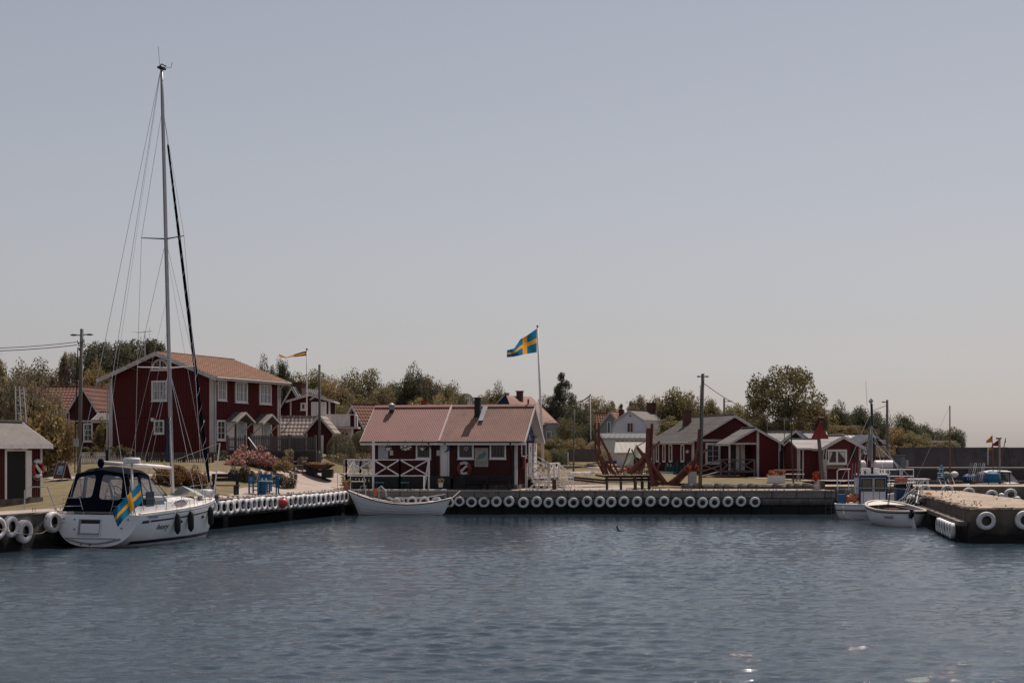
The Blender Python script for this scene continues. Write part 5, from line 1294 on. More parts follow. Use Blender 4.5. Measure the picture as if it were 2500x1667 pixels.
mb = MB(); mb.tube([(-.85, -1.2, .6), (-.55, -.9, 2.3)], .022, 5); mb.tube([(-.3, .4, .8), (-.55, -.9, 2.0)], .015, 5); mb.build('staff', BLACK, dn)
for sd, t_ in ((-1, .215), (1, .2)):
    pts_ = []
    u_ = t_ * .62 + .03; j = 2 if sd < 0 else 12
    p = Vector(r2(u_)[j]); q = Vector(r2(u_ + .06)[j]); up_ = Vector(r2(u_)[1 if sd < 0 else 13])
    dx = (q - p).normalized() * (-1 if sd < 0 else 1); uv = (up_ - p); uv -= dx * uv.dot(dx); nn_ = dx.cross(uv.normalized())
    text('lettering', 'HANÖ', .20, frame_matrix(p + nn_ * .03, dx, uv), INK, dn, sx=1.15)

# fishing boat
fbm = thing('fishing_boat', 'small white fishing boat with blue trimmed wheelhouse and mast by the quay end', 'fishing boat', (20.75, 81.3, 0), radians(-46))
LF = 6.6
sh3 = lambda u: .80 + .55 * max(0, (u - .4) / .6) ** 2 + .10 * max(0, .4 - u)
bb, r2, us = dhull(fbm, LF, 2.7, sh3, lambda u: -.35 + .4 * abs(2 * u - 1) ** 6, mat('boat_white', None), fine=3.2, ful=1.9, inner=mat('boat_inside', None), depth=.45, flare=.55, rake=.2)
strakes(fbm, r2, us, mat('boat_white', None), (3, 4, 5)); gunwale(fbm, bb, LF, lambda u: sh3(u) - .32, us, BROWNW, .03, .985, 'rub_strip'); gunwale(fbm, bb, LF, sh3, us, WHITE, .04)
wh = MB(); wrz = radians(46) - radians(2)
def WL(x, y, z): a = wrz; c0 = Vector((-.15, -.25, 0)); return (c0.x + x * cos(a) - y * sin(a), c0.y + x * sin(a) + y * cos(a), z)
def wbox(name, x0, x1, y0, y1, z0, z1, m, par=fbm):
    mb = MB(); v = [WL(x, y, z) for z in (z0, z1) for x, y in ((x0, y0), (x1, y0), (x1, y1), (x0, y1))]
    mb.add(v, [(3, 2, 1, 0), (4, 5, 6, 7), (0, 1, 5, 4), (1, 2, 6, 5), (2, 3, 7, 6), (3, 0, 4, 7)]); return mb.build(name, m, par)
WHT = mat('wheelhouse_white', (.74, .74, .76), .45, (.64, .64, .66), 3, .6)
BTR = mat('boat_blue_trim', (.02, .05, .13), .5)
whs = wbox('wheelhouse', -.78, .78, -.75, .75, .5, 2.42, WHT)
wbox('roof', -.9, .9, -.85, .85, 2.42, 2.50, WHITE, whs); wbox('roof_band', -.8, .8, -.78, .78, 2.28, 2.418, BTR, whs)
for x in (-.80, .70): wbox('corner_post', x, x + .1, -.79, -.70, .55, 2.28, BTR, whs)
wbox('door_gap', -.01, .01, -.77, -.752, .7, 2.28, GREYP, whs)
for x0_, x1_ in ((-.62, -.1), (.13, .62)):
    wbox('window_rubber', x0_ - .05, x1_ + .05, -.775, -.752, 1.52, 2.24, BLACKR, whs); wbox('pane', x0_, x1_, -.785, -.776, 1.58, 2.18, mat('wheelhouse_glass', (.13, .11, .09), .12), whs)
wbox('side_window', .785, .80, -.4, .4, 1.6, 2.15, GLASS, whs)
wbox('roof_hatch', -.5, .45, -.4, .3, 2.5, 2.82, WHITE, whs)
def wline(name, pts, r, m, par=fbm): mb = MB(); mb.tube([WL(*p) for p in pts], r, 6); return mb.build(name, m, par)
ym = -.3; xm_ = .02
z_ = lambda py: EYE - (py - YH) * 81 / F
mt_ = wline('mast', [(xm_, ym, 2.5), (xm_, ym, z_(985))], .055, GREYL); wline('mast_collar', [(xm_, ym - .02, 2.5), (xm_, ym, 2.85)], .12, BLACK, mt_)
wline('mast_upper', [(xm_ + .03, ym - .02, z_(1040)), (xm_ - .02, ym - .02, z_(985))], .07, NAVYP, mt_)
mb = MB(); c_ = Vector(WL(xm_ - .05, ym, z_(979))); mb.add([c_ + Vector(v) for v in ((-.17, 0, 0), (0, -.17, 0), (.17, 0, 0), (0, .17, 0), (0, 0, .18), (0, 0, -.18))], [(0, 1, 4), (1, 2, 4), (2, 3, 4), (3, 0, 4), (1, 0, 5), (2, 1, 5), (3, 2, 5), (0, 3, 5)]); mb.build('radar_reflector', GREYL, mt_)
wline('antenna', [(-.25, ym, z_(990)), (-.32, ym, z_(930))], .012, WHITE, mt_)
for e in ((-.8, .6, 2.5), (.9, .5, 2.6), (-.7, -.7, 2.5), (1.0, -.6, 2.5)): wline('stay', [(xm_, ym, z_(1050)), e], .012, STEEL, mt_)
wline('furled_sail', [(xm_ - .12, ym, z_(1060)), (xm_ - .18, ym, z_(1095)), (xm_ - .1, ym, z_(1125))], [.05, .16, .06], SKINNET, mt_)
for x, y in ((-.7, -.6), (-.45, -.7), (-.2, -.6), (.5, -.65), (.75, -.3), (-.85, .1), (.3, .4)): mb = MB(); mb.cyl(WL(x, y, 2.5), .05, R.uniform(.08, .25), 6); mb.build('roof_fitting', R.choice((WHITE, STEEL, BLACK)), whs)
wline('boom', [(.8, -.8, 1.95), (2.35, -.9, 2.02)], .045, WHITE); 
mb = MB(); mb.box(WL(1.55, -.85, 2.17), (.66, .3, .22), rz=wrz); mb.build('orange_raft', mat('faded_orange', (.50, .14, .08), .7), fbm)
wbox('blue_tarp', 1.2, 2.0, -1.2, -.6, 1.0, 1.68, TARPB); wbox('dark_crate', 1.3, 1.9, -.6, -.1, 1.5, 1.95, BLACK)
wbox('blue_barrel', -1.98, -1.55, -.9, -.5, .7, 1.35, mat('bright_blue_plastic', (.015, .10, .26), .5)); wbox('white_crate', -1.5, -1.0, -.55, -.2, .9, 1.62, SKINNET)
for i, (x, c_) in enumerate(((-1.42, ORANGE), (-1.24, YELLOW), (-1.06, ORANGE), (-.92, REDP))): mb = MB(); mb.ball(WL(x, -.75 + .08 * (i % 2), 1.08 + .1 * (i % 2)), .17, 10, sz=1.3); mb.build('net_float', c_, fbm, smooth=True)
mb = MB(); mb.tube([WL(-2.0, -.6, 1.0), WL(-1.95, -.7, 1.62), WL(-.9, -1.0, 1.72), WL(.9, -1.2, 1.72), WL(2.1, -1.2, 1.62), WL(2.2, -1.1, 1.0)], .028, 6); mb.build('rail', GREYL, fbm)
for e0, e1 in (((xm_, ym, z_(1000)), (-2.0, -.5, 1.5)), ((xm_, ym, z_(1040)), (2.1, -1.0, 1.6)), ((xm_, ym, z_(1020)), (.3, 3.0, 1.5)), ((xm_, ym, z_(1075)), (2.35, -.9, 2.05))): wline('rigging_line', [e0, e1], .014, STEEL, mt_)
for i in range(5): x = -1.5 + i * .9; wline('stanchion', [(x, -.95, .8), (x, -.98, 1.68)], .016, GREYP)
for i, (px, top) in enumerate(((2076, 1131), (2083, 1130), (2090, 1127), (2094, 1122))):
    p = P(px, 1215, 80.2); q = P(px + 6, top, 80.2); t = thing('dan_buoy', f'{ORD[i]} dan buoy from the left with furled red flag on the fishing boat', 'marker buoy', p, 0, 'dan buoys on the fishing boat')
    mb = MB(); mb.tube([(0, 0, 0), q - p], .018, 5); mb.build('pole', GREYL, t); a = q - p
    mb = MB(); mb.add([a, a + Vector((-.1, 0, -.1)), a + Vector((-.17, 0, -.55)), a + Vector((.02, .02, -.85)), a + Vector((.03, 0, -.3))], [(0, 1, 2, 3, 4)]); mb.build('flag', mat('dark_red_flag', (.25, .012, .02), .8) if i < 3 else GRN, t)
p = Vector(r2(.30)[12]); 
mtx = lambda zf, s_, b_: text('lettering', b_, s_, frame_matrix(Vector((bb(.32) + .0, LF * (.34 - .5), zf)) + Vector((.03, 0, 0)), (0, 1, 0), (0, 0, 1)), INK, fbm, sx=1.1)
mtx(.72, .13, 'VINGOSTE'); mtx(.54, .15, 'HANÖ')

# net winch, ropes and gear on the pier side
t = thing('fishing_gear', 'heap of nets floats and ropes on the pier ledge beside the dinghy', 'fishing gear', P(2262, 1232, 78.0))
r = random.Random(3)
for i in range(26):
    mb = MB(); c_ = Vector((r.uniform(-.9, .7), r.uniform(-1.2, 1.2), r.uniform(-.1, .4) - i * .0)); mb.ball((0, 0, 0), r.uniform(.08, .19), 8); mb.build('net_lump', (SKINNET, ROPE, GRN, BLACK, WHITE, TARPT)[r.randrange(6)], t, loc=c_)
mb = MB(); mb.ball((.1, 0, .45), .26, 10); mb.build('orange_net', mat('orange_net', (.45, .13, .04), .9), t)
mb = MB()
for i in range(9): mb.tube([(r.uniform(-1.8, -.6), r.uniform(-1, 1), r.uniform(-.2, .2)), (r.uniform(-1.3, .2), r.uniform(-.5, .5), r.uniform(.5, 1.6))], .022, 4)
mb.build('tangled_rope', WHITE, t)
t = thing('net_hauler', 'dark wheel net hauler with white legs at the pier corner', 'net hauler', P(2222, 1238, 80.3))
mb = MB(); mb.tube([(0 + cos(a) * .1, sin(a) * .1, .9 + sin(a) * .5) for a in [2 * pi * i / 16 for i in range(16)]], .1, 6, closed=True); mb.build('wheel', BLACK, t)
for x in (-.25, .3): mb = MB(); mb.tube([(x, 0, 0), (.05, 0, 1.1)], .035, 5); mb.build('leg', GREYL, t)
# ---------------------------------------------------------------- houses behind the yard, left of the hut
H = House('house', 'steep roofed red house with ribbed metal roof behind the big red house', 'house', 674, 108, -10, 2.6, 6, 0, base=1112, ztop=1018)
H.body(REDD, 'y', 2.2, bat=.2, corners=False); H.roof('seam', mat('dark_seam_roof', (.16, .155, .155), .6, (.12, .115, .115), 3, .6), oe=.2, og=.2, ridgecap=False)
mb = MB(); mb.b2(1.0, 1.7, 1.0, 2.0, H.h + 1.0, H.h + 2.6); c_ = mb.build('chimney', BRICK, H.root); mb = MB(); mb.b2(.93, 1.77, .93, 2.07, H.h + 2.6, H.h + 2.7); mb.build('chimney_cap', BRICK, c_)
H = House('dormer_house', 'red dormer storey with two white shuttered openings near the wooden power pole', 'house', 709, 105, 0, 2.9, 3.2, 0, base=1112, ztop=978)
H.body(REDD, 'y', .42, bat=.2, corners=OLDWHITE, cw=.08); H.roof('flat', ETERNIT, oe=.3, og=.25, th=.06, tw=.1)
H.window('f', (734, 983, 747, 1001), 1, 1, fw=.1)
for a_ in ((760, 981, 778, 1014), (782, 981, 797, 1014)): H.panel('shutter', 'f', a_, WHITE, .06)
for v in (764, 769, 773, 786, 791): H.panel('shutter_groove', 'f', (v, 983, v + .8, 1012), GREYP, .02, .055)
mb = MB(); p0, p1 = H.uz('f', 757, 976), H.uz('f', 800, 976); um = (p0[0] + p1[0]) / 2
for a_, b_ in ((p0, (um, p0[1] + .42)), (p1, (um, p1[1] + .42))): mb.bar((a_[0], -.12, a_[1]), (b_[0], -.12, b_[1]), .05, .12)
mb.build('gablet_trim', OLDWHITE, H.root); 
mb = MB(); mb.prism([(p0[0], p0[1]), (p1[0], p1[1]), (um, p0[1] + .42)], -.1, 1.5, 'y'); mb.build('gablet', REDD, H.root)
H = House('garage', 'low red outbuilding with pale pantile roof behind the grey fences', 'outbuilding', 748, 101, -9, 2.0, 1.0, 0, base=1115, ztop=1056)
H.ridge = 'y'
H.body(REDD, 'y', 1.15, bat=.2, cw=.09); H.roof('pantile', TILEG, oe=.15, og=.25, tw=.12)
H.panel('door', 'f', (784, 1062, 790, 1113), WHITE, .04)
H = House('garage', 'pale pantile roofed wing joined to the low red outbuilding', 'outbuilding', 676, 101.5, -3, 3.0, 2.2, 0, base=1115, ztop=1058)
H.body(REDD, 'x', 1.12, bat=.2, corners=False); H.roof('pantile', TILEG, oe=.25, og=.3)
H = House('cottage', 'red cottage with white gable trim and tiled roof behind the round bushes', 'cottage', 897, 112, 35, 3.5, 4.0, 0, base=1112, ztop=1046)
H.body(RED, 'x', 1.85, bat=.2, corners=False); H.roof('pantile', TILED, oe=.3, og=.2, ogb=.3, tw=.26, trim=WHITE)
# white balcony
t = thing('balcony', 'white slatted balcony on posts beside the red cottage gable', 'balcony', P(787, 1112, 104)); by = t.location
f_ = lambda px, py: ((px - 1250) * 104 / F - by.x, EYE - (py - YH) * 104 / F - by.z)
x0_, z0_ = f_(787, 1042); x1_, z1_ = f_(868, 1013)
mb = MB(); mb.b2(x0_, x1_ + .2, -.1, 1.6, z0_ - .12, z0_); mb.build('deck', OLDWHITE, t)
n_ = 26
for i in range(n_):
    if i * 81 / n_ + 787 > 855: continue
    mb = MB(); x = x0_ + (x1_ - x0_) * i / n_; mb.b2(x, x + .075, -.08, -.05, z0_ + .05, z1_); mb.build('baluster', WHITE, t)
mb = MB(); mb.b2(x0_, x1_, -.1, -.03, z1_, z1_ + .06); mb.build('rail', WHITE, t)
mb = MB(); mb.b2(x1_ - .08, x1_, -.1, 0, z0_, z1_); mb.b2(x1_ - .08, x1_, 1.5, 1.6, z0_, z1_); mb.b2(x1_ - .06, x1_, 0, 1.5, z1_, z1_ + .06); mb.build('rail', WHITE, t)
for px in (815, 858): x = f_(px, 0)[0]; mb = MB(); mb.b2(x, x + .12, 0, .12, 0, z0_ - .12); mb.build('post', WHITE, t)
mb = MB(); mb.b2(f_(816, 0)[0], f_(857, 0)[0], .9, 1.0, 0, z0_ - .13); mb.build('back_wall', WHITE, t)
for v in (823, 832, 841): mb = MB(); x = f_(v, 0)[0]; mb.b2(x, x + .13, .86, .9, 1.0, 1.7); mb.build('pane', GLASS, t)

# ---------------------------------------------------------------- houses behind the hut and the lawn
H = House('house', 'house with brown roof and bright blue attic gable behind the hut', 'house', 1206, 138, -20, 2.4, .8, 0, base=1102, ztop=992)
BLG = mat('blue_gable', (.02, .07, .15), .8)
H.body(BLG, 'y', 1.15, bat=.2, corners=False); H.roof('flat', BROWNR, oe=.12, og=.15, tw=.12, th=.06, sides=(0,))
rs = MB()      # big mansard slope falling to the right
A_, B_, C_, D_ = P(1236, 965, 137), P(1297, 968, 146), P(1366, 1036, 144), P(1264, 1036, 133.5)
w = [v - H.O for v in (A_, D_, C_, B_)]; Mi = Matrix.Rotation(-H.rz, 4, 'Z'); w = [Mi @ v for v in w]
rs.add([w[0], w[1], w[2], w[3]] + [v + Vector((0, .1, -.15)) for v in w], [(0, 1, 2, 3), (7, 6, 5, 4), (0, 4, 5, 1), (1, 5, 6, 2), (2, 6, 7, 3), (3, 7, 4, 0)]); rs.build('roof', BROWNR, H.root)
q = Mi @ (P(1269, 975, 140) - H.O); mb = MB(); mb.box((q.x, q.y, q.z), (.55, .5, 1.6)); c_ = mb.build('chimney', BRICK, H.root); mb = MB(); mb.box((q.x, q.y, q.z + .8), (.68, .62, .1)); mb.build('chimney_cap', BRICK, c_)
H = House('house', 'pale green grey house wall with one window right of the flagpole', 'house', 1270, 141, -14, 3.75, 4, 0, base=1102, ztop=1034)
PALE = mat('pale_grey_green', (.36, .37, .37), .8, (.31, .32, .33), 3, .5, stretch=(6, 6, .4))
H.body(PALE, 'flat', 0, bat=.25, corners=False); H.window('f', (1334, 1052, 1347, 1074), 2, 1, fw=.1)
mb = MB(); mb.b2(-.1, H.W + .15, -.15, 0, H.h - .02, H.h + .1); mb.build('cornice', OLDWHITE, H.root)
H = House('house', 'low pale roofed house half hidden under the tall dark tree', 'house', 1330, 165, 20, 3.2, 5, 0, base=1090, ztop=1022)
H.body(PALE, 'x', 1.2, corners=False); H.roof('flat', mat('pale_roof', (.30, .27, .26), .8), oe=.5, og=.6, tw=.12)
# orange tile house with pale blue gable
H = House('house', 'light blue house with orange tiled roof left of the white gambrel house', 'house', 1462, 158, -14, 2.6, 5, 0, base=1110, ztop=1042)
PB = mat('pale_blue_wall', (.27, .31, .33), .8, (.22, .26, .28), 3, .5)
H.body(PB, 'y', 1.6, bat=0, corners=False); H.roof('pantile', TILE, oe=.25, og=.2, tw=.16); H.window('f', (1482, 1029, 1491, 1058), 1, 1, fw=.09, gm=mat('blue_pane', (.10, .17, .25), .2))
q = H.W * .5 + .6; H.chimney(q + .2, 2.6, .5, .5, H.h + .9, H.h + 1.9)
H = House('house', 'low orange tiled house left of the small white flagpole', 'house', 1416, 161, 4, 4.0, 3.5, 0, base=1110, ztop=1052)
H.body(PB, 'x', 2.0, corners=False); H.roof('pantile', TILE, oe=.3, og=.3, tw=.1)
# white gambrel house
WW = mat('white_render', (.72, .71, .72), .8, (.64, .63, .65), 2, .6)
H = House('gambrel_house', 'white gambrel gabled house with red framed window and dark side wall', 'house', 1488, 146, -30, 4.6, 6.0, 0, base=1130, ztop=1066)
H.body(WW, 'y', 2.62, gambrel=(.6, 1.6), corners=False); H.roof('flat', ETERNIT, oe=.12, og=.12, tw=.12, th=.06)
mb = MB(); H.fbox(mb, 'r', 0, H.D, .003, .05, 0, H.h); mb.build('side_cladding', mat('dark_slate_wall', (.045, .045, .052), .85, (.03, .03, .035), 3, .8), H.root)
H.window('f', (1531, 1031, 1547, 1056), 2, 1, fw=.07, gm=mat('reddish_curtain', (.16, .07, .06), .3))
H.chimney(H.W / 2 + .15, 4.9, .75, .7, H.h + 2.0, H.h + 3.5, BRICK)
H.panel('vent', 'f', (1537, 1013, 1541, 1017), GREYP, .02)
H = House('extension', 'plain white lower extension with dark metal roof in front of the gambrel house', 'extension', 1465, 141, -10, 4.3, 3.6, 0, base=1134, ztop=1069)
H.body(WW, 'x', .42, plinth=.4, pm=mat('grey_plinth', (.12, .13, .15), .9), corners=False); H.roof('seam', DARKR, oe=.2, og=.15, tw=.06, th=.04, ridgecap=False)
H.panel('vent_pipe', 'f', (1505, 1082, 1508, 1090), BLACK, .1)
H = House('shed', 'white boarded lean shed with cream corrugated roof before the gambrel house', 'shed', 1506, 131, -8, 2.6, 3, 0, base=1137, ztop=1102)
H.body(WHITE, 'x', .95, bat=.22, corners=False); H.roof('corr', mat('cream_sheet', (.42, .38, .34), .6), oe=.25, og=.2, tw=.08, th=.04)
H.panel('doorway', 'f', (1547, 1104, 1575, 1136), REDD, .04); H.panel('door_post', 'f', (1539, 1101, 1543, 1137), WHITE, .06)
t = thing('tarpaulin', 'pale green tarpaulin heap behind the red timbers', 'tarpaulin', P(1552, 1140, 122))
mb = MB(); mb.loft([[(-1.1, 0, 0), (-.6, -.5, .4), (0, -.3, .9), (.6, .2, .6), (.9, .5, 0)], [(-.8, .8, 0), (-.2, .6, 1.2), (.1, .7, 2.0), (.5, .8, 1.3), (.9, .9, 0)]]); mb.build('sheet', mat('pale_green_sheet', (.20, .24, .16), .8), t)

# ---------------------------------------------------------------- long red building with porch
H = House('boathouse', 'long dark red building with grey sheet roof and narrow windows behind the timbers', 'boathouse', 1691, 112, 12.6, 6.8, 10.2, 0, base=1166, ztop=1076)
lb = H
H.body(REDB, 'y', 1.95, bat=.22, cw=.13, corners=OLDWHITE); H.roof('bigcorr', ETERNIT, oe=.35, og=.3, tw=.13, gutter=GREYL)
for (a_, b_) in ((1603, 1610), (1619, 1626), (1634.5, 1642), (1663.5, 1671.5), (1588.5, 1593)): H.window('l', (a_, 1084, b_, 1128), 1, 1, fw=.14, gm=DARK, sill=False)
for a_, b_ in ((1597, 1598.5),): H.panel('trim_post', 'l', (a_, 1080, b_, 1132), OLDWHITE, .06)
mb = MB(); u, z = H.uz('f', 1700, 1076)[0], H.h + .05; H.fbox(mb, 'f', .15, 3.0, 0, .06, z - .1, z + .08); mb.build('belt_board', OLDWHITE, H.root)
H.window('f', (1722, 1081, 1758, 1132), 2, 3, fw=.16, gm=mat('mirror_glass', (.10, .11, .14), .08))
mb = MB(); u, z = H.uz('l', 1682, 1102); mb.ball(H.loc('l', u, .1, z), .16, 8, PAPER); mb.build('wall_lamp', None, H.root)
H.chimney(2.2, 7.5, .6, .55, H.h + .8, H.h + 2.5, BRICK)
# nets and teal tarps against the wall
t = thing('net_pile', 'teal nets piled against the long red building wall', 'nets', P(1655, 1158, 113.5)); r = random.Random(9)
for i in range(9):
    mb = MB(); x = -.9 + i * .27; hh = r.uniform(.7, 1.25); mb.loft([[(cos(a) * .2 + x, sin(a) * .2 - .2 + i * -.12, 0) for a in [2 * pi * k / 8 for k in range(8)]], [(cos(a) * .16 + x, sin(a) * .16 - .2 + i * -.12, hh * .7) for a in [2 * pi * k / 8 for k in range(8)]], [(cos(a) * .04 + x, sin(a) * .04 - .1 + i * -.12, hh) for a in [2 * pi * k / 8 for k in range(8)]]], close=True, capb=True)
    mb.build('net', mat('teal_net', (.015, .07, .075), .9, (.008, .03, .035), 8, 1), t)
mb = MB(); mb.b2(-2.6, 1.6, -.6, -.45, .0, .25); mb.build('kerb', GREYL, t)
# porch extension
K = House('boathouse_porch', 'small gabled red porch building with white posts and open veranda', 'porch', 1905, 108, 5, 3.9, 3.6, 0, base=1163, ztop=1081, anchor='R')
K.W = 3.9
px_split = K.uz('f', 1849, 1100)[0]
K.ridge, K.rise, K.gam = 'y', 1.08, None
W_, D_, h_ = K.W, K.D, K.h
mb = MB(); mb.prism([(px_split, -1), (W_, -1), (W_, h_), (W_ / 2, h_ + 1.08), (px_split, h_ + 1.08 * px_split / (W_ / 2))] if px_split < W_ / 2 else [(px_split, -1), (W_, -1), (W_, h_), (px_split, h_ + 1.08 * (W_ - px_split) / (W_ / 2))], 0, D_, 'y'); mb.build('wall', RED, K.root)
mb = MB(); z = .1
while z < h_ + .9:
    e_ = W_ - .08 if z < h_ else W_ - (z - h_) / 1.08 * W_ / 2 - .06
    if e_ > px_split + .2: mb.b2(px_split + .1, e_, -.025, 0, z, z + .10)
    z += .13
mb.build('clapboards', RED, K.root, kind='stuff')
mb = MB(); mb.prism([(-.05, h_ - .1), (px_split, h_ - .1), (px_split, h_ + 1.0), (W_ / 2 - .1, h_ + 1.02)], .05, .2, 'y'); mb.build('gable_board', RED, K.root)
K.roof('flat', FELT, oe=.25, og=.25, tw=.14, th=.06)
for v in (1782, 1808): u = K.uz('f', v, 1100)[0]; mb = MB(); mb.b2(u - .05, u + .07, .1, .22, .1, h_); mb.build('post', OLDWHITE if v == 1782 else GREYW, K.root)
mb = MB(); mb.b2(px_split - .05, px_split + .12, -.06, .1, 0, h_ + .95); mb.build('corner_board', OLDWHITE, K.root)
mb = MB(); mb.b2(W_ - .15, W_ + .02, -.06, .1, 0, h_); mb.build('corner_board', OLDWHITE, K.root)
mb = MB(); mb.b2(0, px_split, 0.02, .12, h_ - .12, h_ + .02); mb.build('beam', OLDWHITE, K.root)
K.panel('back_wall', 'f', (1783, 1083, 1848, 1148), REDD, .02, -2.2); 
mb = MB(); a0, z0 = K.uz('f', 1812, 1149); a1, z1 = K.uz('f', 1834, 1084); mb.b2(a0, a1, 1.9, 1.95, z0, z1); mb.build('door', WHITE, K.root)
mb = MB(); a0, z0 = K.uz('f', 1795, 1149); a1, z1 = K.uz('f', 1811, 1084); mb.b2(a0, a1, 1.92, 1.96, z0, z1); mb.build('curtain', mat('brown_curtain', (.06, .05, .045), .9), K.root)
mb = MB(); mb.b2(-.2, px_split, .0, 2.3, .35, .45); mb.build('deck', GREYW, K.root)
mb = MB(); mb.tube([(W_ + .15, -.2, h_ - .1), (W_ + .15, -.1, h_ - .4), (W_ - .05, -.1, h_ - .7), (W_ - .05, -.1, .2)], .045, 6); mb.build('downpipe', BLACK, K.root)
# weathered ramp railing in front
t = thing('ramp', 'weathered wooden ramp with crossed grey railing in front of the porch', 'ramp', P(1716, 1167, 106.5), radians(3))
g_ = lambda px: (px - 1716) * 106.5 / F
xs_ = [g_(v) for v in (1716, 1760, 1794, 1843)]; zt_ = .95 + .45
xrail(t, (xs_[1], 0, 0), (xs_[2], 0, 0), 1, .55, 1.4, w=.08, m=GREYW, zp=0); xrail(t, (xs_[2], 0, 0), (xs_[3], 0, 0), 1, .55, 1.4, w=.08, m=GREYW, zp=0)
for dz_ in (.0, .45, .9): mb = MB(); mb.bar((xs_[0], 0, .12 + dz_ * .9), (xs_[1], 0, .5 + dz_), .06, .08); mb.build('rail', GREYW, t)
mb = MB(); mb.bar((xs_[0], 0, 1.0), (xs_[1], 0, .5), .03, .08); mb.build('cross_brace', GREYW, t)
mb = MB(); mb.add([(xs_[0] - .4, .1, .0), (xs_[1], .1, .5), (xs_[1], 1.2, .5), (xs_[0] - .4, 1.2, 0)], [(0, 1, 2, 3)]); mb.b2(xs_[1], xs_[3], .1, 1.2, .4, .5); mb.build('deck', GREYW, t)
# sheds to the right
METG = mat('grey_blue_roof', (.22, .235, .26), .55, (.18, .19, .21), 3, .5)
H = House('shed', 'grey roofed open shed between the porch and the red beacon shed', 'shed', 1905, 112, -14, 2.4, 5, 0, base=1166, ztop=1084)
H.body(mat('shaded_interior_boards', (.03, .026, .026), .9), 'y', 1.0, corners=False, bat=.2); H.roof('seam', METG, oe=.35, og=.3, tw=.14, ridgecap=False)  # solid walls; near-black colour stands for the shade inside the open shed
H = House('shed', 'far pale roofed shed behind the open shed', 'shed', 1890, 122, 0, 4.5, 3, 0, base=1150, ztop=1084)
H.body(REDD, 'x', 1.0, corners=False); H.roof('flat', mat('pale_roof', None), oe=.3, og=.3, tw=.1)
H = House('shed', 'red beacon shed with curtained double window and pale roof', 'shed', 2012, 103, 7, 2.75, 5.5, 0, base=1172, ztop=1090, anchor='L')
RR_ = mat('bright_falu_red', (.14, .030, .030), .85, (.11, .024, .025), 2.5, .8, stretch=(6, 6, .4))
H.body(RR_, 'y', .72, bat=.2, cw=.16, corners=OLDWHITE, drop=0); H.roof('flat', mat('pale_felt_roof', (.30, .27, .265), .85, (.24, .215, .21), 3, .6), oe=.4, og=.3, tw=.2, gutter=True)
wf = H.window('f', (2019, 1097, 2067, 1133), 2, 1, fw=.14, mw=.14, gm=GLASS)
u0, z0, u1, z1 = H.rect('f', 2023, 1103, 2063, 1125)
for a_, s_ in ((u0 + .03, 1), ((u0 + u1) / 2 + .08, 0)):
    mb = MB(); w_ = (u1 - u0) / 2 - .16
    mb.add([(a_ + .05, -.035, z1), (a_ + w_ + .05, -.035, z1), (a_ + (.12 if s_ else w_ + .05), -.035, z0 + .15)] if not s_ else [(a_ + .02, -.035, z1), (a_ + w_ * .55, -.035, z1), (a_ + .02, -.035, z0)], [(0, 1, 2)]); mb.build('curtain', PAPER, wf)
mb = MB(); u = H.uz('f', 2040, 1140)[0]; mb.b2(u - .75, u + .6, -.3, -.05, H.uz('f', 2040, 1144)[1], H.uz('f', 2040, 1137)[1]); mb.build('shelf', mat('raw_wood', (.26, .18, .12), .85), H.root)
for v in (2014, 2079): 
    u, z = H.uz('f', v, 1105); mb = MB(); mb.prism([(u - .12, z - .45), (u + .22, z - .5), (u + .2, z + .3), (u + .02, z + .5)], -.08, -.03, 'y'); mb.build('hanging_net', BLACK, H.root)
for x in (.02, H.W - .2): mb = MB(); mb.tube([(x + .1, -.25, H.h - .1), (x + .1, -.1, H.h - .5), (x + .1, -.1, .1)], .055, 6); mb.build('downpipe', OLDWHITE, H.root)
H2 = House('shed', 'red side wing with pale lean roof left of the beacon shed window', 'shed', 1948, 104.5, 4, 1.75, 4, 0, base=1170, ztop=1092)
H2.body(RR_, 'x', .55, bat=.2, corners=OLDWHITE, cw=.1); H2.roof('flat', mat('pale_felt_roof', None), oe=.45, og=.9, ogb=.1, tw=.1, th=.05)
for v in (1948, 1957): u = (v - 1948) * 103 / F; mb = MB(); mb.b2(u, u + .09, -.3, -.2, 0, H2.h - .1); mb.build('post', OLDWHITE, H2.root)
H = House('shed', 'far red shed with small window behind the yellow notice board', 'shed', 2096, 122, 4, 2.4, 4, 0, base=1140, ztop=1084)
H.body(RR_, 'y', .72, bat=.2, corners=False); H.roof('seam', METG, oe=.3, og=.25, tw=.14, ridgecap=False); H.window('f', (2108, 1090, 2121, 1107), 1, 1, fw=.12)
H = House('shed', 'distant blue grey shed roof rising behind the red wing', 'shed', 2078, 126, 30, 2.2, 3, 0, base=1130, ztop=1084)
H.body(REDD, 'x', .7, corners=False); H.roof('seam', METG, oe=.3, og=.3, tw=.1, ridgecap=False)
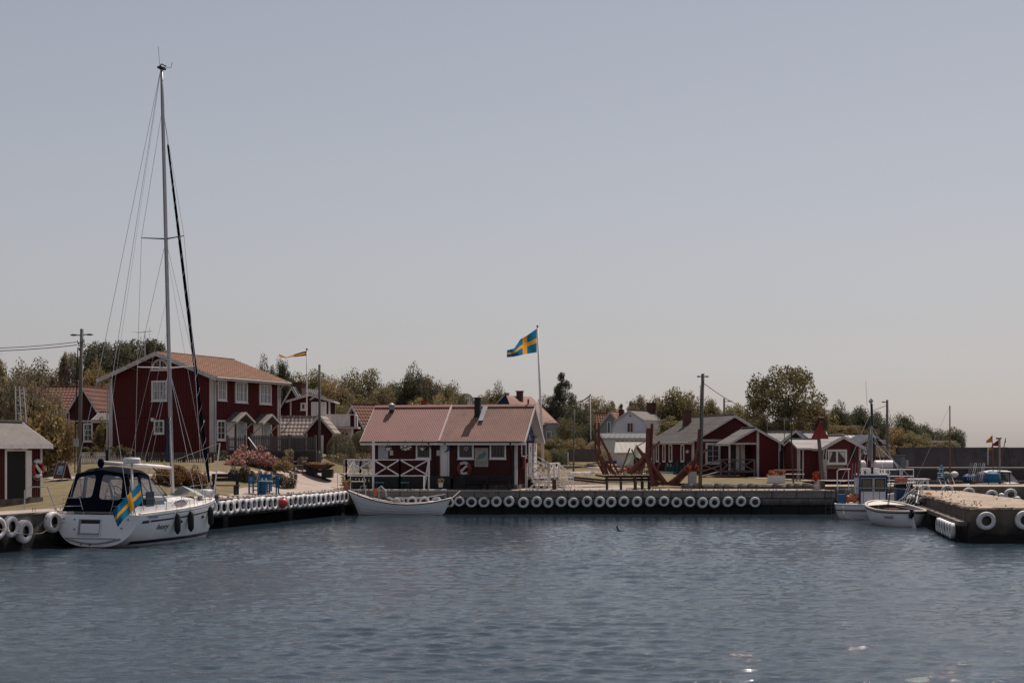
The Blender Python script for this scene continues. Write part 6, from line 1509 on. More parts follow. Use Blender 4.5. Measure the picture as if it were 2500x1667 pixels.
# tanks, cabinet, notice board
for i, (a_, b_, lab) in enumerate(((2068, 2112, 'white horizontal tank behind the fishing boat flags'), (2134, 2184, 'white horizontal tank beside the grey cabinet'))):
    Y_ = 104; p = P((a_ + b_) / 2, 1136, Y_); t = thing('storage_tank', lab, 'tank', (p.x, Y_, gz(p.x, Y_)), 0, 'white storage tanks'); w_ = (b_ - a_) * Y_ / F / 2; zc = p.z - t.location.z; rr_ = .38
    mb = MB(); mb.tube([(-w_, 0, zc), (-w_ + .08, 0, zc), (w_ - .08, 0, zc), (w_, 0, zc)], [rr_ * .8, rr_, rr_, rr_ * .8], 20); mb.build('tank', WHITE, t, smooth=False)
    for x in (-w_ * .6, w_ * .6): mb = MB(); mb.b2(x - .1, x + .1, -.35, .35, 0, zc - rr_ * .8); mb.build('cradle', GREYP, t)
    mb = MB(); mb.b2(-w_ * 1.0, w_ * 1.1, -.45, -.4, 0, .75); mb.build('bund_panel', GREYP, t)
t = thing('cabinet', 'grey electrical cabinet standing right of the white tanks', 'cabinet', P(2198, 1152, 102)); mb = MB(); mb.b2(-.38, .38, 0, .5, 0, 1.15); mb.build('case', GREYP, t); mb = MB(); mb.b2(-.33, -.01, -.03, 0, .08, 1.08); mb.build('door', GREYP, t); mb = MB(); mb.b2(.02, .33, -.03, 0, .08, 1.08); mb.build('door', mat('mid_grey', (.16, .175, .20), .6), t); mb = MB(); mb.b2(-.45, .45, -.06, .55, 1.15, 1.22); mb.build('lid', GREYP, t); mb = MB(); mb.b2(.39, .62, .1, .4, .35, .85); mb.build('meter_box', GREYL, t)
t = thing('notice_board', 'faded yellow notice board on posts below the right lamp pole', 'notice board', P(2153, 1135, 108)); mb = MB(); mb.b2(-.42, .42, -.04, 0, .68, 1.4); mb.build('board', mat('faded_yellow', (.36, .27, .11), .8, (.27, .21, .10), 4, .8), t)
mb = MB()
for a_ in ((-.45, .42, -.06, .01, 1.4, 1.46), (-.45, .45, -.06, .01, .62, .68), (-.47, -.42, -.06, .01, .62, 1.46), (.42, .47, -.06, .01, .62, 1.46)): mb.b2(*a_)
mb.build('frame', GREYL, t)
for x in (-.4, .4): mb = MB(); mb.b2(x - .04, x + .04, 0, .08, -.1, 2.0); mb.build('post', BROWNW, t)
mb = MB(); mb.b2(-.5, .5, -.02, .06, 1.95, 2.05); mb.build('top_rail', BROWNW, t)
t = thing('quay_rail', 'white tubular railing by the quay end left of the fishing boat', 'railing', P(2044, 1194, 87.5)); sx_ = 87.5 / F
mb = MB(); mb.tube([(0, 0, 0), (0, 0, 1.12), (.1, 0, 1.22), (.7, 0, 1.24), (2.2, 0, 1.2), (3.6, 0, 1.2)], .035, 6); mb.build('rail', WHITE, t)
mb = MB(); mb.tube([(-1.2, 0, .55), (3.6, 0, .55)], .03, 6); mb.build('rail', WHITE, t)
for x in (.7, 1.9, 3.2, 4.0): mb = MB(); mb.tube([(x, 0, 0), (x, 0, 1.2)], .03, 6); mb.build('post', WHITE, t)
t = thing('railing', 'long white handrail in front of the tanks and far pier', 'railing', P(2100, 1180, 96)); 
for z in (.95, .5): mb = MB(); mb.tube([(0, 0, z), (3.6, 0, z)], .03, 6); mb.build('rail', WHITE, t)
for i in range(5): mb = MB(); mb.tube([(i * .9, 0, 0), (i * .9, 0, .95)], .03, 6); mb.build('post', WHITE, t)
t = thing('quay_ladder', 'thin steel ladder on the quay end wall left of the fishing boat', 'ladder', (18.95, 85.95, 0))
for x in (0, .35): mb = MB(); mb.tube([(x, 0, -.3), (x, 0, 1.6)], .02, 5); mb.build('rail', GREYP, t)
for i in range(5): mb = MB(); mb.tube([(0, 0, .1 + i * .3), (.35, 0, .1 + i * .3)], .015, 5); mb.build('rung', GREYP, t)
# ---------------------------------------------------------------- trees and shrubs
def leafmat(name, c1, c2, flower=None, frac=0.0, trans=.45):
    m = bpy.data.materials.new(name); m.use_nodes = True; n, l = m.node_tree.nodes, m.node_tree.links; n.clear()
    at = n.new('ShaderNodeAttribute'); at.attribute_name = 'tone'
    oi = n.new('ShaderNodeObjectInfo')
    cr = n.new('ShaderNodeValToRGB'); e = cr.color_ramp.elements; e[0].color = (*c2, 1); e[1].color = (*c1, 1); e[0].position = .1; e[1].position = .85
    l.new(at.outputs['Fac'], cr.inputs[0]); out = cr.outputs[0]
    hv = n.new('ShaderNodeHueSaturation'); mr = n.new('ShaderNodeMapRange'); mr.inputs[3].default_value = .8; mr.inputs[4].default_value = 1.15
    l.new(oi.outputs['Random'], mr.inputs[0]); l.new(mr.outputs[0], hv.inputs['Value']); l.new(out, hv.inputs['Color']); out = hv.outputs[0]
    if flower:
        cp = n.new('ShaderNodeMath'); cp.operation = 'GREATER_THAN'; cp.inputs[1].default_value = 1 - frac; l.new(at.outputs['Fac'], cp.inputs[0])
        mx = n.new('ShaderNodeMix'); mx.data_type = 'RGBA'; l.new(cp.outputs[0], mx.inputs[0]); l.new(out, mx.inputs[6]); mx.inputs[7].default_value = (*flower, 1); out = mx.outputs[2]
    d = n.new('ShaderNodeBsdfDiffuse'); t = n.new('ShaderNodeBsdfTranslucent'); g_ = n.new('ShaderNodeBsdfGlossy'); g_.inputs['Roughness'].default_value = .45; g_.inputs[0].default_value = (.5, .5, .5, 1)
    l.new(out, d.inputs[0]); l.new(out, t.inputs[0]); m1 = n.new('ShaderNodeMixShader'); m1.inputs[0].default_value = trans; m2 = n.new('ShaderNodeMixShader'); m2.inputs[0].default_value = .035
    o = n.new('ShaderNodeOutputMaterial'); l.new(d.outputs[0], m1.inputs[1]); l.new(t.outputs[0], m1.inputs[2]); l.new(m1.outputs[0], m2.inputs[1]); l.new(g_.outputs[0], m2.inputs[2]); l.new(m2.outputs[0], o.inputs[0])
    return m
LM = {
 'olive': leafmat('olive_leaves', (.235, .195, .090), (.140, .118, .060)),
 'dark': leafmat('dark_leaves', (.140, .135, .080), (.080, .080, .052)),
 'ochre': leafmat('ochre_leaves', (.35, .245, .11), (.20, .145, .068)),
 'pale': leafmat('pale_leaves', ( 0.351, 0.280, 0.182), ( 0.156, 0.130, 0.085)),
 'brown': leafmat('brown_green_leaves', (.215, .165, .085), (.125, .098, .055)),
 'topiary': leafmat('topiary_leaves', (.17, .145, .085), (.07, .065, .042)),
 'pink': leafmat('pink_blossom', ( 0.221, 0.156, 0.091), ( 0.104, 0.078, 0.046), (.55, .27, .24), .55),
 'rose': leafmat('rose_leaves', ( 0.130, 0.111, 0.058), ( 0.052, 0.049, 0.029), (.58, .42, .36), .28),
 'orangeb': leafmat('orange_shrub_leaves', ( 0.338, 0.169, 0.072), ( 0.156, 0.098, 0.046), (.36, .17, .12), .2),
 'redf': leafmat('red_flower_leaves', ( 0.130, 0.111, 0.052), ( 0.065, 0.058, 0.033), (.42, .02, .02), .50),
 'reddots': leafmat('poppy_leaves', ( 0.130, 0.111, 0.052), ( 0.065, 0.058, 0.033), (.40, .05, .035), .12),
 'autumn': leafmat('orange_flowers', ( 0.156, 0.117, 0.058), ( 0.078, 0.065, 0.033), (.42, .11, .07), .5)}
BARK = mat('bark', (.085, .07, .06), .95, (.05, .04, .035), 6, .8)
def crown_mesh(seed, kind='broad', n=15000, s=.026):
    rs = np.random.RandomState(seed); cl = []
    if kind == 'broad':
        for _ in range(46):
            v = rs.normal(size=3); v /= np.linalg.norm(v); v[2] = abs(v[2]) * 1.0 - .35
            r_ = rs.uniform(.35, .82); cl.append((v * r_, rs.uniform(.18, .33)))
    elif kind == 'tall':
        for _ in range(46):
            z = rs.uniform(-.95, .95); w = .62 * (1 - max(0, z + .2) * .75); a = rs.uniform(0, 6.28); r_ = w * math.sqrt(rs.rand()); cl.append((np.array([cos(a) * r_, sin(a) * r_, z]), rs.uniform(.13, .26) * (1 - .4 * max(0, z))))
    elif kind == 'open':
        for _ in range(60):
            v = rs.normal(size=3); v /= np.linalg.norm(v); v[2] = abs(v[2]) * 1.05 - .42
            r_ = rs.uniform(.62, .92); cl.append((v * r_, rs.uniform(.11, .22)))
    elif kind == 'hedge':
        for _ in range(50):
            cl.append((np.array([rs.uniform(-.85, .85), rs.uniform(-.7, .7), rs.uniform(-.9, .62)]), rs.uniform(.18, .34)))
    elif kind == 'ball':
        cl = [(np.zeros(3), .96)]
    elif kind == 'weep':
        for _ in range(70):
            a = rs.uniform(0, 6.28); r_ = rs.uniform(.3, .9); top = .85 * (1 - r_ ** 2 * .6); ln = rs.uniform(.1, .9)
            for k in range(4): cl.append((np.array([cos(a) * r_ * (1 + .03 * k), sin(a) * r_, top - ln * k / 3]), rs.uniform(.06, .14)))
    w = np.array([c[1] ** 2 for c in cl]); w /= w.sum(); idx = rs.choice(len(cl), n, p=w)
    C_ = np.array([c[0] for c in cl])[idx]; Rr = np.array([c[1] for c in cl])[idx]
    d = rs.normal(size=(n, 3)); d /= np.linalg.norm(d, axis=1)[:, None]
    q = (rs.uniform(.55, 1.04, n) if kind != 'ball' else rs.uniform(.88, 1.03, n)); p = C_ + d * (Rr * q)[:, None]
    nn_ = d + rs.normal(size=(n, 3)) * .7; nn_ /= np.linalg.norm(nn_, axis=1)[:, None]
    t = np.cross(nn_, rs.normal(size=(n, 3))); t /= np.linalg.norm(t, axis=1)[:, None]; b = np.cross(nn_, t)
    sz = s * rs.uniform(.6, 1.35, n)[:, None]
    V = np.stack([p - t * sz, p - b * sz * .55, p + t * sz, p + b * sz * .55], 1).reshape(-1, 3)
    if kind != 'ball':
        lo, hi = np.percentile(V, 1.5, axis=0), np.percentile(V, 98.5, axis=0); V = (V - (lo + hi) / 2) / ((hi - lo) / 2)
    me = bpy.data.meshes.new('crown'); me.vertices.add(4 * n); me.vertices.foreach_set('co', V.ravel())
    me.loops.add(4 * n); me.loops.foreach_set('vertex_index', np.arange(4 * n, dtype=np.int32)); me.polygons.add(n); me.polygons.foreach_set('loop_start', np.arange(0, 4 * n, 4, dtype=np.int32)); me.update(calc_edges=True)
    base = rs.uniform(0, 1, len(cl))[idx] * .45 + rs.uniform(0, 1, n) * .55
    at = me.attributes.new('tone', 'FLOAT', 'POINT'); at.data.foreach_set('value', np.repeat(base, 4)); me.materials.append(LM['olive']); return me
CR = {'broad': [crown_mesh(i, 'broad') for i in (1, 2, 3, 4)], 'tall': [crown_mesh(11, 'tall'), crown_mesh(12, 'tall')], 'open': [crown_mesh(21, 'open', 12000, .024), crown_mesh(22, 'open', 12000, .024)],
      'hedge': [crown_mesh(31, 'hedge', 13000, .028), crown_mesh(32, 'hedge', 13000, .028), crown_mesh(33, 'hedge', 13000, .028)], 'ball': [crown_mesh(41, 'ball', 14000, .028)], 'weep': [crown_mesh(51, 'weep', 13000, .026)],
      'shrub': [crown_mesh(61, 'broad', 4200, .055), crown_mesh(62, 'broad', 4200, .055)], 'flower': [crown_mesh(71, 'hedge', 900, .11)]}
def trunk_mesh(seed, limbs=9, thick=.05):
    r = random.Random(seed); mb = MB(); mb.tube([(0, 0, -1.6), (.02, 0, -.9), (0, .02, -.4), (.02, 0, .1)], [thick * 1.2, thick, thick * .8, thick * .45], 7)
    for k in range(limbs):
        a = r.uniform(0, 6.28); z0 = r.uniform(-.95, -.1); e = Vector((cos(a) * r.uniform(.3, .65), sin(a) * r.uniform(.3, .65), r.uniform(-.2, .5)))
        m_ = Vector((e.x * .45, e.y * .45, z0 + (e.z - z0) * .55)); mb.tube([(0, 0, z0), m_, e], [thick * .5, thick * .3, thick * .1], 5)
        for j in range(3):
            q = m_.lerp(e, r.uniform(0, .8)); f = q + Vector((r.uniform(-.3, .3), r.uniform(-.3, .3), r.uniform(.02, .2))); mb.tube([q, f], [thick * .2, thick * .05], 4)
    me = bpy.data.meshes.new('trunk'); me.from_pydata(mb.v, [], mb.f); me.materials.append(BARK); me.update(); return me
TR = [trunk_mesh(1), trunk_mesh(2), trunk_mesh(3, 16, .045)]
r8 = random.Random(88)
def tree(px, top, hw, Y, kind, col, label, name='tree', cat='tree', base=None, group=None, zr=None, trunk=True, dpt=1.0, rot=None):
    hw = hw * (1.28 if kind in ('broad', 'weep') and trunk else 1.0); sc_ = Y / F; x = (px - 1250) * sc_; g0 = gz(x, Y) if base is None else P(px, base, Y).z; zt = EYE - (top - YH) * sc_; rx = hw * sc_
    H_ = zt - g0
    if zr is None: rz_ = min(H_ * .49, max(rx * .95, H_ * .30)) if trunk else H_ * .5
    else: rz_ = zr * sc_
    t = thing(name, label, cat, (x, Y, g0), 0, group); cz = H_ - rz_ * .98
    k = {'ball': 0}.get(kind); me = CR[kind][r8.randrange(len(CR[kind]))]
    rr_ = rot if rot is not None else r8.uniform(0, 6.28)
    if kind == 'hedge': rr_ = r8.choice((0, pi))
    c = ob('crown' if trunk else 'foliage', me, t, (0, 0, cz), (0, 0, rr_), (rx, rx * dpt, rz_)); c.material_slots[0].link = 'OBJECT'; c.material_slots[0].material = LM[col]
    if trunk: ob('trunk', TR[2] if kind == 'open' else TR[r8.randrange(2)], t, (0, 0, cz), (0, 0, r8.uniform(0, 6)), (rx, rx, max(rz_, cz / 1.5)))
    else:
        mb = MB()
        for i in range(4): mb.tube([(r8.uniform(-.2, .2) * rx, 0, -.05), (r8.uniform(-.5, .5) * rx, 0, H_ * .6)], .02, 4)
        mb.build('stem', BARK, t)
    return t
T = tree
# left side
T(-10, 885, 34, 120, 'broad', 'olive', 'leafy tree cut by the left picture edge above the bushes')
T(60, 912, 44, 135, 'broad', 'brown', 'low round tree left of the wispy sapling, behind the cottage roof')
T(118, 903, 46, 132, 'broad', 'brown', 'broad brown green tree behind the cottage ridge, left of the pole', )
T(172, 868, 26, 128, 'weep', 'pale', 'wispy pale sapling rising just left of the left utility pole', dpt=.7)
T(268, 842, 62, 122, 'weep', 'dark', 'tall drooping dark tree left of the big house gable')
T(345, 838, 56, 126, 'weep', 'dark', 'tall drooping tree directly behind the big house ridge')
T(300, 870, 60, 130, 'broad', 'brown', 'dark broad tree filling behind the drooping trees')
T(222, 905, 34, 116, 'broad', 'ochre', 'ochre tree between the left cottage and big red house')
T(250, 985, 22, 110, 'broad', 'ochre', 'small ochre tree over the link roof beside the big red house')
T(8, 938, 62, 82, 'shrub', 'pale', 'pale leafed lilac bush behind the small shed roof', 'bush', 'bush', base=1140, trunk=False)
T(70, 934, 62, 80, 'broad', 'pale', 'largest pale flowering bush right behind the small shed ladder', 'bush', 'bush', base=1145, trunk=False)
T(120, 955, 52, 81, 'broad', 'pale', 'pale bush left of the tall utility pole', 'bush', 'bush', base=1145, trunk=False)
T(88, 1008, 62, 78, 'shrub', 'ochre', 'ochre lower bush above the white picket fence left end', 'bush', 'bush', base=1140, trunk=False)
T(142, 1025, 46, 79, 'broad', 'ochre', 'ochre bush touching the utility pole foot', 'bush', 'bush', base=1125, trunk=False)
T(250, 1035, 18, 98, 'shrub', 'olive', 'small bush under the link roof', 'bush', 'bush', base=1100, trunk=False)
T(30, 1180, 12, 66, 'flower', 'ochre', 'small dry rust coloured plant beside the shed doorway', 'plant', 'plant', base=1218, trunk=False)
for i, (px, top) in enumerate(((225, 1090), (285, 1088), (312, 1094))): T(px, top, 16, 86.5, 'flower', 'reddots', ('red flowered plant over the picket fence right of the pole', 'red flowered plant over the middle of the picket fence', 'red flowered plant at the right end of the picket fence')[i], 'plant', 'plant', base=1118, trunk=False, group='flowers behind the picket fence')
# behind the big house and yard
T(655, 896, 26, 126, 'broad', 'dark', 'dark tree behind the right end of the big house roof')
T(692, 894, 24, 128, 'broad', 'dark', 'dark tree right beside the big house eave')
T(752, 918, 42, 130, 'broad', 'olive', 'round olive tree behind the wooden power pole')
T(800, 935, 40, 126, 'broad', 'ochre', 'ochre tree between the power pole and balcony')
T(845, 960, 46, 124, 'broad', 'brown', 'brown green tree above the white balcony')
T(882, 914, 48, 134, 'broad', 'olive', 'tallest round tree above the tiled cottage')
T(930, 955, 40, 130, 'broad', 'brown', 'tree above the tiled cottage ridge')
T(812, 985, 34, 118, 'broad', 'olive', 'small tree directly behind the balcony', base=1050)
T(1000, 913, 40, 136, 'broad', 'dark', 'dark rounded tree behind the left part of the hut roof')
T(965, 945, 30, 138, 'broad', 'olive', 'olive tree left of the dark rounded tree')
T(1045, 930, 40, 140, 'broad', 'brown', 'tree beside the bare twigs behind the hut')
T(1095, 948, 38, 134, 'broad', 'olive', 'olive tree behind the thin dark post')
T(1138, 960, 21, 120, 'ball', 'topiary', 'clipped round dark tree just left of the hut chimney', base=1060, zr=24)
T(1060, 975, 60, 122, 'hedge', 'ochre', 'low ochre hedge just over the hut ridge', 'hedge', 'hedge', base=1050, trunk=False)
T(1205, 955, 26, 140, 'broad', 'olive', 'light tree left of the blue gable house')
T(1180, 975, 30, 136, 'broad', 'olive', 'low tree right of the hut chimney')
t = thing('bare_tree', 'bare twiggy treetop sticking up behind the hut', 'tree', P(1058, 975, 136)); mb = MB(); r = random.Random(3)
for k in range(34):
    a = r.uniform(-.7, .7); b0 = Vector((a * .5, r.uniform(-.3, .3), r.uniform(-.6, .6))); b1 = Vector((a * 1.3, r.uniform(-.5, .5), r.uniform(1.0, 2.2))); mb.tube([(0, 0, -4), b0, b1], [.03, .016, .005], 4)
    for j in range(3): q = b0.lerp(b1, r.uniform(.2, .9)); mb.tube([q, q + Vector((r.uniform(-.35, .35), 0, r.uniform(.2, .5)))], [.008, .003], 3)
mb.build('branches', BARK, t)
t = thing('bare_tree', 'thin bare branch tip above the tree over the balcony', 'tree', P(840, 925, 134)); mb = MB()
for k in range(5): a = -.6 + k * .3; mb.tube([(0, 0, -3), (a * .3, 0, 0), (a, 0, 1.0 + .2 * (k % 2))], [.03, .012, .004], 4)
mb.build('branches', BARK, t)
# centre and right
T(1368, 917, 34, 150, 'tall', 'dark', 'tall narrow dark tree right of the big flagpole', zr=52)
T(1345, 985, 36, 151, 'broad', 'dark', 'lower left mass of the tall dark tree')
T(1398, 985, 40, 149, 'broad', 'dark', 'lower right mass beside the tall dark tree')
T(1460, 978, 34, 172, 'broad', 'olive', 'olive tree behind the small white flagpole')
for i, px in enumerate((1430, 1495, 1517, 1540)): T(px, 990 - 6 * (i % 2), 16, 175 + i, 'tall', 'olive', ('narrow tree left of the small flagpole top', 'narrow tree left of the white gable peak', 'narrow tree over the white gable peak', 'narrow tree right of the white gable peak')[i])
T(1562, 975, 24, 174, 'broad', 'brown', 'brown tree behind the rooftop aerial')
T(1600, 980, 28, 176, 'broad', 'olive', 'olive tree behind the gambrel house chimney')
T(1664, 964, 50, 150, 'broad', 'olive', 'large round tree left of the centre utility pole')
T(1620, 990, 34, 152, 'broad', 'pale', 'pale lower tree left of the large round tree')
T(1735, 984, 28, 156, 'broad', 'olive', 'tree right behind the centre utility pole')
T(1790, 995, 30, 160, 'broad', 'olive', 'tree behind the long red building ridge')
T(1640, 1024, 30, 140, 'shrub', 'olive', 'pale shrub left of the brick chimney', 'bush', 'bush', base=1060, trunk=False)
T(1926, 905, 98, 142, 'open', 'olive', 'largest spreading tree with open branches above the sheds', zr=70)
for i, (px, top, hw, c_) in enumerate(((1855, 1012, 36, 'brown'), (1905, 1020, 40, 'brown'), (1960, 1010, 38, 'ochre'), (2000, 1000, 36, 'brown'))):
    T(px, top, hw, 138, 'broad', c_, ('bush left under the spreading tree', 'bush in the middle under the spreading tree', 'ochre bush right under the spreading tree', 'bush behind the red beacon')[i], 'bush', 'bush', base=1080, trunk=False)
T(2052, 998, 34, 150, 'broad', 'dark', 'dark tree right of the red beacon top')
T(2095, 1002, 34, 152, 'broad', 'dark', 'dark tree left of the fishing boat mast')
T(2140, 1012, 28, 155, 'broad', 'dark', 'dark tree right of the fishing boat mast')
T(2060, 1040, 40, 140, 'hedge', 'ochre', 'ochre hedge between the beacon shed and mast', 'hedge', 'hedge', base=1080, trunk=False)
T(2110, 1045, 30, 139, 'hedge', 'brown', 'brown hedge behind the far red shed', 'hedge', 'hedge', base=1090, trunk=False)
T(2212, 1022, 36, 158, 'broad', 'dark', 'rounded tree right of the right lamp pole')
T(2262, 1045, 30, 162, 'broad', 'dark', 'dark tree above the breakwater wall')
T(2315, 1052, 32, 164, 'broad', 'dark', 'last dark tree before the open sky on the right')
T(2290, 1076, 46, 150, 'hedge', 'pale', 'low pale scrub on top of the breakwater end', 'bush', 'bush', base=1100, trunk=False)
T(2190, 1050, 30, 150, 'broad', 'ochre', 'ochre tree behind the notice board')
T(2205, 1088, 44, 134, 'hedge', 'ochre', 'ochre bush right of the yellow notice board', 'bush', 'bush', base=1125, trunk=False)
T(2240, 1062, 34, 148, 'broad', 'olive', 'olive tree left above the breakwater end')
T(1790, 1020, 60, 158, 'hedge', 'brown', 'brown hedge line behind the long red building', 'hedge', 'hedge', base=1070, trunk=False)
T(1450, 1005, 60, 168, 'hedge', 'brown', 'hedge line behind the orange tiled roofs', 'hedge', 'hedge', base=1070, trunk=False)
T(1560, 1000, 60, 170, 'hedge', 'brown', 'hedge line behind the gambrel house', 'hedge', 'hedge', base=1070, trunk=False)
# garden hedges in the middle
for i, (px, top, hw, Y, c_, b_, lab) in enumerate(((1385, 1030, 34, 140, 'olive', 1115, 'dark green shrub behind the thin power pole'), (1430, 1040, 38, 136, 'dark', 1110, 'rounded dark shrub left of the small white flagpole'),
        (1400, 1075, 48, 130, 'ochre', 1118, 'wide ochre garden shrub behind the grey garden wall'), (1345, 1072, 40, 128, 'olive', 1118, 'olive garden shrub right of the pale green wall'),
        (1450, 1082, 38, 131, 'pale', 1122, 'pale garden shrub left of the tallest red timber'), (1318, 1094, 26, 100, 'ochre', 1140, 'ochre shrub behind the hut gable stairs'), (1360, 1100, 26, 102, 'dark', 1140, 'dark shrub behind the hut gable stairs'))):
    T(px, top, hw, Y, 'broad', c_, lab, 'bush', 'bush', base=b_, trunk=False)
# topiary and yard planting
T(832, 1058, 37, 97, 'ball', 'topiary', 'big clipped dome bush on the yard left of the hut', 'bush', 'bush', base=1146, trunk=False, zr=46)
T(884, 1050, 34, 99, 'ball', 'topiary', 'second clipped dome bush half behind the porch railing', 'bush', 'bush', base=1146, trunk=False, zr=46)
for i, (px, top, hw, b_, Y) in enumerate(((572, 1118, 24, 1146, 86), (600, 1098, 32, 1146, 87), (635, 1100, 30, 1146, 87), (660, 1120, 18, 1148, 86.5))): T(px, top, hw, Y, 'shrub', 'pink', ('low pink flowering bush at the left end of the planting', 'tallest pink flowering bush below the house door', 'pink flowering bush right of the tallest one', 'small pink bush at the right end of the planting')[i], 'bush', 'bush', base=b_, trunk=False, group='pink flowering bushes')
T(690, 1122, 20, 86, 'shrub', 'ochre', 'low yellow bush left of the wicker bench', 'bush', 'bush', base=1150, trunk=False)
T(545, 1108, 26, 89, 'shrub', 'topiary', 'dark bush at the foot of the big house corner', 'bush', 'bush', base=1140, trunk=False)
for i, (px, top, hw, b_) in enumerate(((572, 1143, 15, 1170), (598, 1140, 18, 1174), (612, 1150, 15, 1176), (640, 1150, 11, 1178), (655, 1165, 9, 1180), (672, 1160, 10, 1180), (690, 1165, 14, 1192), (704, 1162, 12, 1192), (716, 1152, 9, 1192))):
    p = G(px, b_); T(px, top, hw, p.y, 'flower' if hw < 14 else 'shrub', 'rose', f'{ORD[i]} rose bush from the left in the row behind the blue chairs', 'rose_bush', 'rose bush', base=b_, trunk=False, group='rose bushes on the lawn')
for i, (px, top, hw, b_) in enumerate(((400, 1142, 22, 1180), (435, 1138, 30, 1184), (470, 1146, 26, 1186), (495, 1158, 16, 1190))):
    p = G(px, b_); T(px, top, hw, p.y, 'shrub', 'orangeb', ('orange shrub just left of the sailboat mast foot', 'tallest orange shrub right of the mast', 'orange shrub left of the dark bench', 'small orange shrub nearest the dark bench')[i], 'bush', 'bush', base=b_, trunk=False, group='orange shrubs behind the sailboat')
# ---------------------------------------------------------------- poles, wires and lamps
def pole(px, top, Y, w, label, lamps=(), base=None, pxb=None, name='utility_pole'):
    b_ = GY(pxb or px, Y); a = P(px, top, Y); t = thing(name, label, 'utility pole', b_); d = a - b_
    mb = MB(); mb.tube([(0, 0, -.2), d * .5, d], [w * 1.1, w, w * .92], 10); mb.build('pole', POLE, t, smooth=True)
    for sd, py, ln in lamps:
        z = P(0, py, Y).z - b_.z; k = z / d.z; mb = MB()
        mb.tube([(d.x * k, 0, z), (d.x * k + sd * ln * .4, -.05, z + .03)], .03, 6); mb.build('lamp_arm', GREYP, t)
        mb = MB(); mb.loft([[(d.x * k + sd * (ln * .35 + u * ln * .65), cos(a_) * w_, z + .03 + sin(a_) * w_ * .55) for a_ in [2 * pi * i / 8 for i in range(8)]] for u, w_ in ((0, .03), (.2, .09), (.6, .11), (.9, .06), (1, .02))], close=True, capa=True, capb=True); mb.build('lamp_head', GREYP, t, smooth=True)
    return t, a
t, a1 = pole(200, 803, 76, .10, 'tall wooden utility pole with two lamp heads at the left', ((-1, 819, .62), (1, 818, .62)), pxb=192)
mb = MB(); z = P(0, 848, 76).z - t.location.z
for i, (dx, dz_) in enumerate(((-.22, .25), (-.15, .1), (.15, .12), (.2, .02), (-.12, -.15), (.14, .3))): mb.tube([(.1 * 0 + .15, 0, z + dz_), (.15 + dx, 0, z + dz_), (.15 + dx, 0, z + dz_ + .12)], .03, 6)
mb.build('insulators', BLACK, t)
mb = MB(); zz = z; mb.tube([(.0, -.12, zz), (-.05, -.14, zz - 1.2), (-.10, -.14, zz - 3.5), (-.16, -.13, 1.6), (-.16, -.13, .3)], .03, 5); mb.build('down_cable', BLACK, t)
mb = MB(); mb.box((-.08, -.18, P(0, 1080, 76).z - t.location.z), (.26, .16, .42)); mb.build('meter_box', GREYL, t)
t2, a2 = pole(780, 890, 94, .085, 'plain wooden power pole behind the planter bowl', base=1140)
t3, a3 = pole(1716, 912, 89.3, .115, 'tall wooden utility pole with two lamp heads at the quay centre', ((-1, 920, .38), (1, 920, .38)), pxb=1709)
mb = MB(); mb.tube([(.0, -.14, P(0, 940, 89.3).z - t3.location.z), (-.02, -.16, 4), (-.08, -.15, .6)], .02, 5); mb.build('down_cable', BLACK, t3)
t4, a4 = pole(1768, 972, 130, .10, 'distant wooden pole with one lamp over the long red building', ((1, 980, .75),))
t5, a5 = pole(2166, 976, 108, .10, 'wooden lamp pole beside the yellow notice board', ((-1, 982, .42),))
t6, a6 = pole(1107, 950, 112, .05, 'thin dark pole rising behind the hut roof')
t7, a7 = pole(1402, 1000, 118, .07, 'thin grey green power pole on the lawn right of the hut', pxb=1400)
for px, top, Y, lab in ((1873, 1020, 120, 'thin pole under the left side of the spreading tree'), (1915, 1022, 118, 'thin pole under the middle of the spreading tree')): pole(px, top, Y, .035, lab)
def wire(p, q, sag, label, r=.018, m=BLACK):
    p, q = Vector(p), Vector(q); pts = [p.lerp(q, i / 14) - Vector((0, 0, sag * 4 * (i / 14) * (1 - i / 14))) for i in range(15)]
    o = MB().tube([v - p for v in pts], r, 4, cap=False).build('overhead_wire', m, loc=p); tag(o, label, 'wire')
A1 = P(196, 843, 76)
wire(P(-20, 850, 70), P(186, 835, 76), .05, 'upper overhead wire left of the left utility pole', .022); wire(P(-20, 857, 70), P(188, 842, 76), .05, 'lower overhead wire left of the left utility pole', .025)
wire(P(212, 838, 76), P(392, 888, 91.2), .15, 'upper wire from the left pole to the house gable'); wire(P(210, 842, 76), P(345, 905, 93), .2, 'lower wire from the left pole to the house roof')
wire(P(700, 918, 100), P(776, 909, 94), .1, 'short wire from the house to the plain power pole', .02)
wire(P(784, 908, 94), P(1107, 972, 112), 1.0, 'long wire from the plain power pole towards the thin dark pole'); wire(P(784, 912, 94), P(1402, 1010, 118), 2.2, 'lowest long sagging wire crossing behind the hut roof', .014)
wire(P(1720, 937, 89.3), P(1860, 1012, 118), .25, 'upper wire descending right from the quay pole', .022); wire(P(1860, 1012, 118), P(1998, 1028, 108), .25, 'wire continuing to the red beacon', .022)
wire(P(2163, 990, 108), P(2080, 1012, 116), .1, 'short wire left of the notice board lamp pole'); wire(P(2170, 1000, 108), P(2186, 1060, 115), .0, 'stay wire right of the notice board lamp pole', .012)
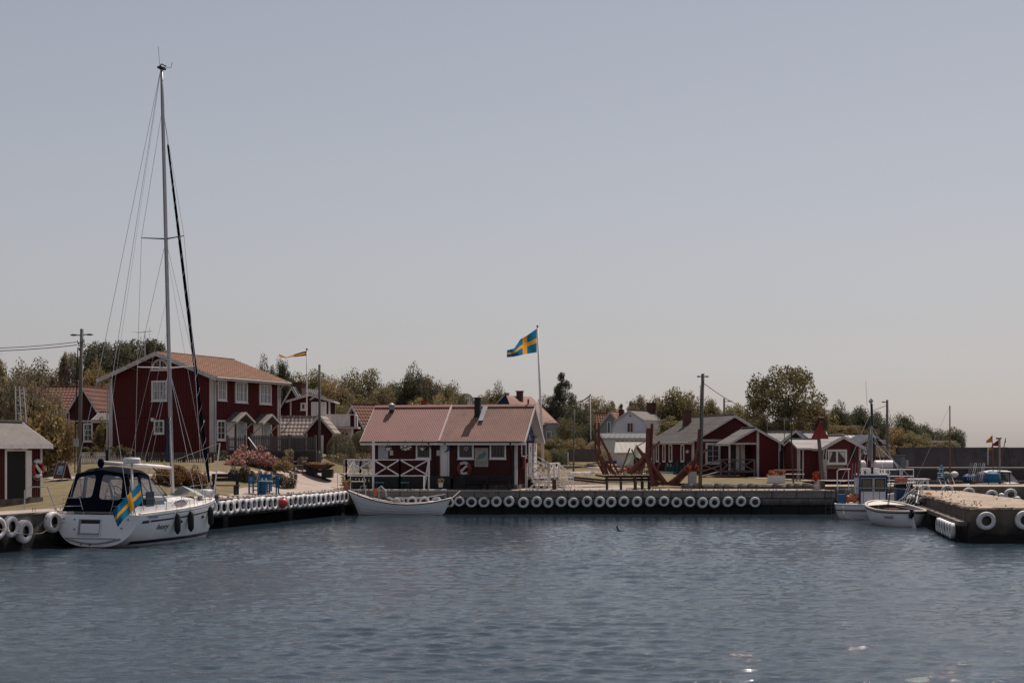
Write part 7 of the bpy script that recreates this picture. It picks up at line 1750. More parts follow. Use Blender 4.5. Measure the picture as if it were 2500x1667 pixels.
# ---------------------------------------------------------------- flagpoles and flags
def fpole(px, top, pxb, base, Y, r_, label, ball=True, m=WHITE):
    b_ = P(pxb, base, Y); a = P(px, top, Y); t = thing('flagpole', label, 'flagpole', b_); d = a - b_
    mb = MB(); mb.tube([(0, 0, 0), d], [r_ * 1.3, r_ * .7], 8); mb.build('pole', m, t, smooth=True)
    if ball: mb = MB(); mb.lathe([(.001, -.09), (.09, 0), (.001, .12)], 8, d); mb.build('finial', BLACK, t)
    return t
fpole(1312, 797, 1327, 1163, 98, .085, 'tall white flagpole just right of the harbour hut')
A_, B_, C_, D_ = P(1310.5, 802, 98), P(1311.5, 859, 98), P(1240, 871, 97), P(1237.5, 857, 97)
def bigflag():
    # hoist, cross band and fly traced by their real extent: fly end folded down
    mb = MB(); NU, NV = 34, 20; top = [(0, 802), (.35, 820), (.55, 828), (.75, 850), (1, 855)]; bot = [(0, 860), (.35, 864), (.6, 868), (.8, 871), (1, 872)]
    def itp(tb, u):
        for (a, y0), (b_, y1) in zip(tb[:-1], tb[1:]):
            if u <= b_: return y0 + (y1 - y0) * (u - a) / (b_ - a)
        return tb[-1][1]
    o0 = P(1310, 802, 98); vs = []
    for j in range(NV + 1):
        for i in range(NU + 1):
            u, v = i / NU, j / NV; px = 1310.5 - 73 * u; py = itp(top, u) * (1 - v) + itp(bot, u) * v; Y = 98 - .5 * u + .22 * sin(u * 9 + v * 3) * u ** .5
            vs.append(P(px, py, Y) - o0)
    mb.v = [tuple(v) for v in vs]; w = NU + 1
    for j in range(NV):
        for i in range(NU): mb.f.append((j * w + i, (j + 1) * w + i, (j + 1) * w + i + 1, j * w + i + 1)); mb.mi.append(mb._m(swe((i + .5) / NU, (j + .5) / NV)))
    return tag(mb.build('flag', None, smooth=True, loc=o0), 'large blue flag with yellow cross flying left from the tall flagpole', 'flag')
bigflag()
fpole(749, 853, 749, 1060, 104, .05, 'white flagpole behind the garage with a narrow pennant')
def pennant(pts, Y, pick, label, nv=6):
    mb = MB(); o0 = P(pts[0][0], pts[0][1], Y); N = len(pts); vs = []
    for (px, y0, y1) in pts:
        for j in range(nv + 1): vs.append(P(px, y0 + (y1 - y0) * j / nv, Y + .15 * sin(px * .2)) - o0)
    mb.v = [tuple(v) for v in vs]
    for i in range(N - 1):
        for j in range(nv): mb.f.append((i * (nv + 1) + j, i * (nv + 1) + j + 1, (i + 1) * (nv + 1) + j + 1, (i + 1) * (nv + 1) + j)); mb.mi.append(mb._m(pick(i / (N - 1), (j + .5) / nv)))
    return tag(mb.build('pennant', None, smooth=True, loc=o0), label, 'pennant')
pennant([(747.5, 857, 868), (738, 859, 869), (728, 862, 870), (718, 865, 871), (708, 869, 872), (702, 872, 873.5), (698, 871.5, 874), (690, 868, 873), (681, 864, 869)], 104, lambda u, v: FLY if (.33 < v < .67 or .28 < u < .4 or u > .7) else mat('dark_blue_flag', (.015, .025, .05), .8), 'narrow blue and yellow pennant streaming left over the yard')
fpole(1441, 964, 1443, 1100, 135, .05, 'small white flagpole with a faded pennant before the orange roofs')
pennant([(1440, 964, 969), (1432, 970, 974), (1424, 976, 979), (1416, 979.5, 982), (1408, 981, 983)], 135, lambda u, v: mat('faded_pink_cloth', (.34, .26, .26), .8), 'faded narrow pennant on the small white flagpole', 2)
t = thing('aerial', 'small rooftop aerial above the white gambrel house', 'aerial', P(1537, 1004, 150)); mb = MB(); mb.tube([(0, 0, 0), (0, 0, 1.1)], .02, 5); mb.bar((-.5, 0, .95), (.35, 0, .92), .03, .03); mb.bar((-.3, 0, .8), (-.3, 0, 1.1), .02, .02); mb.bar((.2, 0, .8), (.2, 0, 1.1), .02, .02); mb.build('array', STEEL, t)
for px, py, w_, Y, lab in ((1060, 985, 16, 120, 'red funnel cowl sticking up behind the hut roof'),):
    p = P(px - 25, 992, Y); t = thing('ventilator', lab, 'ventilator', p - Vector((0, 0, 2))); mb = MB(); mb.lathe([(.13, 0), (.14, 2), (.30, 2.5), (.31, 2.52), (.1, 2.45)], 12); mb.build('cowl', REDP, t)
# ---------------------------------------------------------------- fences
def pickets(px0, px1, Y0, Y1, yt, yb, sp, m, label, posts=(), pw=.07, name='fence', pm=None, single=True):
    a, b_ = P(px0, yb, Y0), P(px1, yb, Y1); t = thing(name, label, 'fence', a); d = b_ - a; L_ = d.xy.length; h_ = (yb - yt) * Y0 / F; n_ = int(L_ / sp)
    base = None
    for i in range(n_):
        if single and base is not None:
            o = base.copy(); COL.objects.link(o); o.parent = t; o.location = d * (i / n_)
        else:
            mb = MB(); mb.box((0, 0, h_ / 2), (pw, .025, h_), rz=math.atan2(d.y, d.x)); base = mb.build('picket', m, t)
    for z in (.25, .8): mb = MB(); mb.bar(Vector((0, .04, h_ * z)), d + Vector((0, .04, h_ * z)), .03, .07); mb.build('rail', m, t)
    for px in posts: k = (px - px0) / (px1 - px0); q = d * k; mb = MB(); mb.box((q.x, q.y - .03, h_ * .55), (.14, .14, h_ * 1.15)); mb.build('post', pm or m, t)
    return t
pickets(127, 262, 86, 86.3, 1103, 1141, .105, WHITE, 'white picket fence section left of the middle dark post', (121, 262), pm=DARKW)
pickets(264, 325, 86.3, 86.5, 1103, 1141, .105, WHITE, 'white picket fence section right of the middle dark post', (327,), pm=DARKW)
pickets(360, 523, 87.5, 87, 1108, 1136, .14, BROWNW, 'low dark brown fence in front of the big red house', (360, 395, 449, 507, 520), pw=.06)
pickets(556, 598, 90, 90.5, 1066, 1099, .13, GREYW, 'grey slatted balustrade around the house door landing', (556, 599), pw=.07)
pickets(613, 664, 90.6, 91.5, 1062, 1100, .115, GREYW, 'grey slatted fence section under the second house door', (614, 663), pw=.085)
pickets(664, 708, 91.5, 91.8, 1064, 1099, .115, GREYW, 'grey slatted terrace fence above the stone wall', (664, 707), pw=.085)
pickets(710, 770, 92, 92.4, 1066, 1099, .13, GREYW, 'grey slatted terrace fence left of the power pole', (712, 770), pw=.10)
t = thing('deck', 'dark wooden door landing and deck in front of the house doors', 'deck', P(556, 1100, 90.3)); mb = MB(); mb.b2(0, 5.6, .1, 2.2, -1.3, 0); mb.build('deck_base', BROWNW, t)
mb = MB(); mb.bar((1.35, -.3, .85), (2.1, -.9, .0), .04, .05); mb.build('stair_rail', WHITE, t)
t = thing('terrace_wall', 'low stepped stone wall below the grey terrace fence', 'wall', P(664, 1130, 91)); r = random.Random(2)
for row in range(4):
    x = 0.0 if row % 2 else -.15
    while x < 2.9:
        w_ = r.uniform(.3, .5)
        if not (.35 < x < 1.15 and row > 1): mb = MB(); mb.box((x + w_ / 2, 0, .12 + row * .2), (w_ - .02, .3, .185)); mb.build('stone', mat('garden_stone', (.20, .18, .17), .95, (.13, .12, .11), 4, 1), t)
        x += w_
t = thing('garden_wall', 'long grey garden wall across the lawn right of the hut', 'wall', P(1386, 1122, 126)); mb = MB(); mb.b2(0, 2.75, 0, .25, -.2, .95); mb.build('wall', mat('grey_garden_wall', (.12, .105, .10), .95, (.08, .07, .068), 3, .9), t)
t = thing('garden_screen', 'dark red boarded screen with white posts behind the hut stairs', 'screen', P(1344, 1135, 108))
for i in range(4): mb = MB(); mb.b2(.02 + i * .34, .34 + i * .34, 0, .05, 0, .9); mb.build('board', REDD, t)
for x in (-.05, .55, 1.28): mb = MB(); mb.b2(x, x + .09, -.04, .04, 0, .95); mb.build('post', WHITE, t)
pickets(1495, 1590, 112, 112, 1136, 1158, .17, BROWNW, 'thin dark picket fence behind the red timbers', (), pw=.04)
# ---------------------------------------------------------------- seats and tables
q = G(548, 1208); b_ = bench(q, radians(-8), 1.35, DARKW, 'dark wooden bench on the quay right of the sailboat bow', hb=.95, legs=2)
b_.scale = (1.15, 1, 1.15)
def blockchair(px, py, label, rz=0, w=.62, h_=1.0):
    p = G(px, py); t = thing('chair', label, 'chair', p, rz, 'blue chairs and table on the quay lawn')
    for sx in (-1, 1):
        for y in (-.25, .25): mb = MB(); mb.box((sx * w / 2, y, .42 if y < 0 else .5), (.07, .07, .84 if y < 0 else 1.0)); mb.build('leg', BLUEC, t)
        mb = MB(); mb.box((sx * w / 2, 0, .72), (.07, .5, .05)); mb.build('armrest', BLUEC, t)
    for z in (.16, .42, .60): mb = MB(); mb.box((0, -.25, z), (w - .08, .04, .06)); mb.build('rung', BLUEC, t)
    mb = MB(); mb.box((0, 0, .44), (w - .08, .46, .05)); mb.build('seat', BLUEC, t)
    mb = MB(); mb.box((0, .27, .78), (w - .08, .04, .34)); mb.build('backrest', BLUEC, t); return t
blockchair(624, 1207, 'left blue wooden armchair beside the blue table', radians(80)); blockchair(666, 1205, 'right blue wooden armchair beside the blue table', radians(-70))
blockchair(647, 1199, 'middle blue wooden chair behind the blue table', 0)
p = G(645, 1208); t = thing('table', 'solid blue table with white mugs on top between the blue chairs', 'table', p, 0); mb = MB(); mb.b2(-.30, .12, -.15, .15, 0, .72); mb.build('pedestal', BLUEC, t); mb = MB(); mb.b2(-.42, .42, -.32, .32, .72, .77); mb.build('tabletop', mat('pale_tabletop', (.35, .38, .42), .5), t)
for x, lab in ((-.1, 'white mug standing on the left of the blue table top'), (.12, 'white glass standing on the right of the blue table top')): o = MB().cyl((0, 0, 0), .05, .13, 8).build('mug', PAPER, loc=p + Vector((x, -.1, .772))); tag(o, lab, 'mug')
# wicker garden seats
for i, (px, py, lab) in enumerate(((706, 1152, 'pale slatted garden armchair near the stone terrace wall'), (733, 1152, 'second slatted garden armchair beside the rusty planter bowl'))):
    p = G(px, py); t = thing('garden_chair', lab, 'garden chair', p, radians(20 - 40 * i), 'slatted garden chairs on the yard'); WK = mat('greyed_teak', (.22, .17, .15), .9)
    for x in (-.3, .3):
        for y in (-.25, .25): mb = MB(); mb.box((x, y, .2 if y < 0 else .42), (.05, .05, .4 if y < 0 else .84)); mb.build('leg', WK, t)
        mb = MB(); mb.tube([(x, -.28, .62), (x, .25, .66)], .025, 5); mb.build('armrest', WK, t)
    mb = MB(); mb.box((0, 0, .4), (.6, .5, .04)); mb.build('seat', WK, t)
    for k in range(7): mb = MB(); mb.box((-.26 + k * .087, .26, .64), (.035, .02, .45)); mb.build('slat', WK, t)
    mb = MB(); mb.tube([(-.3, .26, .84), (0, .27, .95), (.3, .26, .84)], .028, 5); mb.build('top_rail', WK, t)
p = G(723, 1151); t = thing('table', 'low slatted garden table between the garden armchairs', 'table', p); mb = MB(); mb.b2(-.35, .35, -.25, .25, .36, .4); mb.build('tabletop', mat('greyed_teak', None), t)
for x in (-.3, .3): mb = MB(); mb.b2(x - .03, x + .03, -.03, .03, 0, .36); mb.build('leg', mat('greyed_teak', None), t)
# rusty planter bowl on black base
p = G(781, 1166); t = thing('planter_bowl', 'wide rusty steel planter bowl on a black block base', 'planter', p); sc_ = p.y / F
mb = MB(); mb.b2(-31 * sc_, -8 * sc_, -.5, .5, 0, .52); mb.b2(6 * sc_, 31 * sc_, -.5, .5, 0, .52); mb.b2(-31 * sc_, 31 * sc_, -.5, .5, .30, .52) if False else mb.b2(-8 * sc_, 6 * sc_, -.45, .45, .3, .5); mb.build('base', BLACK, t)
mb = MB(); mb.lathe([(.01, .52), (.55, .54), (.98, .82), (1.0, .84), (.94, .82), (.01, .78)], 24); mb.build('bowl', RUST, t, smooth=False)
c = ob('flowers', CR['flower'][0], t, (0, 0, .86), None, (.8, .7, .12)); c.material_slots[0].link = 'OBJECT'; c.material_slots[0].material = LM['ochre']
# potted plants on the yard
def pot(px, py, r_, h_, m, label, col, ph, Y=None, sq=False, fl=1.2, L_=None):
    p = G(px, py) if Y is None else P(px, py, Y); t = thing('flower_pot', label, 'flower pot', p)
    mb = MB()
    if sq: mb.box((0, 0, h_ / 2), (L_ or r_ * 2, r_ * 2, h_), taper=1)
    else: mb.lathe([(.001, 0), (r_ * .75, 0), (r_, h_), (r_ * .9, h_), (r_ * .85, h_ - .05), (.001, h_ - .05)], 14)
    mb.build('pot', m, t)
    c = ob('flowers', CR['flower'][0], t, (0, 0, h_ + ph * .6), None, ((L_ / 2 if L_ else r_ * fl), r_ * fl, ph)); c.material_slots[0].link = 'OBJECT'; c.material_slots[0].material = LM[col]
    return t
pot(688, 1130, .22, .22, TERRA, 'low terracotta pot left of the leafy plant by the stone wall', 'olive', .05, 90)
pot(705, 1130, .24, .22, TERRA, 'terracotta pot with a leafy plant before the stone wall', 'pale', .40, 90)
pot(742, 1130, .2, .24, TERRA, 'terracotta pot right of the slatted garden chairs', 'olive', .08, 90)
pot(847, 1198, .2, .38, TERRA, 'terracotta pot with dry plant at the quay corner', 'ochre', .18)
pot(842, 1186, .2, .3, TERRA, 'second terracotta pot with rusty grass behind the corner pot', 'orangeb', .2)
pot(1076, 1189, .16, .28, PAPER, 'white flower pot standing on the black hut steps', 'olive', .16, 86.3)
pot(1690, 1190, .25, 1.02, mat('white_concrete', (.50, .48, .46), .8), 'tall square white pillar pot with red flowers left of the quay pole', 'redf', .28, sq=True, fl=1.7)
pot(1895, 1178, .3, .5, WHITE, 'long white box planter full of orange red flowers', 'autumn', .24, sq=True, fl=1.0, L_=1.15)
pot(1997, 1194, .26, .52, PAPER, 'white tapered pot with red geraniums at the foot of the beacon', 'redf', .36, fl=1.35)
pot(1526, 1160, .14, .3, PAPER, 'small white pot of red flowers behind the dark bench', 'redf', .2, 97, fl=3.0)
# thin black pole and picnic table at the right
t = thing('pole', 'thin rusty pole standing on the grass right of the porch building', 'pole', G(1937, 1180)); mb = MB(); mb.tube([(0, 0, 0), (-.12, 0, 2.3), (-.15, 0, 4.6)], [.05, .045, .04], 8); mb.build('pole', RUST, t); mb = MB(); mb.bar((-.35, 0, 4.2), (.05, 0, 4.2), .03, .05); mb.build('crossbar', RUST, t)
p = G(1925, 1172); t = thing('picnic_table', 'picnic table with attached benches in the open shed shade', 'picnic table', p); PW = mat('worn_pine', (.20, .16, .13), .9)
for k in range(3): mb = MB(); mb.b2(-1.0, 1.0, -.3 + k * .21, -.11 + k * .21, .72, .76); mb.build('top_board', PW, t)
for y in (-.75, .6): mb = MB(); mb.b2(-1.0, 1.0, y, y + .22, .42, .46); mb.build('bench_board', WHITE, t)
for x in (-.7, .7):
    for s_ in (-1, 1): mb = MB(); mb.bar((x, s_ * .65, 0), (x, s_ * .15, .72), .05, .1); mb.build('leg', PW, t)
# red triangular beacon
p = G(2010, 1190); p = Vector(((2010 - 1250) * 88 / F, 88, 1.42)); t = thing('beacon', 'red triangular harbour beacon with faint white lettering on a leaning post', 'beacon', p)
q = P(1999, 1070, 88) - p; q2 = P(1998, 1035, 88) - p
mb = MB(); mb.tube([(0, 0, 0), q, q2], [.14, .11, .06], 10); mb.build('post', POLE, t, smooth=True)
TA, TB, TC_ = P(1980, 1071, 87.8) - p, P(2024, 1071, 87.8) - p, P(2001, 1030, 87.8) - p
mb = MB(); mb.add([TA, TB, TC_, TA + Vector((0, .06, 0)), TB + Vector((0, .06, 0)), TC_ + Vector((0, .06, 0))], [(0, 1, 2), (5, 4, 3), (0, 3, 4, 1), (1, 4, 5, 2), (2, 5, 3, 0)]); tri = mb.build('triangle_board', SIGNR, t)
mb = MB(); FW = mat('faint_letter_white', (.30, .10, .10), .8)
for (a_, b_, z) in ((.14, .46, .07), (.54, .90, .07), (.20, .46, .19), (.54, .80, .19), (.54, .80, .31), (.26, .34, .31), (.58, .74, .42), (.54, .66, .54)):
    x0_ = TA.x + (TB.x - TA.x) * a_; x1_ = TA.x + (TB.x - TA.x) * b_; z_0 = TA.z + (TC_.z - TA.z) * z
    for k in range(int((x1_ - x0_) / .045)): mb.b2(x0_ + k * .045, x0_ + k * .045 + .034, TA.y - .008, TA.y - .002, z_0, z_0 + .05)
mb.build('lettering', FW, tri)
mb = MB(); c_ = q2; mb.tube([c_ + Vector((0, 0, -.2)), c_ + Vector((-.05, 0, .15)), c_ + Vector((.05, 0, .4))], [.13, .16, .1], 8); mb.tube([c_ + Vector((.0, 0, .3)), c_ + Vector((.32, -.1, .34))], [.1, .12], 8); mb.tube([c_ + Vector((-.18, 0, -.5)), c_ + Vector((-.14, 0, 0))], .09, 8); mb.build('lamp', mat('dark_red_lamp', (.07, .012, .012), .6), t)
wire(t.location + q2, P(1890, 1016, 104), .05, 'short wire from the beacon lamp to the left')
# ---------------------------------------------------------------- red timber boat frames
tf = thing('timber_frame', 'left oiled red timber boat stem with long props', 'timber frame', Vector((P(1475, 0, 92).x, 92, 1.45)))
def TB_(root, a, b_, w_=.22, dy=(0, 0), Y=92, name='timber', m=None):
    A_ = P(a[0], a[1], Y + dy[0]) - root.location; B_ = P(b_[0], b_[1], Y + dy[1]) - root.location
    mb = MB(); mb.bar(A_, B_, w_ * .72, w_ * .6, up=(0, 1, 0)); return mb.build(name, m or TAR, root)
def tline(root, pts, w_=.22, dy=0, Y=92):
    for a, b_ in zip(pts[:-1], pts[1:]): TB_(root, a, b_, w_, (dy, dy), Y)
Z7 = lambda x, y: (1360 + x / 6.533, 1020 + y / 6.533)
tline(tf, [Z7(664, 75), Z7(670, 560), Z7(700, 720), Z7(790, 900)], .21, 0); tline(tf, [Z7(606, 80), Z7(612, 560), Z7(655, 720), Z7(745, 905)], .15, .35); tline(tf, [Z7(580, 115), Z7(635, 230)], .16, -.15)
tline(tf, [Z7(690, 310), Z7(985, 900)], .19, -.2); tline(tf, [Z7(700, 630), Z7(940, 905)], .2, .1); tline(tf, [Z7(690, 640), Z7(800, 900)], .12, .3)
tf2 = thing('timber_frame', 'middle oiled red timber boat stem, the heaviest of the three', 'timber frame', Vector((P(1590, 0, 90).x, 90, 1.45)))
tline(tf2, [Z7(1450, 165), Z7(1440, 620), Z7(1480, 800), Z7(1540, 1090)], .34, 0, 90); tline(tf2, [Z7(1485, 165), Z7(1475, 640), Z7(1530, 820), Z7(1590, 1090)], .22, .3, 90); tline(tf2, [Z7(1515, 90), Z7(1490, 500)], .24, .7, 90)
tline(tf2, [Z7(1490, 510), Z7(1640, 375)], .17, -.1, 90); tline(tf2, [Z7(1275, 460), Z7(1440, 660)], .2, -.35, 90); tline(tf2, [Z7(1130, 870), Z7(1390, 620)], .24, -.1, 90); tline(tf2, [Z7(1180, 905), Z7(1400, 660)], .17, .35, 90); tline(tf2, [Z7(1300, 900), Z7(1400, 700)], .16, .8, 90)
tline(tf2, [Z7(1490, 700), Z7(1740, 1030)], .22, -.2, 90); tline(tf2, [Z7(1480, 760), Z7(1720, 1060)], .26, .3, 90); tline(tf2, [Z7(1270, 455), Z7(1390, 385)], .08, 0, 90)
TB_(tf2, Z7(1160, 480), Z7(1010, 900), .13, (3, 3), 90, 'prop', GREYW); TB_(tf2, Z7(1190, 500), Z7(1310, 780), .13, (3.2, 3.2), 90, 'prop', GREYW)
tf3 = thing('timber_frame', 'right oiled red timber boat frame leaning behind the utility pole', 'timber frame', Vector((P(1660, 0, 91).x, 91, 1.45)))
tline(tf3, [Z7(2270, 180), Z7(2250, 480), Z7(2190, 700)], .24, 0, 91); tline(tf3, [Z7(2180, 680), Z7(1830, 1020)], .24, -.2, 91); tline(tf3, [Z7(2250, 620), Z7(2180, 790), Z7(1880, 1040)], .22, .2, 91); tline(tf3, [Z7(2320, 560), Z7(2400, 500)], .17, 0, 91)
tline(tf3, [Z7(1720, 1050), Z7(2100, 1055)], .16, 0, 91); tline(tf3, [Z7(1600, 1040), Z7(1860, 1030), Z7(2040, 1075)], .2, .4, 91); tline(tf3, [Z7(1450, 1010), Z7(1700, 1060)], .22, .6, 91)
r = random.Random(21)
def ribs(root, P0, P1, Q0, Q1, n_, Y, w_=.13, jit=6):
    for i in range(n_):
        k = i / max(1, n_ - 1); a = (P0[0] + (P1[0] - P0[0]) * k + r.uniform(-jit, jit), P0[1] + (P1[1] - P0[1]) * k + r.uniform(-jit, jit)); b_ = (Q0[0] + (Q1[0] - Q0[0]) * k, Q0[1] + (Q1[1] - Q0[1]) * k)
        TB_(root, Z7(*a), Z7(*b_), w_, (r.uniform(-.3, .8), r.uniform(-.3, .8)), Y, 'rib')
ribs(tf, (650, 560), (710, 620), (745, 900), (820, 900), 4, 92, .12); ribs(tf, (720, 640), (760, 720), (860, 890), (940, 905), 3, 92, .12)
ribs(tf2, (1430, 180), (1530, 120), (1440, 640), (1500, 640), 2, 90, .09); ribs(tf2, (1440, 680), (1500, 700), (1510, 1090), (1620, 1080), 5, 90, .11); ribs(tf2, (1380, 640), (1410, 720), (1120, 890), (1340, 900), 7, 90, .12); ribs(tf2, (1500, 720), (1520, 800), (1600, 1010), (1760, 1040), 6, 90, .12)
ribs(tf3, (2180, 700), (2250, 700), (1830, 1010), (1940, 1040), 6, 91, .12); ribs(tf3, (1480, 1000), (1600, 1050), (1900, 1070), (2050, 1085), 3, 91, .09)
for a_, b_, r_, Y_ in (((1270, 470), (1560, 900), tf2, 90), ((1395, 560), (1180, 900), tf2, 90), ((1640, 720), (1500, 1060), tf2, 90), ((2160, 740), (1760, 1045), tf3, 91), ((600, 300), (700, 560), tf, 92), ((800, 500), (880, 880), tf, 92)):
    TB_(r_, Z7(*a_), Z7(*b_), .15, (.2, .4), Y_, 'cross_timber')
tk = thing('keel_timbers', 'long dark low keel timbers lying towards the hut', 'timber', Vector((P(1420, 0, 90).x, 90, 1.45)))
tline(tk, [Z7(170, 940), Z7(800, 1000)], .18, 1.5, 90); tline(tk, [Z7(180, 975), Z7(800, 1040)], .16, 1.0, 90); tline(tk, [Z7(610, 910), Z7(760, 935)], .16, 1.5, 90)
for o in tk.children: o.data.materials[0] = BROWNW
# heavy dark benches at the quay centre
q = Vector((P(1516, 0, 86.9).x, 86.9, 1.42)); b1 = bench(q, 0, 1.95, BROWNW, 'heavy dark bench with backrest in front of the red timbers', hb=.86, seat=.5, legs=3)
q = Vector((P(1568, 0, 87.6).x, 87.6, 1.42)); b2_ = bench(q, radians(4), 1.1, DARKW, 'second dark bench joined right behind the heavy one', hb=.86, seat=.5, legs=3)
# ---------------------------------------------------------------- white cafe furniture
def fchair(loc, rz, label):
    t = thing('folding_chair', label, 'folding chair', loc, rz, 'white folding cafe chairs')
    for x in (-.2, .2): mb = MB(); mb.bar((x, -.25, 0), (x, .2, .9), .03, .04); mb.build('back_leg', WHITE, t); mb = MB(); mb.bar((x, .3, 0), (x, -.22, .46), .03, .04); mb.build('front_leg', WHITE, t)
    for k in range(4): mb = MB(); mb.b2(-.2, .2, -.24 + k * .11, -.16 + k * .11, .45, .47); mb.build('seat_slat', WHITE, t)
    for k in range(3): mb = MB(); y_ = .09 + k * .045; mb.box((0, y_, .66 + k * .09), (.42, .02, .06)); mb.build('back_slat', WHITE, t)
    return t
def ctable(loc, label, w_=.7):
    t = thing('cafe_table', label, 'cafe table', loc, 0, 'white folding cafe tables')
    for k in range(5): mb = MB(); mb.b2(-w_ / 2, w_ / 2, -.3 + k * .12, -.2 + k * .12, .70, .725); mb.build('top_slat', WHITE, t)
    for y in (-.22, .2):
        for s_ in (-1, 1): mb = MB(); mb.bar((-s_ * w_ * .42, y, 0), (s_ * w_ * .42, y, .69), .035, .035); mb.build('leg', WHITE, t)
    return t
gq = lambda px, Y: Vector((P(px, 0, Y).x, Y, gz(P(px, 0, Y).x, Y) + .03))
fchair(gq(1303, 87.6), radians(100), 'white folding chair nearest the hut corner'); ctable(gq(1321, 87.7), 'white cafe table nearest the hut', .75)
fchair(gq(1337, 88.2), radians(-70), 'white folding chair right of the table nearest the hut'); fchair(gq(1323, 89.1), radians(10), 'white folding chair behind the table nearest the hut')
fchair(gq(1368, 87.7), radians(95), 'white folding chair left of the second cafe table'); ctable(gq(1383, 87.8), 'second white cafe table, right of the stairs', .75); fchair(gq(1392, 89.6), radians(-30), 'white folding chair behind the second cafe table')
fchair(gq(1398, 94.5), radians(80), 'white folding chair on the lawn, leftmost'); ctable(gq(1419, 95.5), 'larger white lawn table in front of the garden wall', 1.1); fchair(gq(1440, 95), radians(-80), 'white folding chair right of the lawn table'); ctable(gq(1436, 98), 'far white lawn table behind the larger one', 1.0)
for i, (px, Y) in enumerate(((1318, 87.7), (1327, 87.7))): o = MB().cyl((0, 0, 0), .045, .13, 8).build('candle_glass', REDP if i == 0 else PAPER, loc=gq(px, Y) + Vector((0, 0, .727))); tag(o, ('red glass on the table nearest the hut', 'white mug on the table nearest the hut')[i], 'glass')
o = MB().b2(-.12, .12, -.12, .12, 0, .62).build('bollard', BROWNW, loc=gq(1353, 87.2)); tag(o, 'short dark wooden post between the two cafe tables', 'post')
t = thing('concrete_block', 'pale stone block with flat dark base lying on the lawn', 'stone block', G(1441, 1140)); mb = MB(); mb.b2(-.5, .5, -.3, .3, 0, .1); mb.build('base', BROWNW, t); mb = MB(); mb.b2(-.3, .3, -.2, .2, .1, .35); mb.build('stone', GREYL, t)
# blue stools in front of the hut porch
for px, lab in ((927, 'blue topped stool under the left railing cross'), (988, 'blue topped stool under the middle railing post')):
    t = thing('stool', lab, 'stool', Vector((P(px, 0, 86.45).x, 86.5, 1.42)), 0, 'blue stools on the quay'); mb = MB(); mb.b2(-.24, .24, -.12, .12, .42, .47); mb.build('seat', mat('bright_blue', (.02, .16, .26), .5), t)
    for x in (-.2, .2): mb = MB(); mb.b2(x - .02, x + .02, -.1, .1, 0, .42); mb.build('leg', BLACK, t)
t = thing('bench', 'weathered white bench behind the porch end railing', 'bench', P(868, 1148, 93)); mb = MB(); mb.b2(-.8, .9, 0, .06, .6, .75); mb.build('back_board', OLDWHITE, t); mb = MB(); mb.b2(-.8, .9, 0, .06, .35, .5); mb.build('back_board', OLDWHITE, t); mb = MB(); mb.b2(-.8, .9, -.4, 0, .25, .3); mb.build('seat', OLDWHITE, t)
for x in (-.75, .85): mb = MB(); mb.b2(x - .04, x + .04, -.05, .05, -.3, .75); mb.build('leg', OLDWHITE, t)
# sandwich board
p = G(152, 1172); t = thing('sandwich_board', 'dark red sandwich board with a blue and white poster on the lawn', 'sign', p, radians(-32)); k_ = p.y / F
mb = MB(); mb.bar((0, -.28, .06), (0, .0, .92), .72, .03, up=(1, 0, 0)); mb.v = mb.v; 
for s_, nm in ((-1, 'front_panel'), (1, 'back_panel')):
    mb = MB(); mb.add([(-.36, s_ * .30, .08), (.36, s_ * .30, .08), (.36, s_ * .03, .88), (-.36, s_ * .03, .88), (-.36, s_ * .27, .08), (.36, s_ * .27, .08), (.36, s_ * .0, .88), (-.36, s_ * .0, .88)], [(0, 1, 2, 3), (7, 6, 5, 4), (0, 4, 5, 1), (1, 5, 6, 2), (2, 6, 7, 3), (3, 7, 4, 0)]); fp = mb.build(nm, mat('maroon_board', (.10, .015, .015), .5), t)
    if s_ == -1:
        mb = MB(); pl_ = lambda x, v, o=.004: (x, -(.30 - .27 * v) - o, .08 + .8 * v); mb.add([pl_(-.2, .28), pl_(.24, .28), pl_(.24, .85), pl_(-.2, .85)], [(0, 1, 2, 3)], mat('pale_blue_print', (.22, .38, .42), .6))
        for v in (.36, .43, .66, .73): mb.add([pl_(-.1, v, .007), pl_(.14, v, .007), pl_(.14, v + .035, .007), pl_(-.1, v + .035, .007)], [(0, 1, 2, 3)], PAPER if v > .5 else INK)
        mb.build('poster', None, fp)
mb = MB()
for x in (-.36, .36): mb.tube([(x, -.33, -.02), (x, -.02, .92)], .015, 5); mb.tube([(x, .33, -.02), (x, .02, .92)], .015, 5)
mb.tube([(-.36, 0, .95), (.36, 0, .95)], .015, 5); mb.build('frame', STEEL, t)
# ---------------------------------------------------------------- far basin boats
def mboat(px, Y, L_, label, rz, cab=None, zb=.0, hm=WHITE, name='motorboat'):
    t = thing(name, label, 'boat', (P(px, 0, Y).x, Y, zb), rz); sh_ = lambda u: .9 + .35 * max(0, u - .3) ** 1.5
    bb, r2_, us_ = dhull(t, L_, 2.0, sh_, lambda u: -.2 + .3 * abs(2 * u - 1) ** 6, hm, fine=3, ful=1.8, inner=mat('boat_inside', None), depth=.5, flare=.5, rake=.3)
    gunwale(t, bb, L_, sh_, us_, WHITE, .04); return t
t = mboat(2455, 106, 6.4, 'white cabin boat with dark hooded windows in the far basin', radians(-80))
mb = MB(); mb.loft([[(-.85, y, 1.0), (-.8, y, z), (0, y, z + .06), (.8, y, z), (.85, y, 1.0)] for y, z in ((-2.0, 1.3), (.6, 1.35), (1.2, 1.2), (2.9, 1.15))], capa=True, capb=True); mb.build('cabin', WHITE, t)
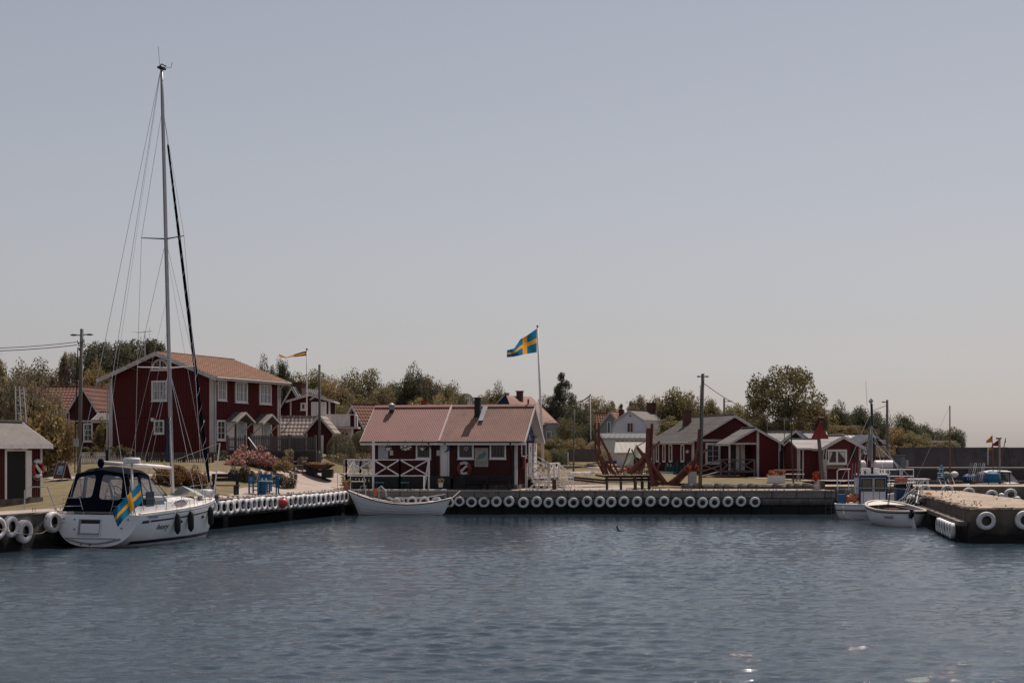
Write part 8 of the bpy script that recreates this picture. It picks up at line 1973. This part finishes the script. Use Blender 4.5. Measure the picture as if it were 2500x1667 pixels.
mb = MB(); mb.loft([[(-.75, y, z), (0, y, z + .08), (.75, y, z), (.75, y, z - .06), (0, y, z + .02), (-.75, y, z - .06)] for y, z in ((-1.9, 2.15), (-1.2, 2.25), (.1, 2.2))], close=True, capa=True, capb=True); mb.build('hard_top', OLDWHITE, t)
for s_ in (-1, 1):
    for y0_, y1_, w_ in ((-1.8, -1.85, .05), (-.9, -.95, .16), (.75, .05, .06), (-.1, -.1, .05)): mb = MB(); mb.bar((s_ * .8, y0_, 1.3), (s_ * .73, y1_, 2.12), .05, w_); mb.build('window_post', BLACK, t)
mb = MB(); mb.add([(-.78, .8, 1.35), (.78, .8, 1.35), (.7, .12, 2.1), (-.7, .12, 2.1)], [(0, 1, 2, 3)]); mb.build('windscreen', vin, t)
t = mboat(2290, 112, 5.0, 'low white motorboat with open deck beside the brown mast', radians(-85))
mb = MB(); mb.tube([(-.5, 1.2, 1.0), (-.5, .9, 1.75), (.5, .9, 1.75), (.5, 1.2, 1.0)], .03, 5); mb.tube([(-.5, .5, 1.0), (-.5, .2, 1.7), (.5, .2, 1.7), (.5, .5, 1.0)], .03, 5); mb.build('rail', WHITE, t)
t = mboat(2232, 104, 3.6, 'small white boat with low cabin right of the grey cabinet', radians(-90))
mb = MB(); mb.b2(-.6, .6, -.6, .9, 1.0, 1.65); mb.build('cabin', WHITE, t); mb = MB(); mb.b2(-.64, -.61, -.4, .7, 1.2, 1.5); mb.b2(.61, .64, -.4, .7, 1.2, 1.5); mb.build('window', GLASS, t); mb = MB(); mb.b2(-.68, .68, -.75, 1.0, 1.65, 1.72); mb.build('roof', WHITE, t)
t = mboat(2335, 108, 4.6, 'small sailing boat with brown mast behind the far pier', radians(-88), name='sailing_dinghy')
q = P(2319, 990, 108) - t.location; Mi = Matrix.Rotation(radians(88), 3, 'Z'); q = Mi @ q; mb = MB(); mb.tube([(q.x * .0, q.y, 1.0), (q.x, q.y, q.z)], [.07, .045], 8); mb.build('mast', mat('varnished_mast', (.22, .09, .035), .5), t)
mb = MB(); mb.tube([(q.x, q.y, q.z), (q.x, q.y - 2.6, 1.6)], .010, 4); mb.build('stay', STEEL, t)
r = random.Random(12)
for k, (px, py, m_, s_) in enumerate(((2310, 1160, SKINNET, .35), (2330, 1158, WHITE, .3), (2301, 1165, BLUEP, .3), (2362, 1168, TARPB, .42), (2376, 1165, BLUEP, .3), (2395, 1160, SKINNET, .3))):
    mb = MB(); mb.ball((0, 0, 0), s_, 8, sz=.8); o = mb.build('gear_bundle', m_, loc=P(px, py, 103.5)); tag(o, ('grey net bundle at the foot of the brown mast', 'white bundle right of the brown mast', 'blue bundle left of the brown mast', 'large blue tarp bundle in the far basin middle', 'small blue bundle beside the large tarp', 'grey net bundle left of the teal cover')[k], 'bundle')
mb = MB(); mb.lathe([(.55, 0), (.62, .25), (.5, .62), (.2, .8), (.01, .82)], 14); o = mb.build('boat_cover', TARPT, loc=P(2422, 1177, 101)); tag(o, 'teal cover tied over a drum in the far basin', 'cover')
t = thing('boarding_rack', 'leaning white ladder racks in the far basin', 'ladder rack', P(2385, 1172, 102))
for k in range(4):
    mb = MB(); x = -.45 + k * .3; mb.tube([(x - .25, 0, 0), (x, 0, 1.25), (x + .12, 0, 1.2), (x - .1, 0, 0)], .03, 5); mb.build('rack', WHITE if k % 2 else GREYL, t)
for px, top, bx, bot, fc, tri_, lab in ((2422, 1062, 2425, 1165, YELLOW, ((2422, 1063), (2407, 1077), (2409, 1081), (2423, 1079)), 'upper orange flag on a marker pole in the far basin'), (2438, 1072, 2436, 1160, REDP, ((2438, 1073), (2421, 1085), (2425, 1088), (2438, 1089)), 'red flag on a marker pole in the far basin'),
        (2424, 1086, 2425, 1160, YELLOW, ((2424, 1087), (2414, 1095), (2413, 1098), (2424, 1098)), 'lower orange flag below the others'), (2455, 1069, 2444, 1130, mat('dull_red_flag', (.22, .04, .03), .8), ((2455, 1070), (2452, 1080), (2453, 1083), (2456, 1079)), 'small furled red flag leaning right'), (2412, 1092, 2412, 1135, WHITE, None, 'plain white marker pole without flag')):
    p = P(bx, bot, 103); t = thing('marker_flag', lab, 'marker flag', p); mb = MB(); mb.tube([(0, 0, 0), P(px, top, 103) - p], .03, 5); mb.build('pole', WHITE if fc is WHITE else mat('orange_brown_pole', (.25, .10, .06), .7), t)
    if tri_: mb = MB(); mb.add([P(a, b_, 103 + .1 * i) - p for i, (a, b_) in enumerate(tri_)], [(0, 1, 2, 3)]); mb.build('flag', fc, t)
t = thing('radar_mast', 'white mast with round radar dome among the marker flags', 'mast', P(2441, 1150, 104)); mb = MB(); mb.tube([(0, 0, -.8), (0, 0, 2.5)], .05, 6); mb.build('mast', GREYL, t); mb = MB(); mb.lathe([(.01, -.08), (.2, -.06), (.2, .08), (.01, .12)], 12, (-.08, 0, 1.9 + .5)); mb.build('radar_dome', GREYL, t)
t = thing('step_frame', 'pale blue and white painted steps at the far basin edge', 'steps', P(2296, 1176, 101)); mb = MB(); mb.bar((-.25, 0, 0), (.05, 0, 1.2), .06, .12); mb.bar((.3, 0, 0), (.1, 0, 1.2), .06, .12); mb.build('leg', mat('sky_blue_paint', (.12, .30, .45), .6), t)
for z in (.3, .6, .9): mb = MB(); mb.b2(-.2, .25, -.05, .05, z, z + .05); mb.build('step', WHITE, t)
# swallow over the water
t = thing('bird', 'small dark swallow skimming low over the harbour water', 'bird', P(1511, 1295, 64)); t.scale = (1.3, 1.3, 1.3); t.rotation_euler = (0, .5, .9)
mb = MB(); mb.loft([[(cos(a) * r_, y, sin(a) * r_ * .8) for a in [2 * pi * i / 8 for i in range(8)]] for y, r_ in ((-.14, .006), (-.08, .025), (0, .035), (.07, .028), (.1, .024), (.13, .004))], close=True, capa=True, capb=True)
for s_ in (-1, 1): mb.add([(0, .05, .01), (s_ * .12, .07, .07), (s_ * .24, -.04, .12), (s_ * .1, -.01, .05), (0, -.04, .01)], [(0, 1, 2, 3, 4)]); mb.add([(0, -.12, 0), (s_ * .05, -.24, .01), (s_ * .015, -.13, 0)], [(0, 1, 2)])
b_ = mb.build('body', mat('bird_dark', (.02, .02, .025), .7), t, smooth=False)
